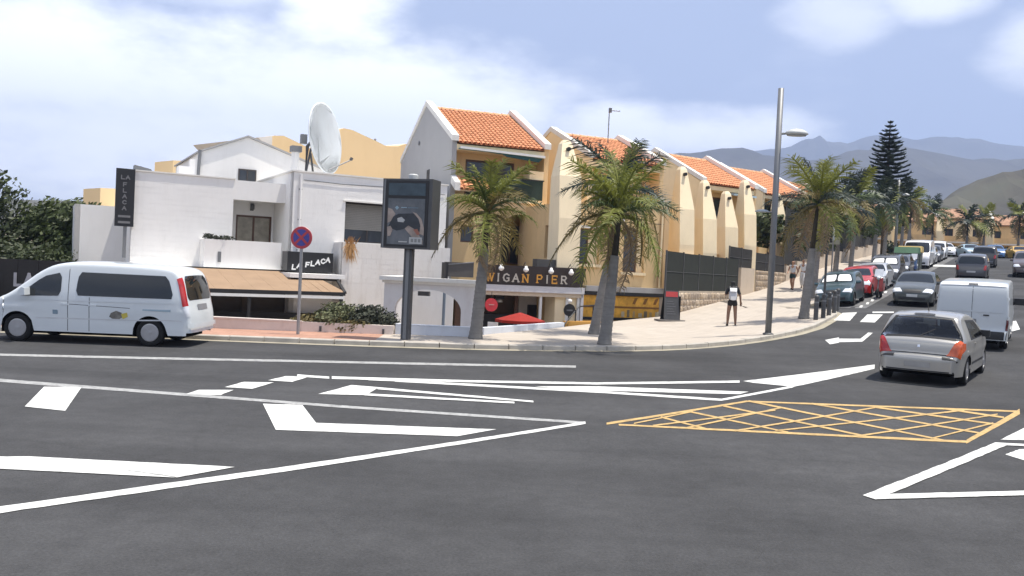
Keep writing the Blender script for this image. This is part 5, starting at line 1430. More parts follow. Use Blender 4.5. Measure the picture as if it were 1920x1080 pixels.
class Car:
    """Lofted body: a side outline, an end taper, tumblehome above the belt, cut wheel arches."""
    def __init__(s, prof, W, belt, wheels, wr, sill=0.22, r=0.11, tumble=0.16, n_end=6.0, arch=1.16, crown=0.035, flare=0.05):
        s.prof = smooth_profile(prof)
        s.W, s.belt, s.wheels, s.wr, s.sill, s.r, s.tum, s.ne, s.crown, s.flare = W, belt, wheels, wr, sill, r, tumble, n_end, crown, flare
        s.ra = wr * arch
        s.x0, s.x1 = s.prof[0].x, s.prof[-1].x
        s.top = max(p.y for p in s.prof)
        # insert stations at the wheel arches
        xs = []
        for xw in wheels:
            xs += [xw + s.ra * math.sin(R(a)) for a in (-90, -89, -75, -60, -45, -30, -15, 0, 15, 30, 45, 60, 75, 89, 90)]
        P = list(s.prof)
        for x in xs:
            for k in range(len(P) - 1):
                if P[k].x < x <= P[k + 1].x and P[k + 1].x - P[k].x > 1e-4 and abs(P[k].y - P[k + 1].y) < 0.6:
                    t = (x - P[k].x) / (P[k + 1].x - P[k].x)
                    if 0.02 < t < 0.98: P.insert(k + 1, P[k].lerp(P[k + 1], t))
                    break
        s.P = P
        s.nrm = []
        for k in range(len(P)):
            d = (P[min(k + 1, len(P) - 1)] - P[max(k - 1, 0)]).normalized()
            s.nrm.append(Vector((-d.y, d.x)))
        s.cum = [0.0]
        for a, b in zip(P[:-1], P[1:]): s.cum.append(s.cum[-1] + (b - a).length)
    def zb(s, x):
        z = s.sill
        for xw in s.wheels:
            if abs(x - xw) < s.ra: z = max(z, s.wr + math.sqrt(s.ra ** 2 - (x - xw) ** 2))
        return z
    def w(s, x, z):
        xm, h = (s.x0 + s.x1) / 2, (s.x1 - s.x0) / 2
        t = min(abs(x - xm) / h, 0.985)
        e = (1 - t ** s.ne) ** (1 / s.ne) if t > 0.5 else 1.0
        e = 0.30 + 0.70 * e
        if z > s.belt: k = 1 - s.tum * ((z - s.belt) / max(0.1, s.top - s.belt)) ** 1.15
        else: k = 1 - s.flare * ((s.belt - z) / s.belt) ** 2
        k += 0.012 * math.exp(-((z - s.belt * 0.74) / 0.06) ** 2)
        return s.W * e * k
    def at(s, c):
        c = min(max(c, 0), s.cum[-1])
        for k in range(len(s.cum) - 1):
            if s.cum[k] <= c <= s.cum[k + 1] + 1e-9:
                t = (c - s.cum[k]) / max(1e-6, s.cum[k + 1] - s.cum[k])
                return s.P[k].lerp(s.P[k + 1], t), s.nrm[k].lerp(s.nrm[k + 1], t).normalized()
        return s.P[-1], s.nrm[-1]
    def c_of_x(s, x):
        for k in range(len(s.P) - 1):
            if s.P[k].x <= x <= s.P[k + 1].x:
                t = (x - s.P[k].x) / max(1e-6, s.P[k + 1].x - s.P[k].x)
                return s.cum[k] + t * (s.cum[k + 1] - s.cum[k])
        return 0 if x < s.x0 else s.cum[-1]
    def c_of_z(s, z, rear=True):
        rng = range(len(s.P) - 1) if rear else range(len(s.P) - 2, -1, -1)
        for k in rng:
            a, b = s.P[k].y, s.P[k + 1].y
            if min(a, b) <= z <= max(a, b) and abs(a - b) > 1e-5:
                return s.cum[k] + (z - a) / (b - a) * (s.cum[k + 1] - s.cum[k])
        return 0
    def surf(s, c, t, off=0.0):
        """t: -1..1 across; |t|<=.8 the flat part, beyond it the rounded edge."""
        p, n = s.at(c); q = p - n * s.r
        z = max(q.y, s.zb(q.x) + 0.01)
        w = s.w(q.x, z); sg = 1 if t >= 0 else -1; a = abs(t)
        ye = max(0.02, w - s.r * 1.15)
        if a <= 0.8:
            y = ye * a / 0.8
            o = s.r + s.crown * (1 - (y / ye) ** 2) + off
            return Vector((q.x + n.x * o, sg * y, z + n.y * o))
        th = (1 - a) / 0.2 * math.pi / 2
        o = (s.r + off) * math.sin(th)
        return Vector((q.x + n.x * o, sg * (ye + (w - ye + off) * math.cos(th)), z + n.y * o))
    def side(s, x, z, sg, off=0.006):
        return Vector((x, sg * (s.w(x, z) + off), z))
    def refine(s, step):
        P = [s.P[0]]
        for a, b in zip(s.P[:-1], s.P[1:]):
            n = max(1, int((b - a).length / step))
            P += [a.lerp(b, k / n) for k in range(1, n + 1)]
        old = (s.P, s.nrm, s.cum)
        N_ = []; cum = [0.0]
        for a, b in zip(P[:-1], P[1:]): cum.append(cum[-1] + (b - a).length)
        N_ = [s.at(c)[1] for c in cum]
        s.P, s.nrm, s.cum = P, N_, cum
    def body(s, ns=11, nt=4, holes=None):
        """holes: side quads [(x,z)*4] and top ranges (c0,c1,ta,tb) where the shell is left open for glass."""
        mb = MB(); rows = []; keys = []
        for k, c in enumerate(s.cum):
            p, n = s.P[k], s.nrm[k]; q = p - n * s.r
            zl = s.zb(q.x); zt = max(q.y, zl + 0.01)
            half = [Vector((q.x, s.w(q.x, zl + (zt - zl) * j / ns), zl + (zt - zl) * j / ns)) for j in range(ns)]
            ts = [1 - a * 0.2 for a in (0, 0.25, 0.5, 0.75, 1.0)] + [0.8 * (1 - (a + 1) / nt) for a in range(nt)]
            up = [s.surf(c, t) for t in ts]
            h = half + up
            rows.append([Vector((v.x, -v.y, v.z)) for v in h] + h[::-1][1:])
            kk = [None] * ns + ts
            keys.append(kk + kk[::-1][1:])
        mb.grid(rows)
        if holes:
            sq, tops = holes
            m = len(rows[0])
            def inside(x, z, q):
                r = False; j = 3
                for i in range(4):
                    if (q[i][1] > z) != (q[j][1] > z) and x < (q[j][0] - q[i][0]) * (z - q[i][1]) / (q[j][1] - q[i][1]) + q[i][0]: r = not r
                    j = i
                return r
            keep = []; fi = 0
            for a in range(len(rows) - 1):
                for b in range(m - 1):
                    f = mb.f[fi]; fi += 1
                    cor = [rows[a][b], rows[a][b + 1], rows[a + 1][b], rows[a + 1][b + 1]]
                    kk = [keys[a][b], keys[a][b + 1], keys[a + 1][b], keys[a + 1][b + 1]]
                    cut = False
                    if all(k_ is None for k_ in kk):
                        cut = any(all(inside(v.x, v.z, q) for v in cor) for q in sq)
                    elif all(k_ is not None for k_ in kk):
                        for c0, c1, ta, tb in tops:
                            ok = True
                            for cc, t_ in ((s.cum[a], kk[0]), (s.cum[a], kk[1]), (s.cum[a + 1], kk[2]), (s.cum[a + 1], kk[3])):
                                f_ = (cc - c0) / (c1 - c0)
                                if not (0 <= f_ <= 1 and t_ <= ta + (tb - ta) * f_): ok = False
                            cut = cut or ok
                    if not cut: keep.append(f)
            mb.f = keep
        return mb
    def side_patch(s, quad, sg, off=0.006, nu=10, nv=5, corner=0.0):
        """quad: four (x,z): lower rear, lower front, upper front, upper rear."""
        a, b, c, d = [Vector(p) for p in quad]
        rows = []
        for j in range(nv + 1):
            t = j / nv
            p, q = a.lerp(d, t), b.lerp(c, t)
            rr = corner * (abs(2 * t - 1) ** 6)
            L = (q - p).length
            p2, q2 = p.lerp(q, rr / max(L, 1e-3)), q.lerp(p, rr / max(L, 1e-3))
            rows.append([s.side((p2.lerp(q2, i / nu)).x, (p2.lerp(q2, i / nu)).y, sg, off) for i in range(nu + 1)])
        return MB().grid(rows)
    def top_patch(s, c0, c1, t0, t1, off=0.006, nu=8, nv=10, corner=0.0):
        """t0,t1: (at c0, at c1) pairs of the left and right border."""
        rows = []
        for i in range(nu + 1):
            f = i / nu; c = c0 + (c1 - c0) * f
            a = t0[0] + (t0[1] - t0[0]) * f; b = t1[0] + (t1[1] - t1[0]) * f
            rr = corner * (abs(2 * f - 1) ** 6) * (b - a) * 0.5
            a, b = a + rr, b - rr
            rows.append([s.surf(c, a + (b - a) * j / nv, off) for j in range(nv + 1)])
        return MB().grid(rows)

def wheel(parent, x, y, r, sg, width=0.2, spokes=5, hub=False):
    M = Matrix.Translation((x, y, r)) @ Matrix.Rotation(R(-90 * sg), 4, 'X')
    w = width / 2
    t = MB().lathe([(r * 0.60, -w), (r * 0.93, -w), (r, -w * 0.7), (r, w * 0.7), (r * 0.93, w), (r * 0.66, w), (r * 0.62, w * 0.7)], 28, M).build('wheel', M_TYRE, parent, smooth=True)
    MB().lathe([(r * 0.645, w * 0.95), (r * 0.60, w * 0.98), (r * 0.585, w * 0.55), (0.0, w * 0.5)], 24, M).build('rim', M_RIM if hub else M_TRIM, t, smooth=False)
    mb = MB()
    for k in range(spokes):
        Mk = M @ Matrix.Rotation(2 * math.pi * k / spokes, 4, 'Z')
        mb.box(r * 0.05, r * 0.61, -r * (0.10 if not hub else 0.13), r * (0.10 if not hub else 0.13), w * 0.5, w * 0.9, Mk)
    mb.build('spokes', M_RIM, t)
    MB().lathe([(r * 0.16, w * 0.5), (r * 0.15, w * 1.0), (0, w * 1.02)], 14, M).build('hub_cap', M_RIM, t)
    return t

def mirror(parent, x, y, z, sg, m, s=1.0):
    mb = MB()
    P = [(x + 0.06 * s, z), (x, z + 0.075 * s), (x - 0.05 * s, z + 0.07 * s), (x - 0.06 * s, z - 0.05 * s), (x + 0.02 * s, z - 0.06 * s)]
    mb.prism([(px, sg * (y + 0.04), pz) for px, pz in P], (0, sg * 0.18 * s, 0))
    o = mb.build('mirror', m, parent, fix=True)
    MB().tube([(x, sg * (y - 0.04), z - 0.05), (x, sg * (y + 0.08), z - 0.02)], 0.022, 6).build('mirror_arm', M_TRIM, o)

def ring_patch(P_in, P_out):
    n = len(P_in)
    mb = MB(); mb.v = [tuple(p) for p in P_in] + [tuple(p) for p in P_out]
    mb.f = [(i, (i + 1) % n, n + (i + 1) % n, n + i) for i in range(n)]
    return mb
def border(rows):
    top = rows[0]; bot = rows[-1]
    return list(top) + [r[-1] for r in rows[1:-1]] + list(bot)[::-1] + [r[0] for r in rows[1:-1]][::-1]
def frit(T, car, kind, args, wd=0.06):
    """black band round a see-through pane, lying on the shell."""
    if kind == 'side':
        q, sg = args
        C_ = sum((Vector(p) for p in q), Vector((0, 0))) / 4
        def rows(g, off):
            qq = [Vector(p) + (C_ - Vector(p)).normalized() * g for p in q]
            a, b, c, d = qq
            return [[car.side(a.lerp(d, j / 8).lerp(b.lerp(c, j / 8), i / 14).x, a.lerp(d, j / 8).lerp(b.lerp(c, j / 8), i / 14).y, sg, off) for i in range(15)] for j in range(9)]
    else:
        c0, c1, ta, tb = args
        def rows(g, off):
            return [[car.surf(c0 + g + (c1 - c0 - 2 * g) * j / 8, (-1 + 2 * i / 14) * ((ta + (tb - ta) * j / 8) - g * 0.95), off) for i in range(15)] for j in range(9)]
    ring_patch(border(rows(wd, 0.009)), border(rows(-0.012, 0.006))).build('window_seal', M_TRIM, T)
def base_car(name, label, cat, car, m, loc, head, group=None, glass=None, windows=(), screen=None, rear=None, hub=False, detail=True, pitch=None, spokes=5, clear=False):
    """Assembles body, underbody, wheels and glass. screen/rear: (x range or z range, t pairs)."""
    X, Y = loc
    fx, fy = math.cos(head), math.sin(head)
    dz = (terr(X + fx * 1.3, Y + fy * 1.3) - terr(X - fx * 1.3, Y - fy * 1.3)) / 2.6
    dr = (terr(X - fy * .7, Y + fx * .7) - terr(X + fy * .7, Y - fx * .7)) / 1.4
    zc = (terr(X + fx * 1.3, Y + fy * 1.3) + terr(X - fx * 1.3, Y - fy * 1.3)) / 2
    T = thing(name, label, cat, (X, Y, zc + 0.004), 0, group)
    T.rotation_euler = (Matrix.Rotation(head, 3, 'Z') @ Matrix.Rotation(-math.atan(dz), 3, 'Y') @ Matrix.Rotation(math.atan(dr), 3, 'X')).to_euler()
    if clear:
        car.refine(0.035)
        tops = []
        if screen: tops.append((car.c_of_x(screen[0]), car.c_of_x(screen[1]), screen[2], screen[3]))
        if rear: tops.append((car.c_of_z(rear[0]), car.c_of_z(rear[1]), rear[2], rear[3]))
        body = car.body(26, 22, (windows, tops)).build('body', m, T, smooth=True, fix=True)
    else:
        body = car.body().build('body', m, T, smooth=True, fix=True)
    wi = car.W - 0.27
    MB().box(car.x0 + 0.25, car.x1 - 0.25, -wi, wi, 0.20, car.belt * 0.72).build('underbody', M_UNDER, T)
    for xw in car.wheels:
        for sg in (-1, 1):
            wheel(T, xw, sg * (car.W - 0.135), car.wr, sg, 0.2, spokes, hub)
    g = glass or M_CGLASS
    for q in windows:
        for sg in (-1, 1):
            car.side_patch(q, sg, 0.007, corner=0.06).build('side_window', g, T, smooth=True)
            if clear: frit(T, car, 'side', (q, sg))
    if screen:
        x0, x1, ta, tb = screen
        car.top_patch(car.c_of_x(x0), car.c_of_x(x1), (-ta, -tb), (ta, tb), corner=0.08).build('windscreen', g, T, smooth=True)
        if clear: frit(T, car, 'top', (car.c_of_x(x0), car.c_of_x(x1), ta, tb))
    if rear:
        z0, z1, ta, tb = rear
        car.top_patch(car.c_of_z(z0), car.c_of_z(z1), (-ta, -tb), (ta, tb), corner=0.12).build('rear_window', g, T, smooth=True)
        if clear: frit(T, car, 'top', (car.c_of_z(z0), car.c_of_z(z1), ta, tb), 0.045)
    return T

def seam(T, car, pts, wd=0.012, sgs=(-1, 1), m=None, name='door_seam', off=0.004):
    for sg in sgs:
        rows = []
        P = [Vector(p) for p in pts]
        for k, p in enumerate(P):
            d = (P[min(k + 1, len(P) - 1)] - P[max(k - 1, 0)]).normalized(); n = Vector((-d.y, d.x)) * wd / 2
            rows.append([car.side(p.x - n.x, p.y - n.y, sg, off), car.side(p.x + n.x, p.y + n.y, sg, off)])
        MB().grid(rows).build(name, m or M_SEAM, T)
def sub(a, b, n):
    a, b = Vector(a), Vector(b)
    return [tuple(a.lerp(b, k / n)) for k in range(n + 1)]

# --- white people carrier at the left
VW = paint('white van paint', (0.62, 0.655, 0.665))
CV = Car([(-2.39, .34), (-2.385, .55), (-2.36, .78), (-2.30, 1.02), (-2.24, 1.30), (-2.15, 1.62), (-2.02, 1.80), (-1.75, 1.865), (-0.8, 1.90), (0.2, 1.905), (0.75, 1.87), (1.12, 1.70), (1.50, 1.40), (1.85, 1.13), (2.12, 1.02), (2.30, .86), (2.375, .60), (2.39, .30)],
         0.95, 1.10, (-1.46, 1.64), 0.325, 0.27, 0.10, 0.10, 9.0, 1.2)
T = base_car('people_carrier', 'white people carrier van driving left on the near road', 'van', CV, VW, (-9.88, 21.6), R(180.0), glass=M_CGLASS, hub=True,
             windows=[((-2.02, 1.13), (0.28, 1.13), (0.22, 1.68), (-1.85, 1.66)), ((0.62, 1.11), (1.62, 1.08), (1.05, 1.55), (0.62, 1.66))], screen=(1.18, 1.82, 0.80, 0.84), rear=(1.10, 1.66, 0.78, 0.72))
for sg in (-1, 1):
    c0, c1 = CV.c_of_z(0.98), CV.c_of_z(1.64)
    CV.top_patch(c0, c1, (sg * 0.82, sg * 0.80), (sg * 1.0, sg * 0.985), 0.008, 8, 5).build('tail_lamp', M_TAIL, T, smooth=True)
    CV.top_patch(CV.c_of_z(0.72), c0, (sg * 0.84, sg * 0.82), (sg * 1.0, sg * 1.0), 0.007, 4, 5).build('indicator_lamp', M_HEAD, T, smooth=True)
    mirror(T, 1.42, 0.90, 1.18, sg, VW, 1.4)
    CV.top_patch(CV.c_of_x(2.10), CV.c_of_x(2.30), (sg * 0.55, sg * 0.6), (sg * 0.98, sg * 0.98), 0.006).build('headlamp', M_HEAD, T, smooth=True)
CV.top_patch(CV.c_of_z(0.86), CV.c_of_z(0.99), (-0.32, -0.32), (0.32, 0.32), 0.01, 3, 3).build('number_plate', M_PLATE2, T)
CV.top_patch(CV.c_of_z(0.46), CV.c_of_z(0.56), (-0.95, -0.95), (0.95, 0.95), 0.05, 3, 14).build('rear_bumper_lip', VW, T, smooth=True)
seam(T, CV, sub((-0.05, 0.30), (-0.05, 1.10), 6)); seam(T, CV, sub((0.45, 0.30), (0.45, 1.74), 8)); seam(T, CV, sub((-2.2, 0.62), (-1.9, 0.63), 3) + sub((-1.05, 0.60), (1.2, 0.58), 8), 0.03, m=mat('grey side moulding', (0.55, 0.56, 0.57), 0.5))
seam(T, CV, sub((-2.05, 1.02), (1.7, 1.0), 14), 0.02, m=VW, off=0.012, name='waist_crease')
seam(T, CV, sub((-1.0, 0.88), (0.6, 0.93), 8), 0.012)
for sg in (-1, 1):
    CV.side_patch(((-0.86, 0.62), (-0.50, 0.62), (-0.58, 0.80), (-0.80, 0.82)), sg, 0.008, 6, 4, 0.1).build('emblem', mat('dark van print', (0.16, 0.15, 0.13), 0.6, 0.4, 9), T)
    CV.side_patch(((-0.96, 0.68), (-0.84, 0.62), (-0.80, 0.74), (-0.94, 0.78)), sg, 0.009, 4, 3).build('emblem_leaf', mat('yellow van print', (0.55, 0.45, 0.08), 0.6), T)
    CV.side_patch(((-1.95, 0.83), (-1.3, 0.84), (-1.3, 0.87), (-1.95, 0.88)), sg, 0.008, 6, 2).build('printed_line', mat('blue grey print', (0.22, 0.30, 0.36), 0.6), T)
    CV.side_patch(((0.68, 0.68), (0.80, 0.68), (0.80, 0.78), (0.68, 0.78)), sg, 0.008, 3, 3).build('door_print', mat('blue grey print', (0.22, 0.3, 0.36)), T)
    for xh in (0.52, -0.12):
        MB().box(xh - 0.09, xh + 0.09, sg * (CV.w(xh, .98)) - 0.015, sg * (CV.w(xh, .98)) + 0.015, 0.90, 0.935).build('door_handle', VW, T)

# --- silver beige hatchback
SC = paint('silver beige metallic', (0.40, 0.385, 0.35), 0.45, 0.28)
CC = Car([(-2.0, .30), (-1.995, .46), (-1.99, .585), (-1.965, .615), (-1.885, .64), (-1.875, .80), (-1.86, .90), (-1.83, .945), (-1.745, .985), (-1.63, 1.16), (-1.50, 1.36), (-1.42, 1.45), (-1.1, 1.495), (-0.7, 1.50), (-0.2, 1.48), (0.22, 1.40), (0.62, 1.18), (0.98, 1.00), (1.35, .93), (1.70, .83), (1.90, .68), (1.975, .48), (1.98, .26)],
         0.90, 0.93, (-1.22, 1.34), 0.305, 0.22, 0.11, 0.27, 5.0, 1.14)
head = R(90 - 35)
T = base_car('hatchback_car', 'silver beige hatchback seen from behind, driving up the street', 'car', CC, SC, (8.76 + 1.95 * math.cos(head), 18.95 + 1.95 * math.sin(head)), head, glass=M_CLEAR, clear=True, hub=True,
             windows=[((-1.05, 0.97), (0.66, 0.97), (0.10, 1.33), (-0.95, 1.38))], screen=(0.20, 0.95, 0.74, 0.80), rear=(0.985, 1.42, 0.93, 0.78))
for sg in (-1, 1):
    CC.top_patch(CC.c_of_z(0.65), CC.c_of_z(0.99), (sg * 0.64, sg * 0.86), (sg * 1.0, sg * 1.0), 0.012, 6, 6).build('tail_lamp', M_TAILO if sg < 0 else M_TAIL, T, smooth=True)
    CC.side_patch(((-1.80, 0.70), (-1.56, 0.80), (-1.60, 0.93), (-1.76, 0.93)), sg, 0.012, 5, 4).build('tail_lamp_side', M_TAILO if sg < 0 else M_TAIL, T, smooth=True)
    mirror(T, 0.62, 0.80, 1.0, sg, M_TRIM, 1.15)
    CC.top_patch(CC.c_of_x(1.62), CC.c_of_x(1.88), (sg * 0.6, sg * 0.6), (sg * 0.98, sg * 0.98), 0.006).build('headlamp', M_HEAD, T, smooth=True)
    CC.top_patch(CC.c_of_z(0.575), CC.c_of_z(0.615), (sg * 0.62, sg * 0.62), (sg * 1.0, sg * 1.0), 0.02, 2, 8).build('bumper_strip', M_TRIM, T, smooth=True)
    MB().box(-0.62, -0.44, sg * CC.w(-0.5, .85) - 0.02, sg * CC.w(-0.5, .85) + 0.02, 0.84, 0.875).build('door_handle', SC, T)
CC.top_patch(CC.c_of_z(0.655), CC.c_of_z(0.675), (-0.72, -0.72), (0.72, 0.72), 0.008, 2, 12).build('tailgate_gap', M_SEAM, T)
CC.top_patch(CC.c_of_z(0.38), CC.c_of_z(0.50), (-0.34, -0.34), (0.34, 0.34), 0.010, 3, 4).build('number_plate', mat('dull number plate', (0.30, 0.29, 0.27), 0.5), T)
CC.top_patch(CC.c_of_z(0.27 + .035), CC.c_of_z(0.33), (-0.92, -0.92), (0.92, 0.92), 0.012, 2, 12).build('bumper_lower', M_TRIM, T, smooth=True)
CC.top_patch(CC.c_of_z(0.80), CC.c_of_z(0.85), (-0.03, -0.03), (0.03, 0.03), 0.014, 2, 2).build('badge', M_CHROME, T)
CC.top_patch(CC.c_of_z(1.435), CC.c_of_z(1.455), (-0.30, -0.26), (0.30, 0.26), 0.02, 2, 6).build('brake_light_bar', M_TRIM, T)
MB().tube([(-0.95, 0, 1.52), (-1.15, 0, 1.72)], 0.008, 5).build('aerial', M_TRIM, T)
CC.top_patch(CC.c_of_z(1.02), CC.c_of_z(1.18), (-0.02, -0.35), (0.03, -0.32), 0.014, 3, 2).build('rear_wiper', M_TRIM, T)
seam(T, CC, sub((-0.78, 0.30), (-0.72, 0.95), 6)); seam(T, CC, sub((0.72, 0.28), (0.70, 0.95), 6)); seam(T, CC, sub((-0.80, 0.44), (0.9, 0.42), 8), 0.05, m=M_TRIM, name='side_strip')

cabin(T, 0.68, ((0.05, 'f'), (-0.85, 'r')), 0.85)

# --- grey white panel van ahead of the hatchback
VG = paint('grey white van paint', (0.50, 0.53, 0.54), 0.0, 0.35)
CT = Car([(-2.40, .32), (-2.395, .50), (-2.37, .58), (-2.33, .62), (-2.31, 1.0), (-2.27, 1.5), (-2.20, 1.84), (-2.05, 1.94), (-1.6, 1.96), (0.6, 1.97), (1.05, 1.90), (1.4, 1.66), (1.8, 1.27), (2.1, 1.08), (2.3, .88), (2.385, .6), (2.40, .28)],
         0.965, 1.12, (-1.36, 1.74), 0.32, 0.26, 0.07, 0.06, 16.0, 1.14, 0.02, 0.03)
head = R(90 - 31)
T = base_car('panel_van', 'grey white windowless panel van ahead of the silver hatchback', 'van', CT, VG, (13.52 + 2.35 * math.cos(head), 26.0 + 2.35 * math.sin(head)), head, glass=M_CGLASS, hub=True,
             windows=[((0.75, 1.15), (1.62, 1.12), (1.22, 1.58), (0.75, 1.70))], screen=(1.15, 1.78, 0.82, 0.85))
CT.top_patch(CT.c_of_z(1.86), CT.c_of_z(1.93), (-0.84, -0.8), (0.84, 0.8), 0.02, 3, 10).build('roof_edge', paint('sunlit van roof', (0.8, 0.8, 0.8)), T, smooth=True)  # paler strip paints sunlight along the top of the rear
CT.top_patch(CT.c_of_z(0.66), CT.c_of_z(1.84), (-0.005, -0.005), (0.005, 0.005), 0.006, 8, 1).build('door_gap', M_SEAM, T)
CT.top_patch(CT.c_of_z(1.115), CT.c_of_z(1.16), (-0.74, -0.74), (0.74, 0.74), 0.016, 2, 8).build('rear_crease', VG, T, smooth=True)
CT.top_patch(CT.c_of_z(0.80), CT.c_of_z(0.91), (-0.12, -0.12), (0.12, 0.12), 0.02, 2, 2).build('number_plate', M_PLATE2, T)
CT.top_patch(CT.c_of_z(1.01), CT.c_of_z(1.05), (-0.42, -0.42), (-0.28, -0.28), 0.03, 2, 2).build('door_handle', M_TRIM, T)
CT.top_patch(CT.c_of_z(1.87), CT.c_of_z(1.9), (-0.12, -0.12), (0.12, 0.12), 0.03, 2, 2).build('brake_light', M_TRIM, T)
CT.top_patch(CT.c_of_z(0.34), CT.c_of_z(0.57), (-0.97, -0.97), (0.97, 0.97), 0.012, 4, 12).build('rear_bumper', M_TRIM, T, smooth=True)
for sg in (-1, 1):
    CT.top_patch(CT.c_of_z(0.62), CT.c_of_z(0.92), (sg * 0.84, sg * 0.84), (sg * 1.0, sg * 1.0), 0.010, 5, 5).build('tail_lamp', mat('dark red lamp', (0.10, 0.012, 0.012), 0.2, coat=0.5), T, smooth=True)
    mirror(T, 1.45, 0.93, 1.22, sg, M_TRIM, 1.7)
    for zh in (0.95, 1.5):
        CT.top_patch(CT.c_of_z(zh), CT.c_of_z(zh + 0.07), (sg * 0.88, sg * 0.88), (sg * 0.98, sg * 0.98), 0.03, 2, 2).build('hinge', VG, T)

# --- generic cars for the rest of the street
SEDAN = [(-2.25, .30), (-2.24, .50), (-2.20, .72), (-2.12, .92), (-1.85, .99), (-1.55, 1.03), (-1.15, 1.28), (-0.75, 1.41), (-0.1, 1.44), (0.35, 1.36), (0.75, 1.14), (1.05, .98), (1.5, .92), (1.95, .80), (2.18, .66), (2.245, .46), (2.25, .24)]
HATCH = [(-1.95, .30), (-1.945, .5), (-1.92, .75), (-1.86, .98), (-1.66, 1.28), (-1.45, 1.43), (-0.9, 1.47), (-0.1, 1.46), (0.3, 1.37), (0.95, 1.0), (1.5, .90), (1.8, .74), (1.94, .5), (1.95, .26)]
SUV = [(-2.15, .36), (-2.145, .6), (-2.10, .85), (-2.03, 1.05), (-1.85, 1.40), (-1.68, 1.58), (-1.3, 1.65), (-0.2, 1.66), (0.25, 1.57), (0.85, 1.16), (1.4, 1.06), (1.9, .92), (2.11, .7), (2.15, .36)]
MPV = [(-2.05, .30), (-2.045, .55), (-2.0, .85), (-1.94, 1.1), (-1.80, 1.5), (-1.6, 1.63), (-0.9, 1.67), (0.0, 1.64), (0.5, 1.5), (1.2, 1.08), (1.65, .94), (1.95, .75), (2.045, .5), (2.05, .26)]
PVAN = [(-2.4, .34), (-2.395, .55), (-2.37, .8), (-2.32, 1.3), (-2.25, 1.85), (-2.1, 2.05), (-1.5, 2.1), (0.6, 2.1), (1.0, 2.0), (1.4, 1.65), (1.85, 1.2), (2.2, 1.02), (2.36, .75), (2.4, .3)]
def gcar(kind, name, label, cat, m, loc, head, group, shade=False, hub=False, plate=True):
    if kind == 'sedan':
        c = Car(SEDAN, 0.88, 0.92, (-1.38, 1.36), 0.31, tumble=0.24); win = [((-1.20, 0.97), (0.82, 0.97), (0.28, 1.27), (-0.85, 1.30))]; scr = (0.33, 1.0, 0.76, 0.84); rr = (1.04, 1.37, 0.82, 0.74)
    elif kind == 'hatch':
        c = Car(HATCH, 0.84, 0.92, (-1.22, 1.28), 0.29, tumble=0.22); win = [((-1.25, 0.97), (0.72, 0.97), (0.20, 1.29), (-1.10, 1.33))]; scr = (0.28, 0.92, 0.76, 0.84); rr = (0.99, 1.36, 0.84, 0.74)
    elif kind == 'suv':
        c = Car(SUV, 0.91, 1.02, (-1.32, 1.32), 0.35, 0.30, tumble=0.18); win = [((-1.55, 1.08), (0.62, 1.08), (0.15, 1.47), (-1.40, 1.50))]; scr = (0.22, 0.82, 0.76, 0.84); rr = (1.10, 1.52, 0.84, 0.76)
    elif kind == 'mpv':
        c = Car(MPV, 0.89, 1.02, (-1.32, 1.34), 0.31, tumble=0.18); win = [((-1.62, 1.08), (0.85, 1.06), (0.32, 1.42), (-1.45, 1.50))]; scr = (0.48, 1.16, 0.78, 0.84); rr = (1.14, 1.55, 0.84, 0.76)
    else:
        c = Car(PVAN, 0.96, 1.12, (-1.4, 1.62), 0.33, 0.28, 0.08, 0.07, 12.0); win = [((0.55, 1.16), (1.58, 1.14), (1.12, 1.66), (0.55, 1.78))]; scr = (1.02, 1.84, 0.82, 0.86); rr = (1.3, 1.8, 0.8, 0.78)
    T = base_car(name, label, cat, c, m, loc, head, group, M_CGLASS, win, scr, rr, hub)
    zl = c.belt
    for sg in (-1, 1):
        c.top_patch(c.c_of_z(zl * 0.72), c.c_of_z(zl * 1.0), (sg * 0.78, sg * 0.82), (sg * 1.0, sg * 1.0), 0.012, 4, 5).build('tail_lamp', M_TAIL, T, smooth=True)
        c.top_patch(c.c_of_z(zl * 0.70, False), c.c_of_z(zl * 0.86, False), (sg * 0.50, sg * 0.60), (sg * 0.97, sg * 0.97), 0.010, 4, 6).build('headlamp', M_HEAD, T, smooth=True)
        mirror(T, c.wheels[1] - 0.62, c.W - 0.05, zl + 0.08, sg, m)
    c.top_patch(c.c_of_z(zl * 0.48, False), c.c_of_z(zl * 0.60, False), (-0.28, -0.28), (0.28, 0.28), 0.012, 2, 2).build('number_plate', M_PLATE, T)
    c.top_patch(c.c_of_z(zl * 0.66, False), c.c_of_z(zl * 0.80, False), (-0.42, -0.42), (0.42, 0.42), 0.010, 2, 4).build('grille', M_TRIM, T)
    c.top_patch(c.c_of_z(zl * 0.34, False), c.c_of_z(zl * 0.46, False), (-0.7, -0.7), (0.7, 0.7), 0.008, 2, 6).build('lower_grille', M_TRIM, T)
    c.top_patch(c.c_of_z(zl * 0.56), c.c_of_z(zl * 0.66), (-0.3, -0.3), (0.3, 0.3), 0.012, 2, 2).build('rear_number_plate', M_PLATE, T)
    if shade:
        c.top_patch(c.c_of_x(scr[0]) + 0.05, c.c_of_x(scr[1]) - 0.08, (-scr[2] * 0.92, -scr[3] * 0.92), (-0.05, -0.05), 0.010, 5, 5, 0.15).build('sunshade', M_LETW, T)
        c.top_patch(c.c_of_x(scr[0]) + 0.05, c.c_of_x(scr[1]) - 0.08, (0.05, 0.05), (scr[2] * 0.92, scr[3] * 0.92), 0.010, 5, 5, 0.15).build('sunshade', M_LETW, T)
    return T, c
UP, DOWN = STREET, STREET + math.pi
PTEAL = paint('dark teal paint', (0.025, 0.055, 0.065)); PRED = paint('red paint', (0.42, 0.02, 0.02)); PSILV = paint('silver paint', (0.50, 0.51, 0.52), 0.4)
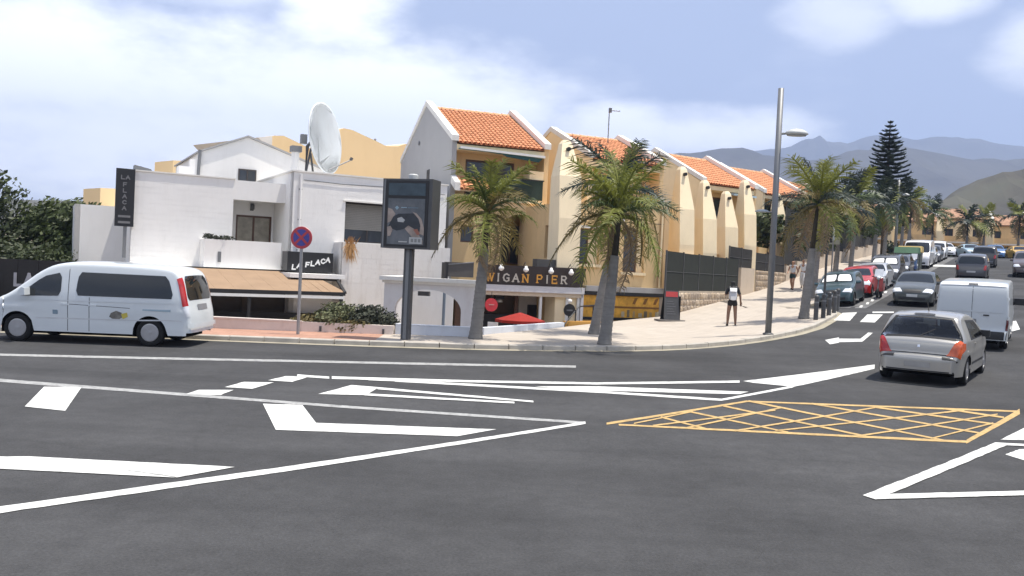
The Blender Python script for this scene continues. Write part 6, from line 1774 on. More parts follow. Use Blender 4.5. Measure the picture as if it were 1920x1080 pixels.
PDARK = paint('dark green grey paint', (0.045, 0.052, 0.05), 0.3); PBLK = paint('black paint gloss', (0.015, 0.016, 0.018)); PGREY = paint('graphite paint', (0.07, 0.07, 0.075), 0.3)
PWHT = paint('white car paint', (0.7, 0.7, 0.7)); PBLUE = paint('blue paint', (0.04, 0.13, 0.30)); PYEL = paint('yellow taxi paint', (0.62, 0.36, 0.04)); PBRN = paint('dark brown paint', (0.05, 0.03, 0.028))
PK = 'cars parked up the left of the street'; DR = 'cars driving on the street'; FR = 'cars in the far row'
gcar('sedan', 'saloon_car', 'dark saloon car coming down the street with bright headlamps', 'car', PDARK, (17.75 + 2.2 * .5, 39.3 + 2.2 * .866), DOWN, DR)
gcar('suv', 'suv_car', 'black off-road car driving up ahead of the grey white van', 'car', PGREY, (29.3, 56.5), UP, DR)
gcar('mpv', 'family_car', 'dark car farther up ahead of the black off-road car', 'car', PBLK, (38.0, 71.5), UP, DR)
gcar('suv', 'suv_car', 'dark brown car cut off by the right edge of the picture', 'car', PBRN, (35.0, 60.3), DOWN, DR)
def pk(u, v=-7.25): return uv(u, v)
gcar('hatch', 'parked_car', 'dark teal parked car with a white sunshade behind its windscreen', 'car', PTEAL, pk(43.3, -7.3), DOWN, PK, shade=True)
gcar('hatch', 'parked_car', 'red parked car behind the dark teal one', 'car', PRED, pk(48.2), DOWN, PK)
gcar('sedan', 'parked_car', 'silver parked car behind the red one', 'car', PSILV, pk(53.0), DOWN, PK)
gcar('mpv', 'parked_car', 'tall dark parked people carrier behind the silver car', 'car', PGREY, pk(58.4), DOWN, PK, shade=True)
gcar('hatch', 'parked_car', 'dark grey parked car beyond the tall dark people carrier', 'car', PGREY, pk(63.6), DOWN, PK)
gcar('van', 'parked_van', 'white parked van up the street beyond the recycling containers', 'van', PWHT, pk(76.0), DOWN, PK)
gcar('hatch', 'parked_car', 'silver parked car just beyond the white parked van', 'car', PSILV, pk(81.5), DOWN, PK)
gcar('sedan', 'parked_car', 'grey parked car second beyond the white parked van', 'car', PGREY, pk(86.6), DOWN, PK)
gcar('mpv', 'parked_car', 'white parked car at the far end of the left parking lane', 'car', PWHT, pk(91.5), DOWN, PK)
rowp = [('suv', PBLK, 'black car at the left of the far row'), ('hatch', PWHT, 'white car second in the far row'), ('sedan', paint('pale blue paint', (0.30, 0.42, 0.48)), 'pale blue car third in the far row'), ('hatch', PBLUE, 'blue car fourth in the far row'),
        ('sedan', PYEL, 'yellow taxi in the middle of the far row'), ('hatch', PSILV, 'silver car right of the yellow taxi'), ('hatch', PRED, 'red car near the right of the far row'), ('sedan', PBLUE, 'dark blue car second from the right in the far row'), ('mpv', PWHT, 'white car at the right end of the far row')]
for k, (kd, m, lab) in enumerate(rowp):
    x, y = 42.0 + k * 2.75, 92.0 + k * 0.25
    gcar(kd, 'parked_car', lab, 'car', m, (x, y), R(-112 + 6 * (k % 3)), FR)

# --- scooters
def scooter(label, loc, head, m):
    X, Y = loc
    T = thing('motor_scooter', label, 'scooter', (X, Y, terr(X, Y)), head, 'scooters parked between cars')
    for x in (-0.6, 0.62):
        w = MB().lathe([(0.13, -0.05), (0.22, -0.05), (0.24, 0), (0.22, 0.05), (0.13, 0.05)], 18, Matrix.Translation((x, 0, 0.24)) @ Matrix.Rotation(R(90), 4, 'X')).build('wheel', M_TYRE, T, smooth=True)
        MB().lathe([(0.14, -0.03), (0.14, 0.03)], 12, Matrix.Translation((x, 0, 0.24)) @ Matrix.Rotation(R(90), 4, 'X')).build('rim', M_RIM, w)
    MB().prism([(-0.85, -0.14, 0.45), (-0.3, -0.14, 0.35), (-0.2, -0.14, 0.72), (-0.8, -0.14, 0.75)], (0, 0.28, 0)).build('rear_body', m, T, fix=True)
    MB().prism([(0.42, -0.19, 0.35), (0.52, -0.19, 0.35), (0.42, -0.17, 1.0), (0.32, -0.17, 1.0)], (0, 0.38, 0)).build('leg_shield', m, T, fix=True)
    MB().box(-0.3, 0.45, -0.14, 0.14, 0.25, 0.35).build('floor_board', M_TRIM, T)
    MB().prism([(-0.85, -0.13, 0.76), (-0.15, -0.13, 0.74), (-0.2, -0.11, 0.85), (-0.8, -0.11, 0.86)], (0, 0.26, 0)).build('seat', M_TRIM, T, fix=True)
    MB().tube([(0.6, 0, 0.3), (0.40, 0, 1.02)], 0.03, 6).build('fork', M_GREY, T)
    MB().tube([(0.34, -0.33, 1.06), (0.38, 0, 1.02), (0.34, 0.33, 1.06)], 0.02, 6).build('handlebar', M_TRIM, T)
    MB().lathe([(0.0, 0.08), (0.09, 0.05), (0.1, 0.0)], 12, Matrix.Translation((0.47, 0, 0.98)) @ Matrix.Rotation(R(90), 4, 'Y')).build('headlamp', M_HEAD, T, smooth=True)
    MB().prism([(0.45, -0.2, 1.05), (0.30, -0.18, 1.42), (0.28, -0.18, 1.42), (0.43, -0.2, 1.05)], (0, 0.38, 0)).build('windshield', M_HEAD, T, fix=True)
scooter('red motor scooter parked by the dark teal car', pk(46.4, -6.1), DOWN, PRED)
scooter('blue motor scooter parked past the dark people carrier', pk(66.6, -6.6), DOWN, PBLUE)
# ------------------------------------------------------------------ street furniture
def gz(x, y, off=0.12): return terr(x, y) + off
# tall street lamp
def street_lamp(label, x, y, h, arm, lower=None, r=0.10):
    T = thing('street_lamp', label, 'street lamp', (x, y, gz(x, y)), 0, 'street lamps')
    MB().tube([(0, 0, 0), (0, 0, h * 0.5), (0, 0, h)], [r, r * 0.95, r * 0.9], 14).build('post', M_GREY, T, smooth=True)
    MB().lathe([(r * 1.7, 0), (r * 1.7, 0.03), (r * 1.2, 0.06)], 14).build('base_plate', M_DGREY, T)
    o = MB().tube([(r * 0.5, 0, arm - 0.02), (0.32, 0, arm + 0.01)], 0.035, 8).build('lamp_arm', M_GREY, T)
    prof = [(0.26, 0), (0.30, 0.03), (0.26, 0.10), (0.14, 0.17), (0.0, 0.20)]
    M = Matrix.Translation((0.56, 0, arm - 0.03)) @ Matrix.Diagonal((1.25, 0.75, 1.0, 1))
    MB().lathe(prof, 20, M).build('lamp_head', mat('pale lamp housing', (0.5, 0.51, 0.49), 0.5), T, smooth=True)
    MB().lathe([(0.24, -0.03), (0.25, 0.0)], 20, M).build('lamp_glass', mat('lamp glass', (0.25, 0.26, 0.27), 0.2), T)
    if lower:
        MB().tube([(-r * 0.5, 0, lower), (-0.25, 0, lower + 0.02)], 0.025, 8).build('lower_arm', M_GREY, T)
        MB().lathe([(0.16, 0), (0.18, 0.02), (0.1, 0.07), (0, 0.09)], 16, Matrix.Translation((-0.38, 0, lower)) @ Matrix.Diagonal((1.4, 0.7, 1, 1))).build('lower_lamp', mat('blue grey lamp housing', (0.30, 0.34, 0.36), 0.5), T, smooth=True)
    return T
street_lamp('tall grey street lamp at the kerb of the corner', 8.15, 27.95, 7.75, 6.35, 3.85)
street_lamp('farther street lamp rising among the street palms', *uv(77.8, -9.2), 6.8, 5.6, None, 0.12)

# lit-panel billboard on a post
MU = thing('poster_panel', 'dark grey poster case on a post at the pavement edge', 'billboard', (-2.75, 23.4, gz(-2.75, 23.4)), R(-17))
MB().box(-0.11, 0.11, -0.09, 0.09, 0, 2.42).build('post', M_DGREY, MU)
MB().box(-0.045, 0.045, -0.1, -0.09, 0.02, 2.42).build('post_strip', M_GREY, MU)
MB().box(-0.70, 0.70, -0.30, 0.26, 2.40, 4.22).build('case', M_DGREY, MU)
MB().box(-0.60, 0.60, -0.318, -0.30, 2.45, 4.17).build('door_frame', M_BLACK, MU)
MB().box(-0.66, -0.62, -0.312, -0.30, 2.42, 4.2).build('door_edge', M_GREY, MU)
MB().lathe([(0.10, 0), (0.13, 0.02), (0.13, 0.12), (0.10, 0.15)], 16, Matrix.Translation((0.02, 0, 4.22))).build('vent_cap', mat('pale lamp housing', (0.55, 0.56, 0.54)), MU)
MB().box(-0.52, 0.52, -0.326, -0.318, 3.78, 4.10).build('header_screen', mat('dark blue header', (0.035, 0.055, 0.065), 0.15, 0.3, 3), MU)
po = MB().box(-0.52, 0.52, -0.326, -0.318, 2.50, 3.70).build('poster', mat('slate poster print', (0.075, 0.09, 0.10), 0.25, 0.3, 2, col2=(0.12, 0.125, 0.13)), MU)
def print_poly(name, pts, m, lay):
    y = -0.328 - 0.002 * lay
    MB().prism([(x, y, z) for x, z in pts], (0, 0.0015, 0)).build(name, m, po, fix=True)
P_SK = mat('poster skin tone', (0.30, 0.24, 0.20), 0.3, 0.3, 5); P_DK = mat('poster dark', (0.022, 0.026, 0.03), 0.25, 0.3, 5); P_LB = mat('poster pale blue', (0.25, 0.36, 0.42), 0.3); P_LG = mat('poster pale grey', (0.42, 0.42, 0.40), 0.3); P_RD = mat('poster rust', (0.28, 0.10, 0.06), 0.3, 0.2, 6)
print_poly('printed_shape', [(-0.52, 3.45), (-0.40, 3.42), (-0.30, 3.30), (-0.40, 3.12), (-0.52, 3.05)], P_SK, 1)
print_poly('printed_shape', [(-0.50, 2.95), (-0.36, 3.22), (-0.22, 3.30), (0.20, 3.32), (0.40, 3.22), (0.46, 3.00), (0.40, 2.85), (0.0, 2.92), (-0.25, 2.86)], P_DK, 2)
print_poly('printed_shape', [(0.18, 3.36), (0.30, 3.32), (0.44, 3.18), (0.52, 2.95), (0.52, 2.75), (0.40, 2.80), (0.42, 3.0), (0.36, 3.18)], P_SK, 3)
print_poly('printed_shape', [(-0.02, 2.92), (0.08, 3.0), (0.28, 2.90), (0.50, 2.62), (0.50, 2.52), (0.36, 2.54)], P_SK, 4)
print_poly('printed_shape', [(0.22, 2.90), (0.34, 2.92), (0.42, 2.78), (0.34, 2.76)], P_RD, 5)
print_poly('printed_shape', [(-0.52, 2.95), (-0.42, 2.98), (-0.36, 2.88), (-0.42, 2.72), (-0.50, 2.70)], P_SK, 5)
print_poly('printed_shape', [(-0.24, 3.18), (-0.12, 3.22), (-0.02, 3.14), (-0.06, 3.08), (-0.22, 3.09)], P_LG, 5)
print_poly('printed_mark', [(-0.32, 3.46), (-0.26, 3.51), (-0.20, 3.46), (-0.26, 3.40)], P_LB, 5)
print_poly('printed_line', [(-0.14, 3.455), (0.02, 3.455), (0.02, 3.475), (-0.14, 3.475)], P_LB, 5)
print_poly('printed_line', [(0.05, 3.455), (0.34, 3.455), (0.34, 3.47), (0.05, 3.47)], mat('poster dim blue', (0.12, 0.2, 0.26), 0.3), 5)
print_poly('printed_box', [(0.12, 2.53), (0.48, 2.53), (0.48, 2.70), (0.12, 2.70)], P_LG, 6)
for k in range(3):
    print_poly('printed_letter', [(0.17 + 0.1 * k, 2.57), (0.24 + 0.1 * k, 2.57), (0.24 + 0.1 * k, 2.66), (0.17 + 0.1 * k, 2.66)], mat('poster mid grey', (0.2, 0.2, 0.19), 0.3), 7)
print_poly('printed_line', [(-0.18, 2.56), (0.06, 2.56), (0.06, 2.59), (-0.18, 2.59)], P_LG, 6)

# round no-stopping sign: blue disc, red ring, red cross
NS = thing('no_stopping_sign', 'round blue sign with a red ring and cross on a thin grey post', 'road sign', (-5.7, 23.75, gz(-5.7, 23.75)), R(-6))
MB().tube([(0, 0.04, 0), (0, 0.04, 2.85)], 0.045, 10).build('post', mat('galvanised post', (0.30, 0.30, 0.30), 0.5, 0.1, 4, metal=0.4), NS)
Mz = Matrix.Translation((0, 0, 2.60)) @ Matrix.Rotation(R(90), 4, 'X')
sp = MB().lathe([(0.29, -0.02), (0.30, 0.0), (0.29, 0.012)], 32, Mz).build('sign_plate', mat('sign red', (0.42, 0.04, 0.05), 0.4), NS)
MB().lathe([(0.225, 0.012), (0.225, 0.016)], 32, Mz).build('blue_disc', mat('sign blue', (0.05, 0.05, 0.26), 0.4), NS)
for a in (45, -45):
    Mx = Mz @ Matrix.Rotation(R(a), 4, 'Z')
    MB().box(-0.235, 0.235, -0.032, 0.032, 0.016, 0.019 + 0.001 * (a > 0), Mx).build('red_bar', mat('sign red', (0.42, 0.04, 0.05)), NS)

# bollards along the crossing
for k, (x, y) in enumerate(((11.35, 32.95), (11.85, 33.6), (12.4, 34.55), (12.95, 35.5), (13.4, 36.4))):
    T = thing('bollard', ('nearest dark bollard beside the thick palm trunk', 'second dark bollard from the thick palm trunk', 'third dark bollard from the thick palm trunk', 'fourth dark bollard from the thick palm trunk', 'farthest dark bollard, just before the dark teal car')[k], 'bollard', (x, y, gz(x, y)), 0, 'dark bollards at the crossing')
    MB().lathe([(0.085, 0), (0.085, 0.75), (0.07, 0.76), (0.07, 0.79), (0.085, 0.80), (0.085, 0.88), (0.05, 0.92), (0, 0.925)], 14).build('bollard_body', M_DGREY, T, smooth=False)
    MB().lathe([(0.0872, 0.62), (0.0872, 0.68)], 14).build('band', M_GREY, T)

# pavement menu board
AB = thing('menu_board', 'black pavement board with a red top panel by the stone wall', 'menu board', (6.42, 35.75, gz(6.42, 35.75)), R(12))
MB().box(-0.55, 0.55, -0.3, 0.3, 0.0, 0.05).build('base', mat('board base', (0.22, 0.20, 0.18), 0.8), AB)
MB().prism([(-0.33, -0.22, 0.05), (0.33, -0.22, 0.05), (0.30, -0.08, 1.22), (-0.30, -0.08, 1.22)], (0, 0.04, 0)).build('front_panel', M_DGREY, AB, fix=True)
MB().prism([(-0.33, 0.22, 0.05), (0.33, 0.22, 0.05), (0.30, 0.02, 1.22), (-0.30, 0.02, 1.22)], (0, -0.04, 0)).build('back_panel', M_BLACK, AB, fix=True)
MB().box(0.33, 0.36, -0.2, 0.2, 0.05, 1.0).build('side_flap', M_BLACK, AB)
MB().prism([(-0.26, -0.115, 0.97), (0.26, -0.115, 0.97), (0.25, -0.095, 1.18), (-0.25, -0.095, 1.18)], (0, -0.008, 0)).build('red_header', mat('red header print', (0.45, 0.05, 0.05), 0.5), AB, fix=True)
for k in range(6):
    z = 0.28 + 0.1 * k; y = -0.222 + (z - 0.05) * 0.12
    MB().prism([(-0.22, y, z), (0.16 - 0.05 * (k % 3), y, z), (0.16 - 0.05 * (k % 3), y + 0.002, z + 0.018), (-0.22, y + 0.002, z + 0.018)], (0, -0.008, 0)).build('chalk_line', M_LETG, AB, fix=True)

# pedestrian signal and a thin signpost
TS = thing('pedestrian_signal', 'black pedestrian signal seen from the side behind the bollards', 'traffic signal', (12.35, 35.0, gz(12.35, 35.0)))
MB().tube([(0, 0, 0), (0, 0, 3.1)], 0.05, 8).build('post', M_DGREY, TS)
MB().box(-0.16, 0.14, -0.16, 0.16, 2.85, 3.55).build('housing', M_BLACK, TS)
MB().box(0.14, 0.24, -0.1, 0.1, 2.95, 3.45).build('back_plate', mat('pale signal cover', (0.55, 0.56, 0.58), 0.5), TS)
SP = thing('street_sign', 'thin pole with a small pale sign panel by the parked cars', 'road sign', (*uv(51.5, -9.3), gz(*uv(51.5, -9.3))), R(-30))
MB().tube([(0, 0, 0), (0, 0, 3.0)], 0.04, 8).build('post', M_GREY, SP)
MB().box(-0.35, 0.35, -0.03, -0.01, 2.6, 3.0).build('sign_panel', mat('pale olive sign', (0.25, 0.26, 0.2), 0.6), SP)

# recycling containers
for k, (u, c, lab) in enumerate(((70.0, (0.04, 0.12, 0.06), 'green recycling container between the parked cars'), (72.2, (0.5, 0.36, 0.12), 'yellow recycling container beside the green one'))):
    x, y = uv(u, -7.5)
    T = thing('recycling_container', lab, 'container', (x, y, terr(x, y)), STREET, 'recycling containers')
    m = mat('container paint %d' % k, c, 0.6, 0.1, 2)
    MB().prism([(-0.8, -0.75, 0.1), (0.8, -0.75, 0.1), (0.85, -0.8, 1.3), (-0.85, -0.8, 1.3)], (0, 1.5, 0)).build('bin_body', mat('container dark', (0.05, 0.06, 0.05), 0.6), T, fix=True)
    MB().prism([(-0.9, -0.85, 1.3), (0.9, -0.85, 1.3), (0.6, -0.85, 1.75), (-0.6, -0.85, 1.75)], (0, 1.6, 0)).build('lid', m, T, fix=True)
    for sx in (-0.6, 0.6):
        MB().box(sx - 0.08, sx + 0.08, -0.6, 0.6, 0.0, 0.1).build('foot', M_BLACK, T)

# ------------------------------------------------------------------ people
M_SKIN = mat('sunned skin', (0.36, 0.20, 0.125), 0.6, 0.06, 6); M_SKIND = mat('deep tan skin', (0.20, 0.11, 0.07), 0.6, 0.06, 6)
def person(label, loc, head, pose, cols, h=1.65, hair='long'):
    """pose: dict of joints (metres for a 1.70 m figure, facing +x, z up, y left)."""
    X, Y = loc; s = h / 1.70
    T = thing('person', label, 'person', (X, Y, gz(X, Y)), head, 'people on the pavement')
    V, E_, Rr = [], [], []
    def add(p, r, prev=None):
        V.append((p[0] * s, p[1] * s, p[2] * s)); Rr.append(r * s if isinstance(r, (int, float)) else (r[0] * s, r[1] * s))
        if prev is not None: E_.append((prev, len(V) - 1))
        return len(V) - 1
    pel = add((0, 0, 0.93), (0.145, 0.105))
    wst = add((0.01, 0, 1.08), (0.12, 0.09), pel); ch = add((pose.get('lean', 0.02), 0, 1.30), (0.15, 0.10), wst)
    nb = add((pose.get('lean', 0.02) * 1.2, 0, 1.43), (0.085, 0.075), ch); nk = add((pose.get('lean', 0.02) * 1.5 + 0.01, 0, 1.49), 0.05, nb)
    hd = pose.get('head', (0.05, 0, 1.60))
    hv = add(hd, (0.075, 0.09), nk); add((hd[0] + 0.005, hd[1], hd[2] + 0.075), (0.06, 0.07), hv)
    add((hd[0] + 0.085, hd[1], hd[2] - 0.01), 0.016, hv)           # nose
    for sg in (-1, 1):
        add((hd[0], hd[1] + sg * 0.085, hd[2]), 0.016, hv)           # ears
    for sg, key in ((1, 'l'), (-1, 'r')):
        sh = add((pose.get('lean', 0.02) * 1.2, sg * 0.175, 1.40), 0.060, ch)
        el = add(pose['elbow_' + key], 0.046, sh); wr = add(pose['wrist_' + key], 0.030, el)
        d = (Vector(pose['wrist_' + key]) - Vector(pose['elbow_' + key])).normalized(); w = Vector(pose['wrist_' + key])
        palm_ = add(w + d * 0.07, (0.036, 0.02), wr)
        side = d.cross(Vector((0, 0, 1)))
        side = side.normalized() if side.length > 0.1 else Vector((1, 0, 0))
        for q, ln in ((-1.5, 0.05), (-0.5, 0.065), (0.5, 0.068), (1.5, 0.058)):
            k1 = add(w + d * (0.10 + ln * 0.5) + side * q * 0.019, 0.0095, palm_)
            add(w + d * (0.10 + ln) + side * q * 0.019 + Vector((0, 0, -0.015)), 0.008, k1)
        k1 = add(w + d * 0.06 + side * 0.045, 0.011, wr); add(w + d * 0.095 + side * 0.06, 0.0095, k1)
        hp = add((0, sg * 0.09, 0.86), 0.098, pel)
        kn = add(pose['knee_' + key], 0.066, hp); cf = add(Vector(pose['knee_' + key]).lerp(Vector(pose['ankle_' + key]), 0.35) + Vector((-0.018, 0, 0)), 0.064, kn)
        an = add(pose['ankle_' + key], 0.040, cf); a = Vector(pose['ankle_' + key])
        add(a + Vector((0.13, sg * 0.015, -0.045)), (0.042, 0.026), an)
    def shape(name, v, e, r, m, par, sub=2):
        bm = bmesh.new(); lay = bm.verts.layers.skin.new()
        bv = []
        for i, p in enumerate(v):
            q = bm.verts.new(p); q[lay].radius = r[i] if isinstance(r[i], tuple) else (r[i], r[i]); q[lay].use_root = (i == 0); bv.append(q)
        for i, j in e: bm.edges.new((bv[i], bv[j]))
        me = bpy.data.meshes.new(name); bm.to_mesh(me); bm.free(); me.materials.append(m)
        o = link(name, me, par)
        md = o.modifiers.new('skin', 'SKIN'); md.use_smooth_shade = True
        sb = o.modifiers.new('subdivision', 'SUBSURF'); sb.levels = sub; sb.render_levels = sub
        dg = bpy.context.evaluated_depsgraph_get(); ev = o.evaluated_get(dg)
        me2 = bpy.data.meshes.new_from_object(ev); o.modifiers.clear(); o.data = me2; me2.name = name
        return o
    body = shape('body', V, E_, Rr, cols['skin'], T)
    S3 = lambda p: (p[0] * s, p[1] * s, p[2] * s)
    ln = pose.get('lean', 0.02)
    # shirt, shorts or trousers, shoes, hair
    tv = [S3(p) for p in ((0, 0, 0.95), (0.01, 0, 1.08), (ln, 0, 1.30), (ln * 1.2, 0, 1.41))]; te = [(0, 1), (1, 2), (2, 3)]; tr = [(0.158 * s, 0.12 * s), (0.136 * s, 0.105 * s), (0.166 * s, 0.116 * s), (0.09 * s, 0.085 * s)]
    for sg, key in ((1, 'l'), (-1, 'r')):
        tv.append(S3((ln * 1.2, sg * 0.17, 1.40))); te.append((2, len(tv) - 1)); tr.append(0.068 * s)
        if cols.get('sleeves', True):
            e_ = Vector((ln * 1.2, sg * 0.17, 1.40)).lerp(Vector(pose['elbow_' + key]), cols.get('sleeve', 0.6)); tv.append(S3(e_)); te.append((len(tv) - 2, len(tv) - 1)); tr.append(0.056 * s)
    shape('shirt', tv, te, tr, cols['shirt'], T)
    sv = [S3((0, 0, 1.0)), S3((0, 0, 0.92))]; se = [(0, 1)]; sr = [(0.15 * s, 0.115 * s), (0.16 * s, 0.122 * s)]
    for sg, key in ((1, 'l'), (-1, 'r')):
        sv.append(S3((0, sg * 0.09, 0.85))); se.append((1, len(sv) - 1)); sr.append(0.115 * s)
        k_ = Vector((0, sg * 0.09, 0.86)).lerp(Vector(pose['knee_' + key]), cols.get('leg', 0.5)); sv.append(S3(k_)); se.append((len(sv) - 2, len(sv) - 1)); sr.append(0.10 * s)
        if cols.get('leg', 0.5) >= 1.0:
            a = Vector(pose['knee_' + key]).lerp(Vector(pose['ankle_' + key]), 0.9); sv.append(S3(a)); se.append((len(sv) - 2, len(sv) - 1)); sr.append(0.064 * s)
    shape('shorts' if cols.get('leg', 0.5) < 1 else 'trousers', sv, se, sr, cols['shorts'], T)
    for key, sg in (('l', 1), ('r', -1)):
        a = Vector(pose['ankle_' + key])
        shape('shoe', [S3(a + Vector((-0.05, 0, -0.045))), S3(a + Vector((0.04, 0, -0.045))), S3(a + Vector((0.15, sg * 0.015, -0.055)))], [(0, 1), (1, 2)], [0.042 * s, 0.046 * s, 0.034 * s], cols['shoe'], T)
    hv_ = [S3((hd[0] - 0.015, 0, hd[2] + 0.06)), S3((hd[0] - 0.045, 0, hd[2])), S3((hd[0] - 0.06, 0, hd[2] - 0.10))]
    he = [(0, 1), (1, 2)]; hr = [(0.098 * s, 0.10 * s), (0.098 * s, 0.085 * s), (0.075 * s, 0.05 * s)]
    if hair == 'long':
        hv_.append(S3((ln - 0.10, 0, 1.36))); he.append((2, 3)); hr.append((0.06 * s, 0.035 * s))
    shape('hair', hv_, he, hr, cols['hair'], T)
    for sg in (-1, 1):
        MB().lathe([(0, 0.006), (0.010, 0.0)], 8, Matrix.Translation(S3((hd[0] + 0.073, sg * 0.03, hd[2] + 0.015))) @ Matrix.Rotation(R(90), 4, 'Y')).build('eye', M_BLACK, T)
    MB().box((hd[0] + 0.070) * s, (hd[0] + 0.082) * s, -0.022 * s, 0.022 * s, (hd[2] - 0.055) * s, (hd[2] - 0.045) * s).build('mouth', mat('lip', (0.3, 0.1, 0.08), 0.6), T)
    return T
C_BLK = mat('black cotton', (0.012, 0.012, 0.013), 0.9, 0.1, 8); C_HAIR = mat('black hair', (0.008, 0.007, 0.006), 0.6, 0.2, 12); C_HAIRB = mat('auburn hair', (0.14, 0.05, 0.025), 0.6, 0.2, 12)
C_PALE = mat('pale blue cotton', (0.50, 0.52, 0.55), 0.9, 0.08, 8); C_TEAL = mat('dark teal denim', (0.02, 0.045, 0.05), 0.9, 0.1, 8); C_SHOE = mat('dark shoe', (0.03, 0.025, 0.02), 0.7, 0.1, 8); C_WHT = mat('white cotton', (0.75, 0.75, 0.74), 0.9, 0.05, 8)
stand = dict(lean=0.05, head=(0.13, 0, 1.585), elbow_l=(0.02, 0.27, 1.13), wrist_l=(0.20, 0.17, 1.20), elbow_r=(-0.02, -0.27, 1.12), wrist_r=(0.06, -0.30, 0.90),
             knee_l=(0.02, 0.13, 0.48), ankle_l=(0.0, 0.15, 0.07), knee_r=(0.02, -0.12, 0.48), ankle_r=(-0.02, -0.14, 0.07))
PX, PY = 8.35, 33.45
PH = R(82)
person('person in a black top and black shorts standing with their back to the road', (PX, PY), PH, stand, dict(skin=M_SKIND, shirt=C_BLK, shorts=C_BLK, shoe=C_SHOE, hair=C_HAIR, leg=0.42, sleeve=0.9), 1.72)
BP = thing('backpack', 'white and grey backpack on the back of the person in black shorts', 'backpack', (PX, PY, gz(PX, PY)), PH)
rows = []
for j in range(9):
    t = j / 8; z = 0.94 + 0.46 * t
    wd = 0.155 * (1 - 0.9 * abs(2 * t - 1) ** 5) * (1.0 - 0.08 * t); dp = 0.13 * (1 - 0.9 * abs(2 * t - 1) ** 4)
    rows.append([(-0.085 + 0.06 * t - dp * max(0, math.sin(a)) , wd * math.copysign(abs(math.cos(a)) ** 0.5, math.cos(a)), z) for a in [math.pi * k / 10 for k in range(11)]])
MB().grid(rows).build('bag_body', mat('pale grey nylon', (0.42, 0.43, 0.46), 0.7, 0.08, 8), BP, smooth=True)
MB().prism([(-0.21, -0.12, 1.30), (-0.21, 0.12, 1.30), (-0.13, 0.13, 1.42), (-0.13, -0.13, 1.42)], (0.05, 0, 0.01)).build('top_flap', C_WHT, BP, fix=True)
MB().prism([(-0.235, -0.10, 0.98), (-0.235, 0.10, 0.98), (-0.235, 0.09, 1.12), (-0.235, -0.09, 1.12)], (0.06, 0, 0)).build('front_pocket', C_WHT, BP, fix=True)
for sg in (-1, 1):
    MB().tube([(-0.05, sg * 0.10, 1.38), (0.05, sg * 0.11, 1.47), (0.155, sg * 0.11, 1.36), (0.13, sg * 0.13, 1.12), (0.0, sg * 0.14, 1.0)], 0.014, 6).build('strap', C_WHT, BP)
walk = dict(lean=0.03, head=(0.05, 0, 1.60), elbow_l=(-0.10, 0.25, 1.13), wrist_l=(0.04, 0.25, 0.93), elbow_r=(0.06, -0.25, 1.12), wrist_r=(0.22, -0.22, 1.02),
            knee_l=(0.16, 0.10, 0.50), ankle_l=(0.18, 0.10, 0.08), knee_r=(-0.02, -0.10, 0.48), ankle_r=(-0.24, -0.10, 0.11))
person('person with auburn hair in a pale top and dark shorts walking down the pavement', (16.15, 51.1), DOWN - 0.1, walk, dict(skin=M_SKIN, shirt=C_PALE, shorts=C_TEAL, shoe=C_SHOE, hair=C_HAIRB, leg=0.6, sleeve=0.35), 1.68)
person('person in white half hidden by the thick palm trunk', (17.0, 51.9), DOWN, walk, dict(skin=M_SKIN, shirt=C_WHT, shorts=C_WHT, shoe=C_SHOE, hair=mat('white cap', (0.7, 0.7, 0.7), 0.8), leg=1.0, sleeve=0.5), 1.7, hair='short')
# ------------------------------------------------------------------ far yellow houses at the head of the street
def far_house(label, x, y, w, h, a, k):
    z = terr(x, y) - 0.5
    T = thing('far_house', label, 'house', (x, y, z), R(a), 'far yellow houses at the head of the street')
    holes = [(0.7, 1.9, 3.4, 4.6), (w - 2.0, w - 0.8, 3.4, 4.6), (0.9, 2.3, 0.9, 2.3), (w - 2.3, w - 0.9, 0.9, 2.3)]
    b = wall(MB(), (0, 0, 0), (1, 0, 0), (0, 1, 0), w, 0, h, holes, 0.25)
    wall(b, (0, 7, 0), (0, -1, 0), (1, 0, 0), 7, 0, h, (), 0.2)
    wall(b, (w, 0, 0), (0, 1, 0), (-1, 0, 0), 7, 0, h, (), 0.2)
    b.build('wall', M_YELP if k % 2 else M_YEL, T)
    for q in holes:
        window(T, *q, 0.16, 2, M_GLASS, M_BFRAME)
    MB().prism([(-0.2, -0.4, h), (w + 0.2, -0.4, h), (w + 0.2, 3.5, h + 1.6), (-0.2, 3.5, h + 1.6)], (0, 0, 0.1)).prism([(-0.2, 3.5, h + 1.6), (w + 0.2, 3.5, h + 1.6), (w + 0.2, 7.2, h), (-0.2, 7.2, h)], (0, 0, 0.1)).build('roof', mat('weathered roof tile', (0.34, 0.19, 0.115), 0.9, 0.25, 2.0), T, fix=True)
    for xo in (-0.3, w):
        MB().prism([(xo, -0.5, h - 0.05), (xo, 3.5, h + 1.75), (xo, 3.5, h + 2.0), (xo, -0.5, h + 0.25)], (0.3, 0, 0)).build('parapet', M_COPE, T, fix=True)
    MB().box(0.2, w - 0.2, -1.0, 0.0, 2.7, 2.9).build('balcony_slab', M_COPE, T)
    MB().box(0.2, w - 0.2, -1.0, -0.9, 2.9, 3.6).build('balcony_front', M_YEL, T)
    for xo in (-0.1, w - 0.7):
        pylon_mesh(0.8, h + 0.6, h - 1.2, 0, 0.6).build('pylon', M_YELP, T, fix=True).location = (xo + 0.4, -1.5, 0)
    MB().box(0, w, -3.5, -3.3, 0, 1.6).build('garden_wall', M_YEL, T)
    return T
for k in range(7):
    far_house('far yellow house at the head of the street, %s from the left' % ('first', 'second', 'third', 'fourth', 'fifth', 'sixth', 'seventh')[k], 34 + k * 7.2, 112 + k * 1.6, 6.2, 5.3 + 0.5 * (k % 2), -18 + 4 * (k % 3), k)
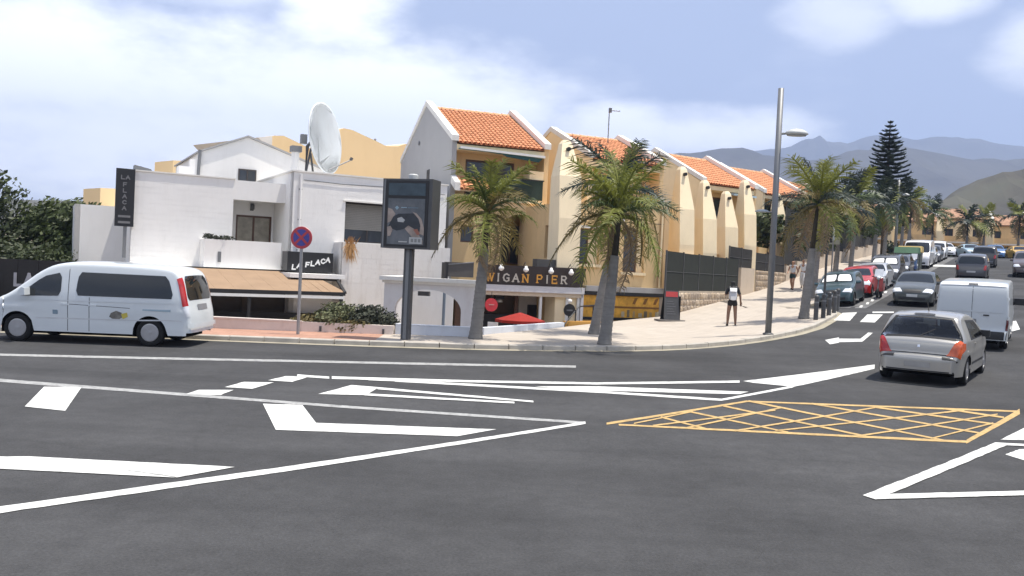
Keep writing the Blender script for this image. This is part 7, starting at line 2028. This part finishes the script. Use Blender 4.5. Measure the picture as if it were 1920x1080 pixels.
for k, (x, y, r) in enumerate(((38, 107, 2.2), (46, 108, 1.8), (53, 109.5, 2.0), (60, 111, 2.2), (66, 112.5, 1.9), (72, 114, 2.2))):
    T = thing('hedge_shrub', 'dark shrub before the far houses, %s from the left' % ('first', 'second', 'third', 'fourth', 'fifth', 'sixth')[k], 'shrub', (x, y, terr(x, y) - 0.3), 0, 'shrubs before the far houses')
    leaf_cloud([((0, 0, 1.2), (r, 1.2, 1.1)), ((r * 0.8, 0, 0.9), (r * 0.7, 1.0, 0.8))], 700, 0.22, 300 + k).build('foliage', M_LEAFD, T)
    MB().tube([(0, 0, 0), (0, 0, 1.0)], 0.12, 6).build('stem', M_BARK, T)

# ------------------------------------------------------------------ hills
from mathutils import noise as mnoise
def ridge(name, crest, y0, depth_f, depth_b, m, base=-4.0, rough=0.12, seed=0.0, nx=120, ny=26, freq=1.0):
    """crest: (x, height) pairs at distance y0; a ridge with gullied flanks."""
    xs_ = [c[0] for c in crest]; rows = []
    def hc(x):
        for (a, ha), (b, hb) in zip(crest[:-1], crest[1:]):
            if a <= x <= b:
                t = (x - a) / (b - a); t = t * t * (3 - 2 * t) * 0.5 + t * 0.5
                return ha + (hb - ha) * t
        return crest[0][1] if x < xs_[0] else crest[-1][1]
    L = xs_[-1] - xs_[0]
    for j in range(ny + 1):
        f = j / ny
        y = y0 - depth_f + (depth_f + depth_b) * f
        g = 1 - max(0, (y0 - y) / depth_f) if y <= y0 else 1 - (y - y0) / depth_b
        row = []
        for i in range(nx + 1):
            x = xs_[0] + L * i / nx
            h = hc(x); k = freq * 9.0 / L
            nz = mnoise.fractal(Vector((x * k + seed, y * k * 0.8, seed)), 0.9, 2.1, 6) * rough
            gu = (1 - abs(mnoise.noise(Vector((x * k * 2.2 + seed, y * k * 0.5, 3.3))))) * rough * 0.7
            z = base + (h - base) * max(0, (g ** 0.85) * (1 + (nz - gu * 0.6 + rough * 0.6) * (1.0 if g < 0.995 else 0.5)))
            row.append((x, y, z))
        rows.append(row)
    return MB().grid(rows).build(name, m, smooth=False, kind='structure')
M_HILL = mat('dry brown hillside', (0.10, 0.088, 0.07), 0.98, 0.35, 0.02, spec=0.05, col2=(0.10, 0.095, 0.065), stain=(0.05, 0.06, 0.04), stain_amt=0.5, stain_scale=(0.01, 0.01, 0.01), detail=9)
M_HILL2 = mat('dark scrub mountainside', (0.075, 0.068, 0.055), 0.98, 0.35, 0.006, spec=0.05, stain=(0.045, 0.05, 0.035), stain_amt=0.5, stain_scale=(0.003, 0.003, 0.003), detail=10)
ridge('near_hill', [(60, 2), (160, 18), (200, 33), (232, 45), (250, 53), (268, 62), (286, 70), (330, 92), (420, 125), (560, 150), (700, 140)], 520, 190, 260, M_HILL, rough=0.10, seed=2.0, freq=1.6)
ridge('middle_hill', [(150, 4), (420, 30), (560, 60), (650, 105), (720, 150), (800, 118), (900, 90), (1100, 120), (1500, 150), (2200, 160)], 1250, 420, 400, M_HILL, rough=0.12, seed=7.0, freq=1.6)
ridge('mountain', [(-1800, 20), (-900, 60), (-200, 150), (200, 288), (353, 316), (432, 326), (564, 328), (670, 324), (776, 320), (880, 358), (958, 372), (1012, 354), (1092, 338), (1250, 346), (1700, 400), (2600, 380), (3600, 300)], 2300, 800, 700, M_HILL2, rough=0.055, seed=4.0, freq=2.6, nx=200, ny=40)
ridge('far_mountain', [(-2500, 60), (-500, 250), (600, 480), (1216, 610), (1330, 640), (1383, 668), (1420, 645), (1504, 640), (1693, 694), (1837, 697), (1982, 680), (2271, 679), (3000, 720), (4500, 500)], 4100, 900, 700, M_HILL2, rough=0.05, seed=9.0, freq=3.0, nx=220, ny=36)
ridge('coast_hill', [(-1400, 30), (-900, 42), (-523, 50), (-442, 51), (-415, 54), (-330, 52), (-200, 40), (0, 20)], 900, 300, 300, M_HILL, rough=0.08, seed=5.0)

# ------------------------------------------------------------------ haze
hz = MB().box(-5200, 5200, -600, 5000, -6.0, 800)
hzm = bpy.data.materials.new('haze')
hzm.use_nodes = True
t = hzm.node_tree
for n in list(t.nodes):
    if n.type == 'BSDF_PRINCIPLED': t.nodes.remove(n)
pv = t.nodes.new('ShaderNodeVolumePrincipled')
pv.inputs['Color'].default_value = (0.54, 0.68, 1.0, 1)
pv.inputs['Density'].default_value = 0.00028
pv.inputs['Anisotropy'].default_value = 0.0
t.links.new(pv.outputs[0], t.nodes['Material Output'].inputs['Volume'])
hz.build('haze', hzm, kind='stuff')
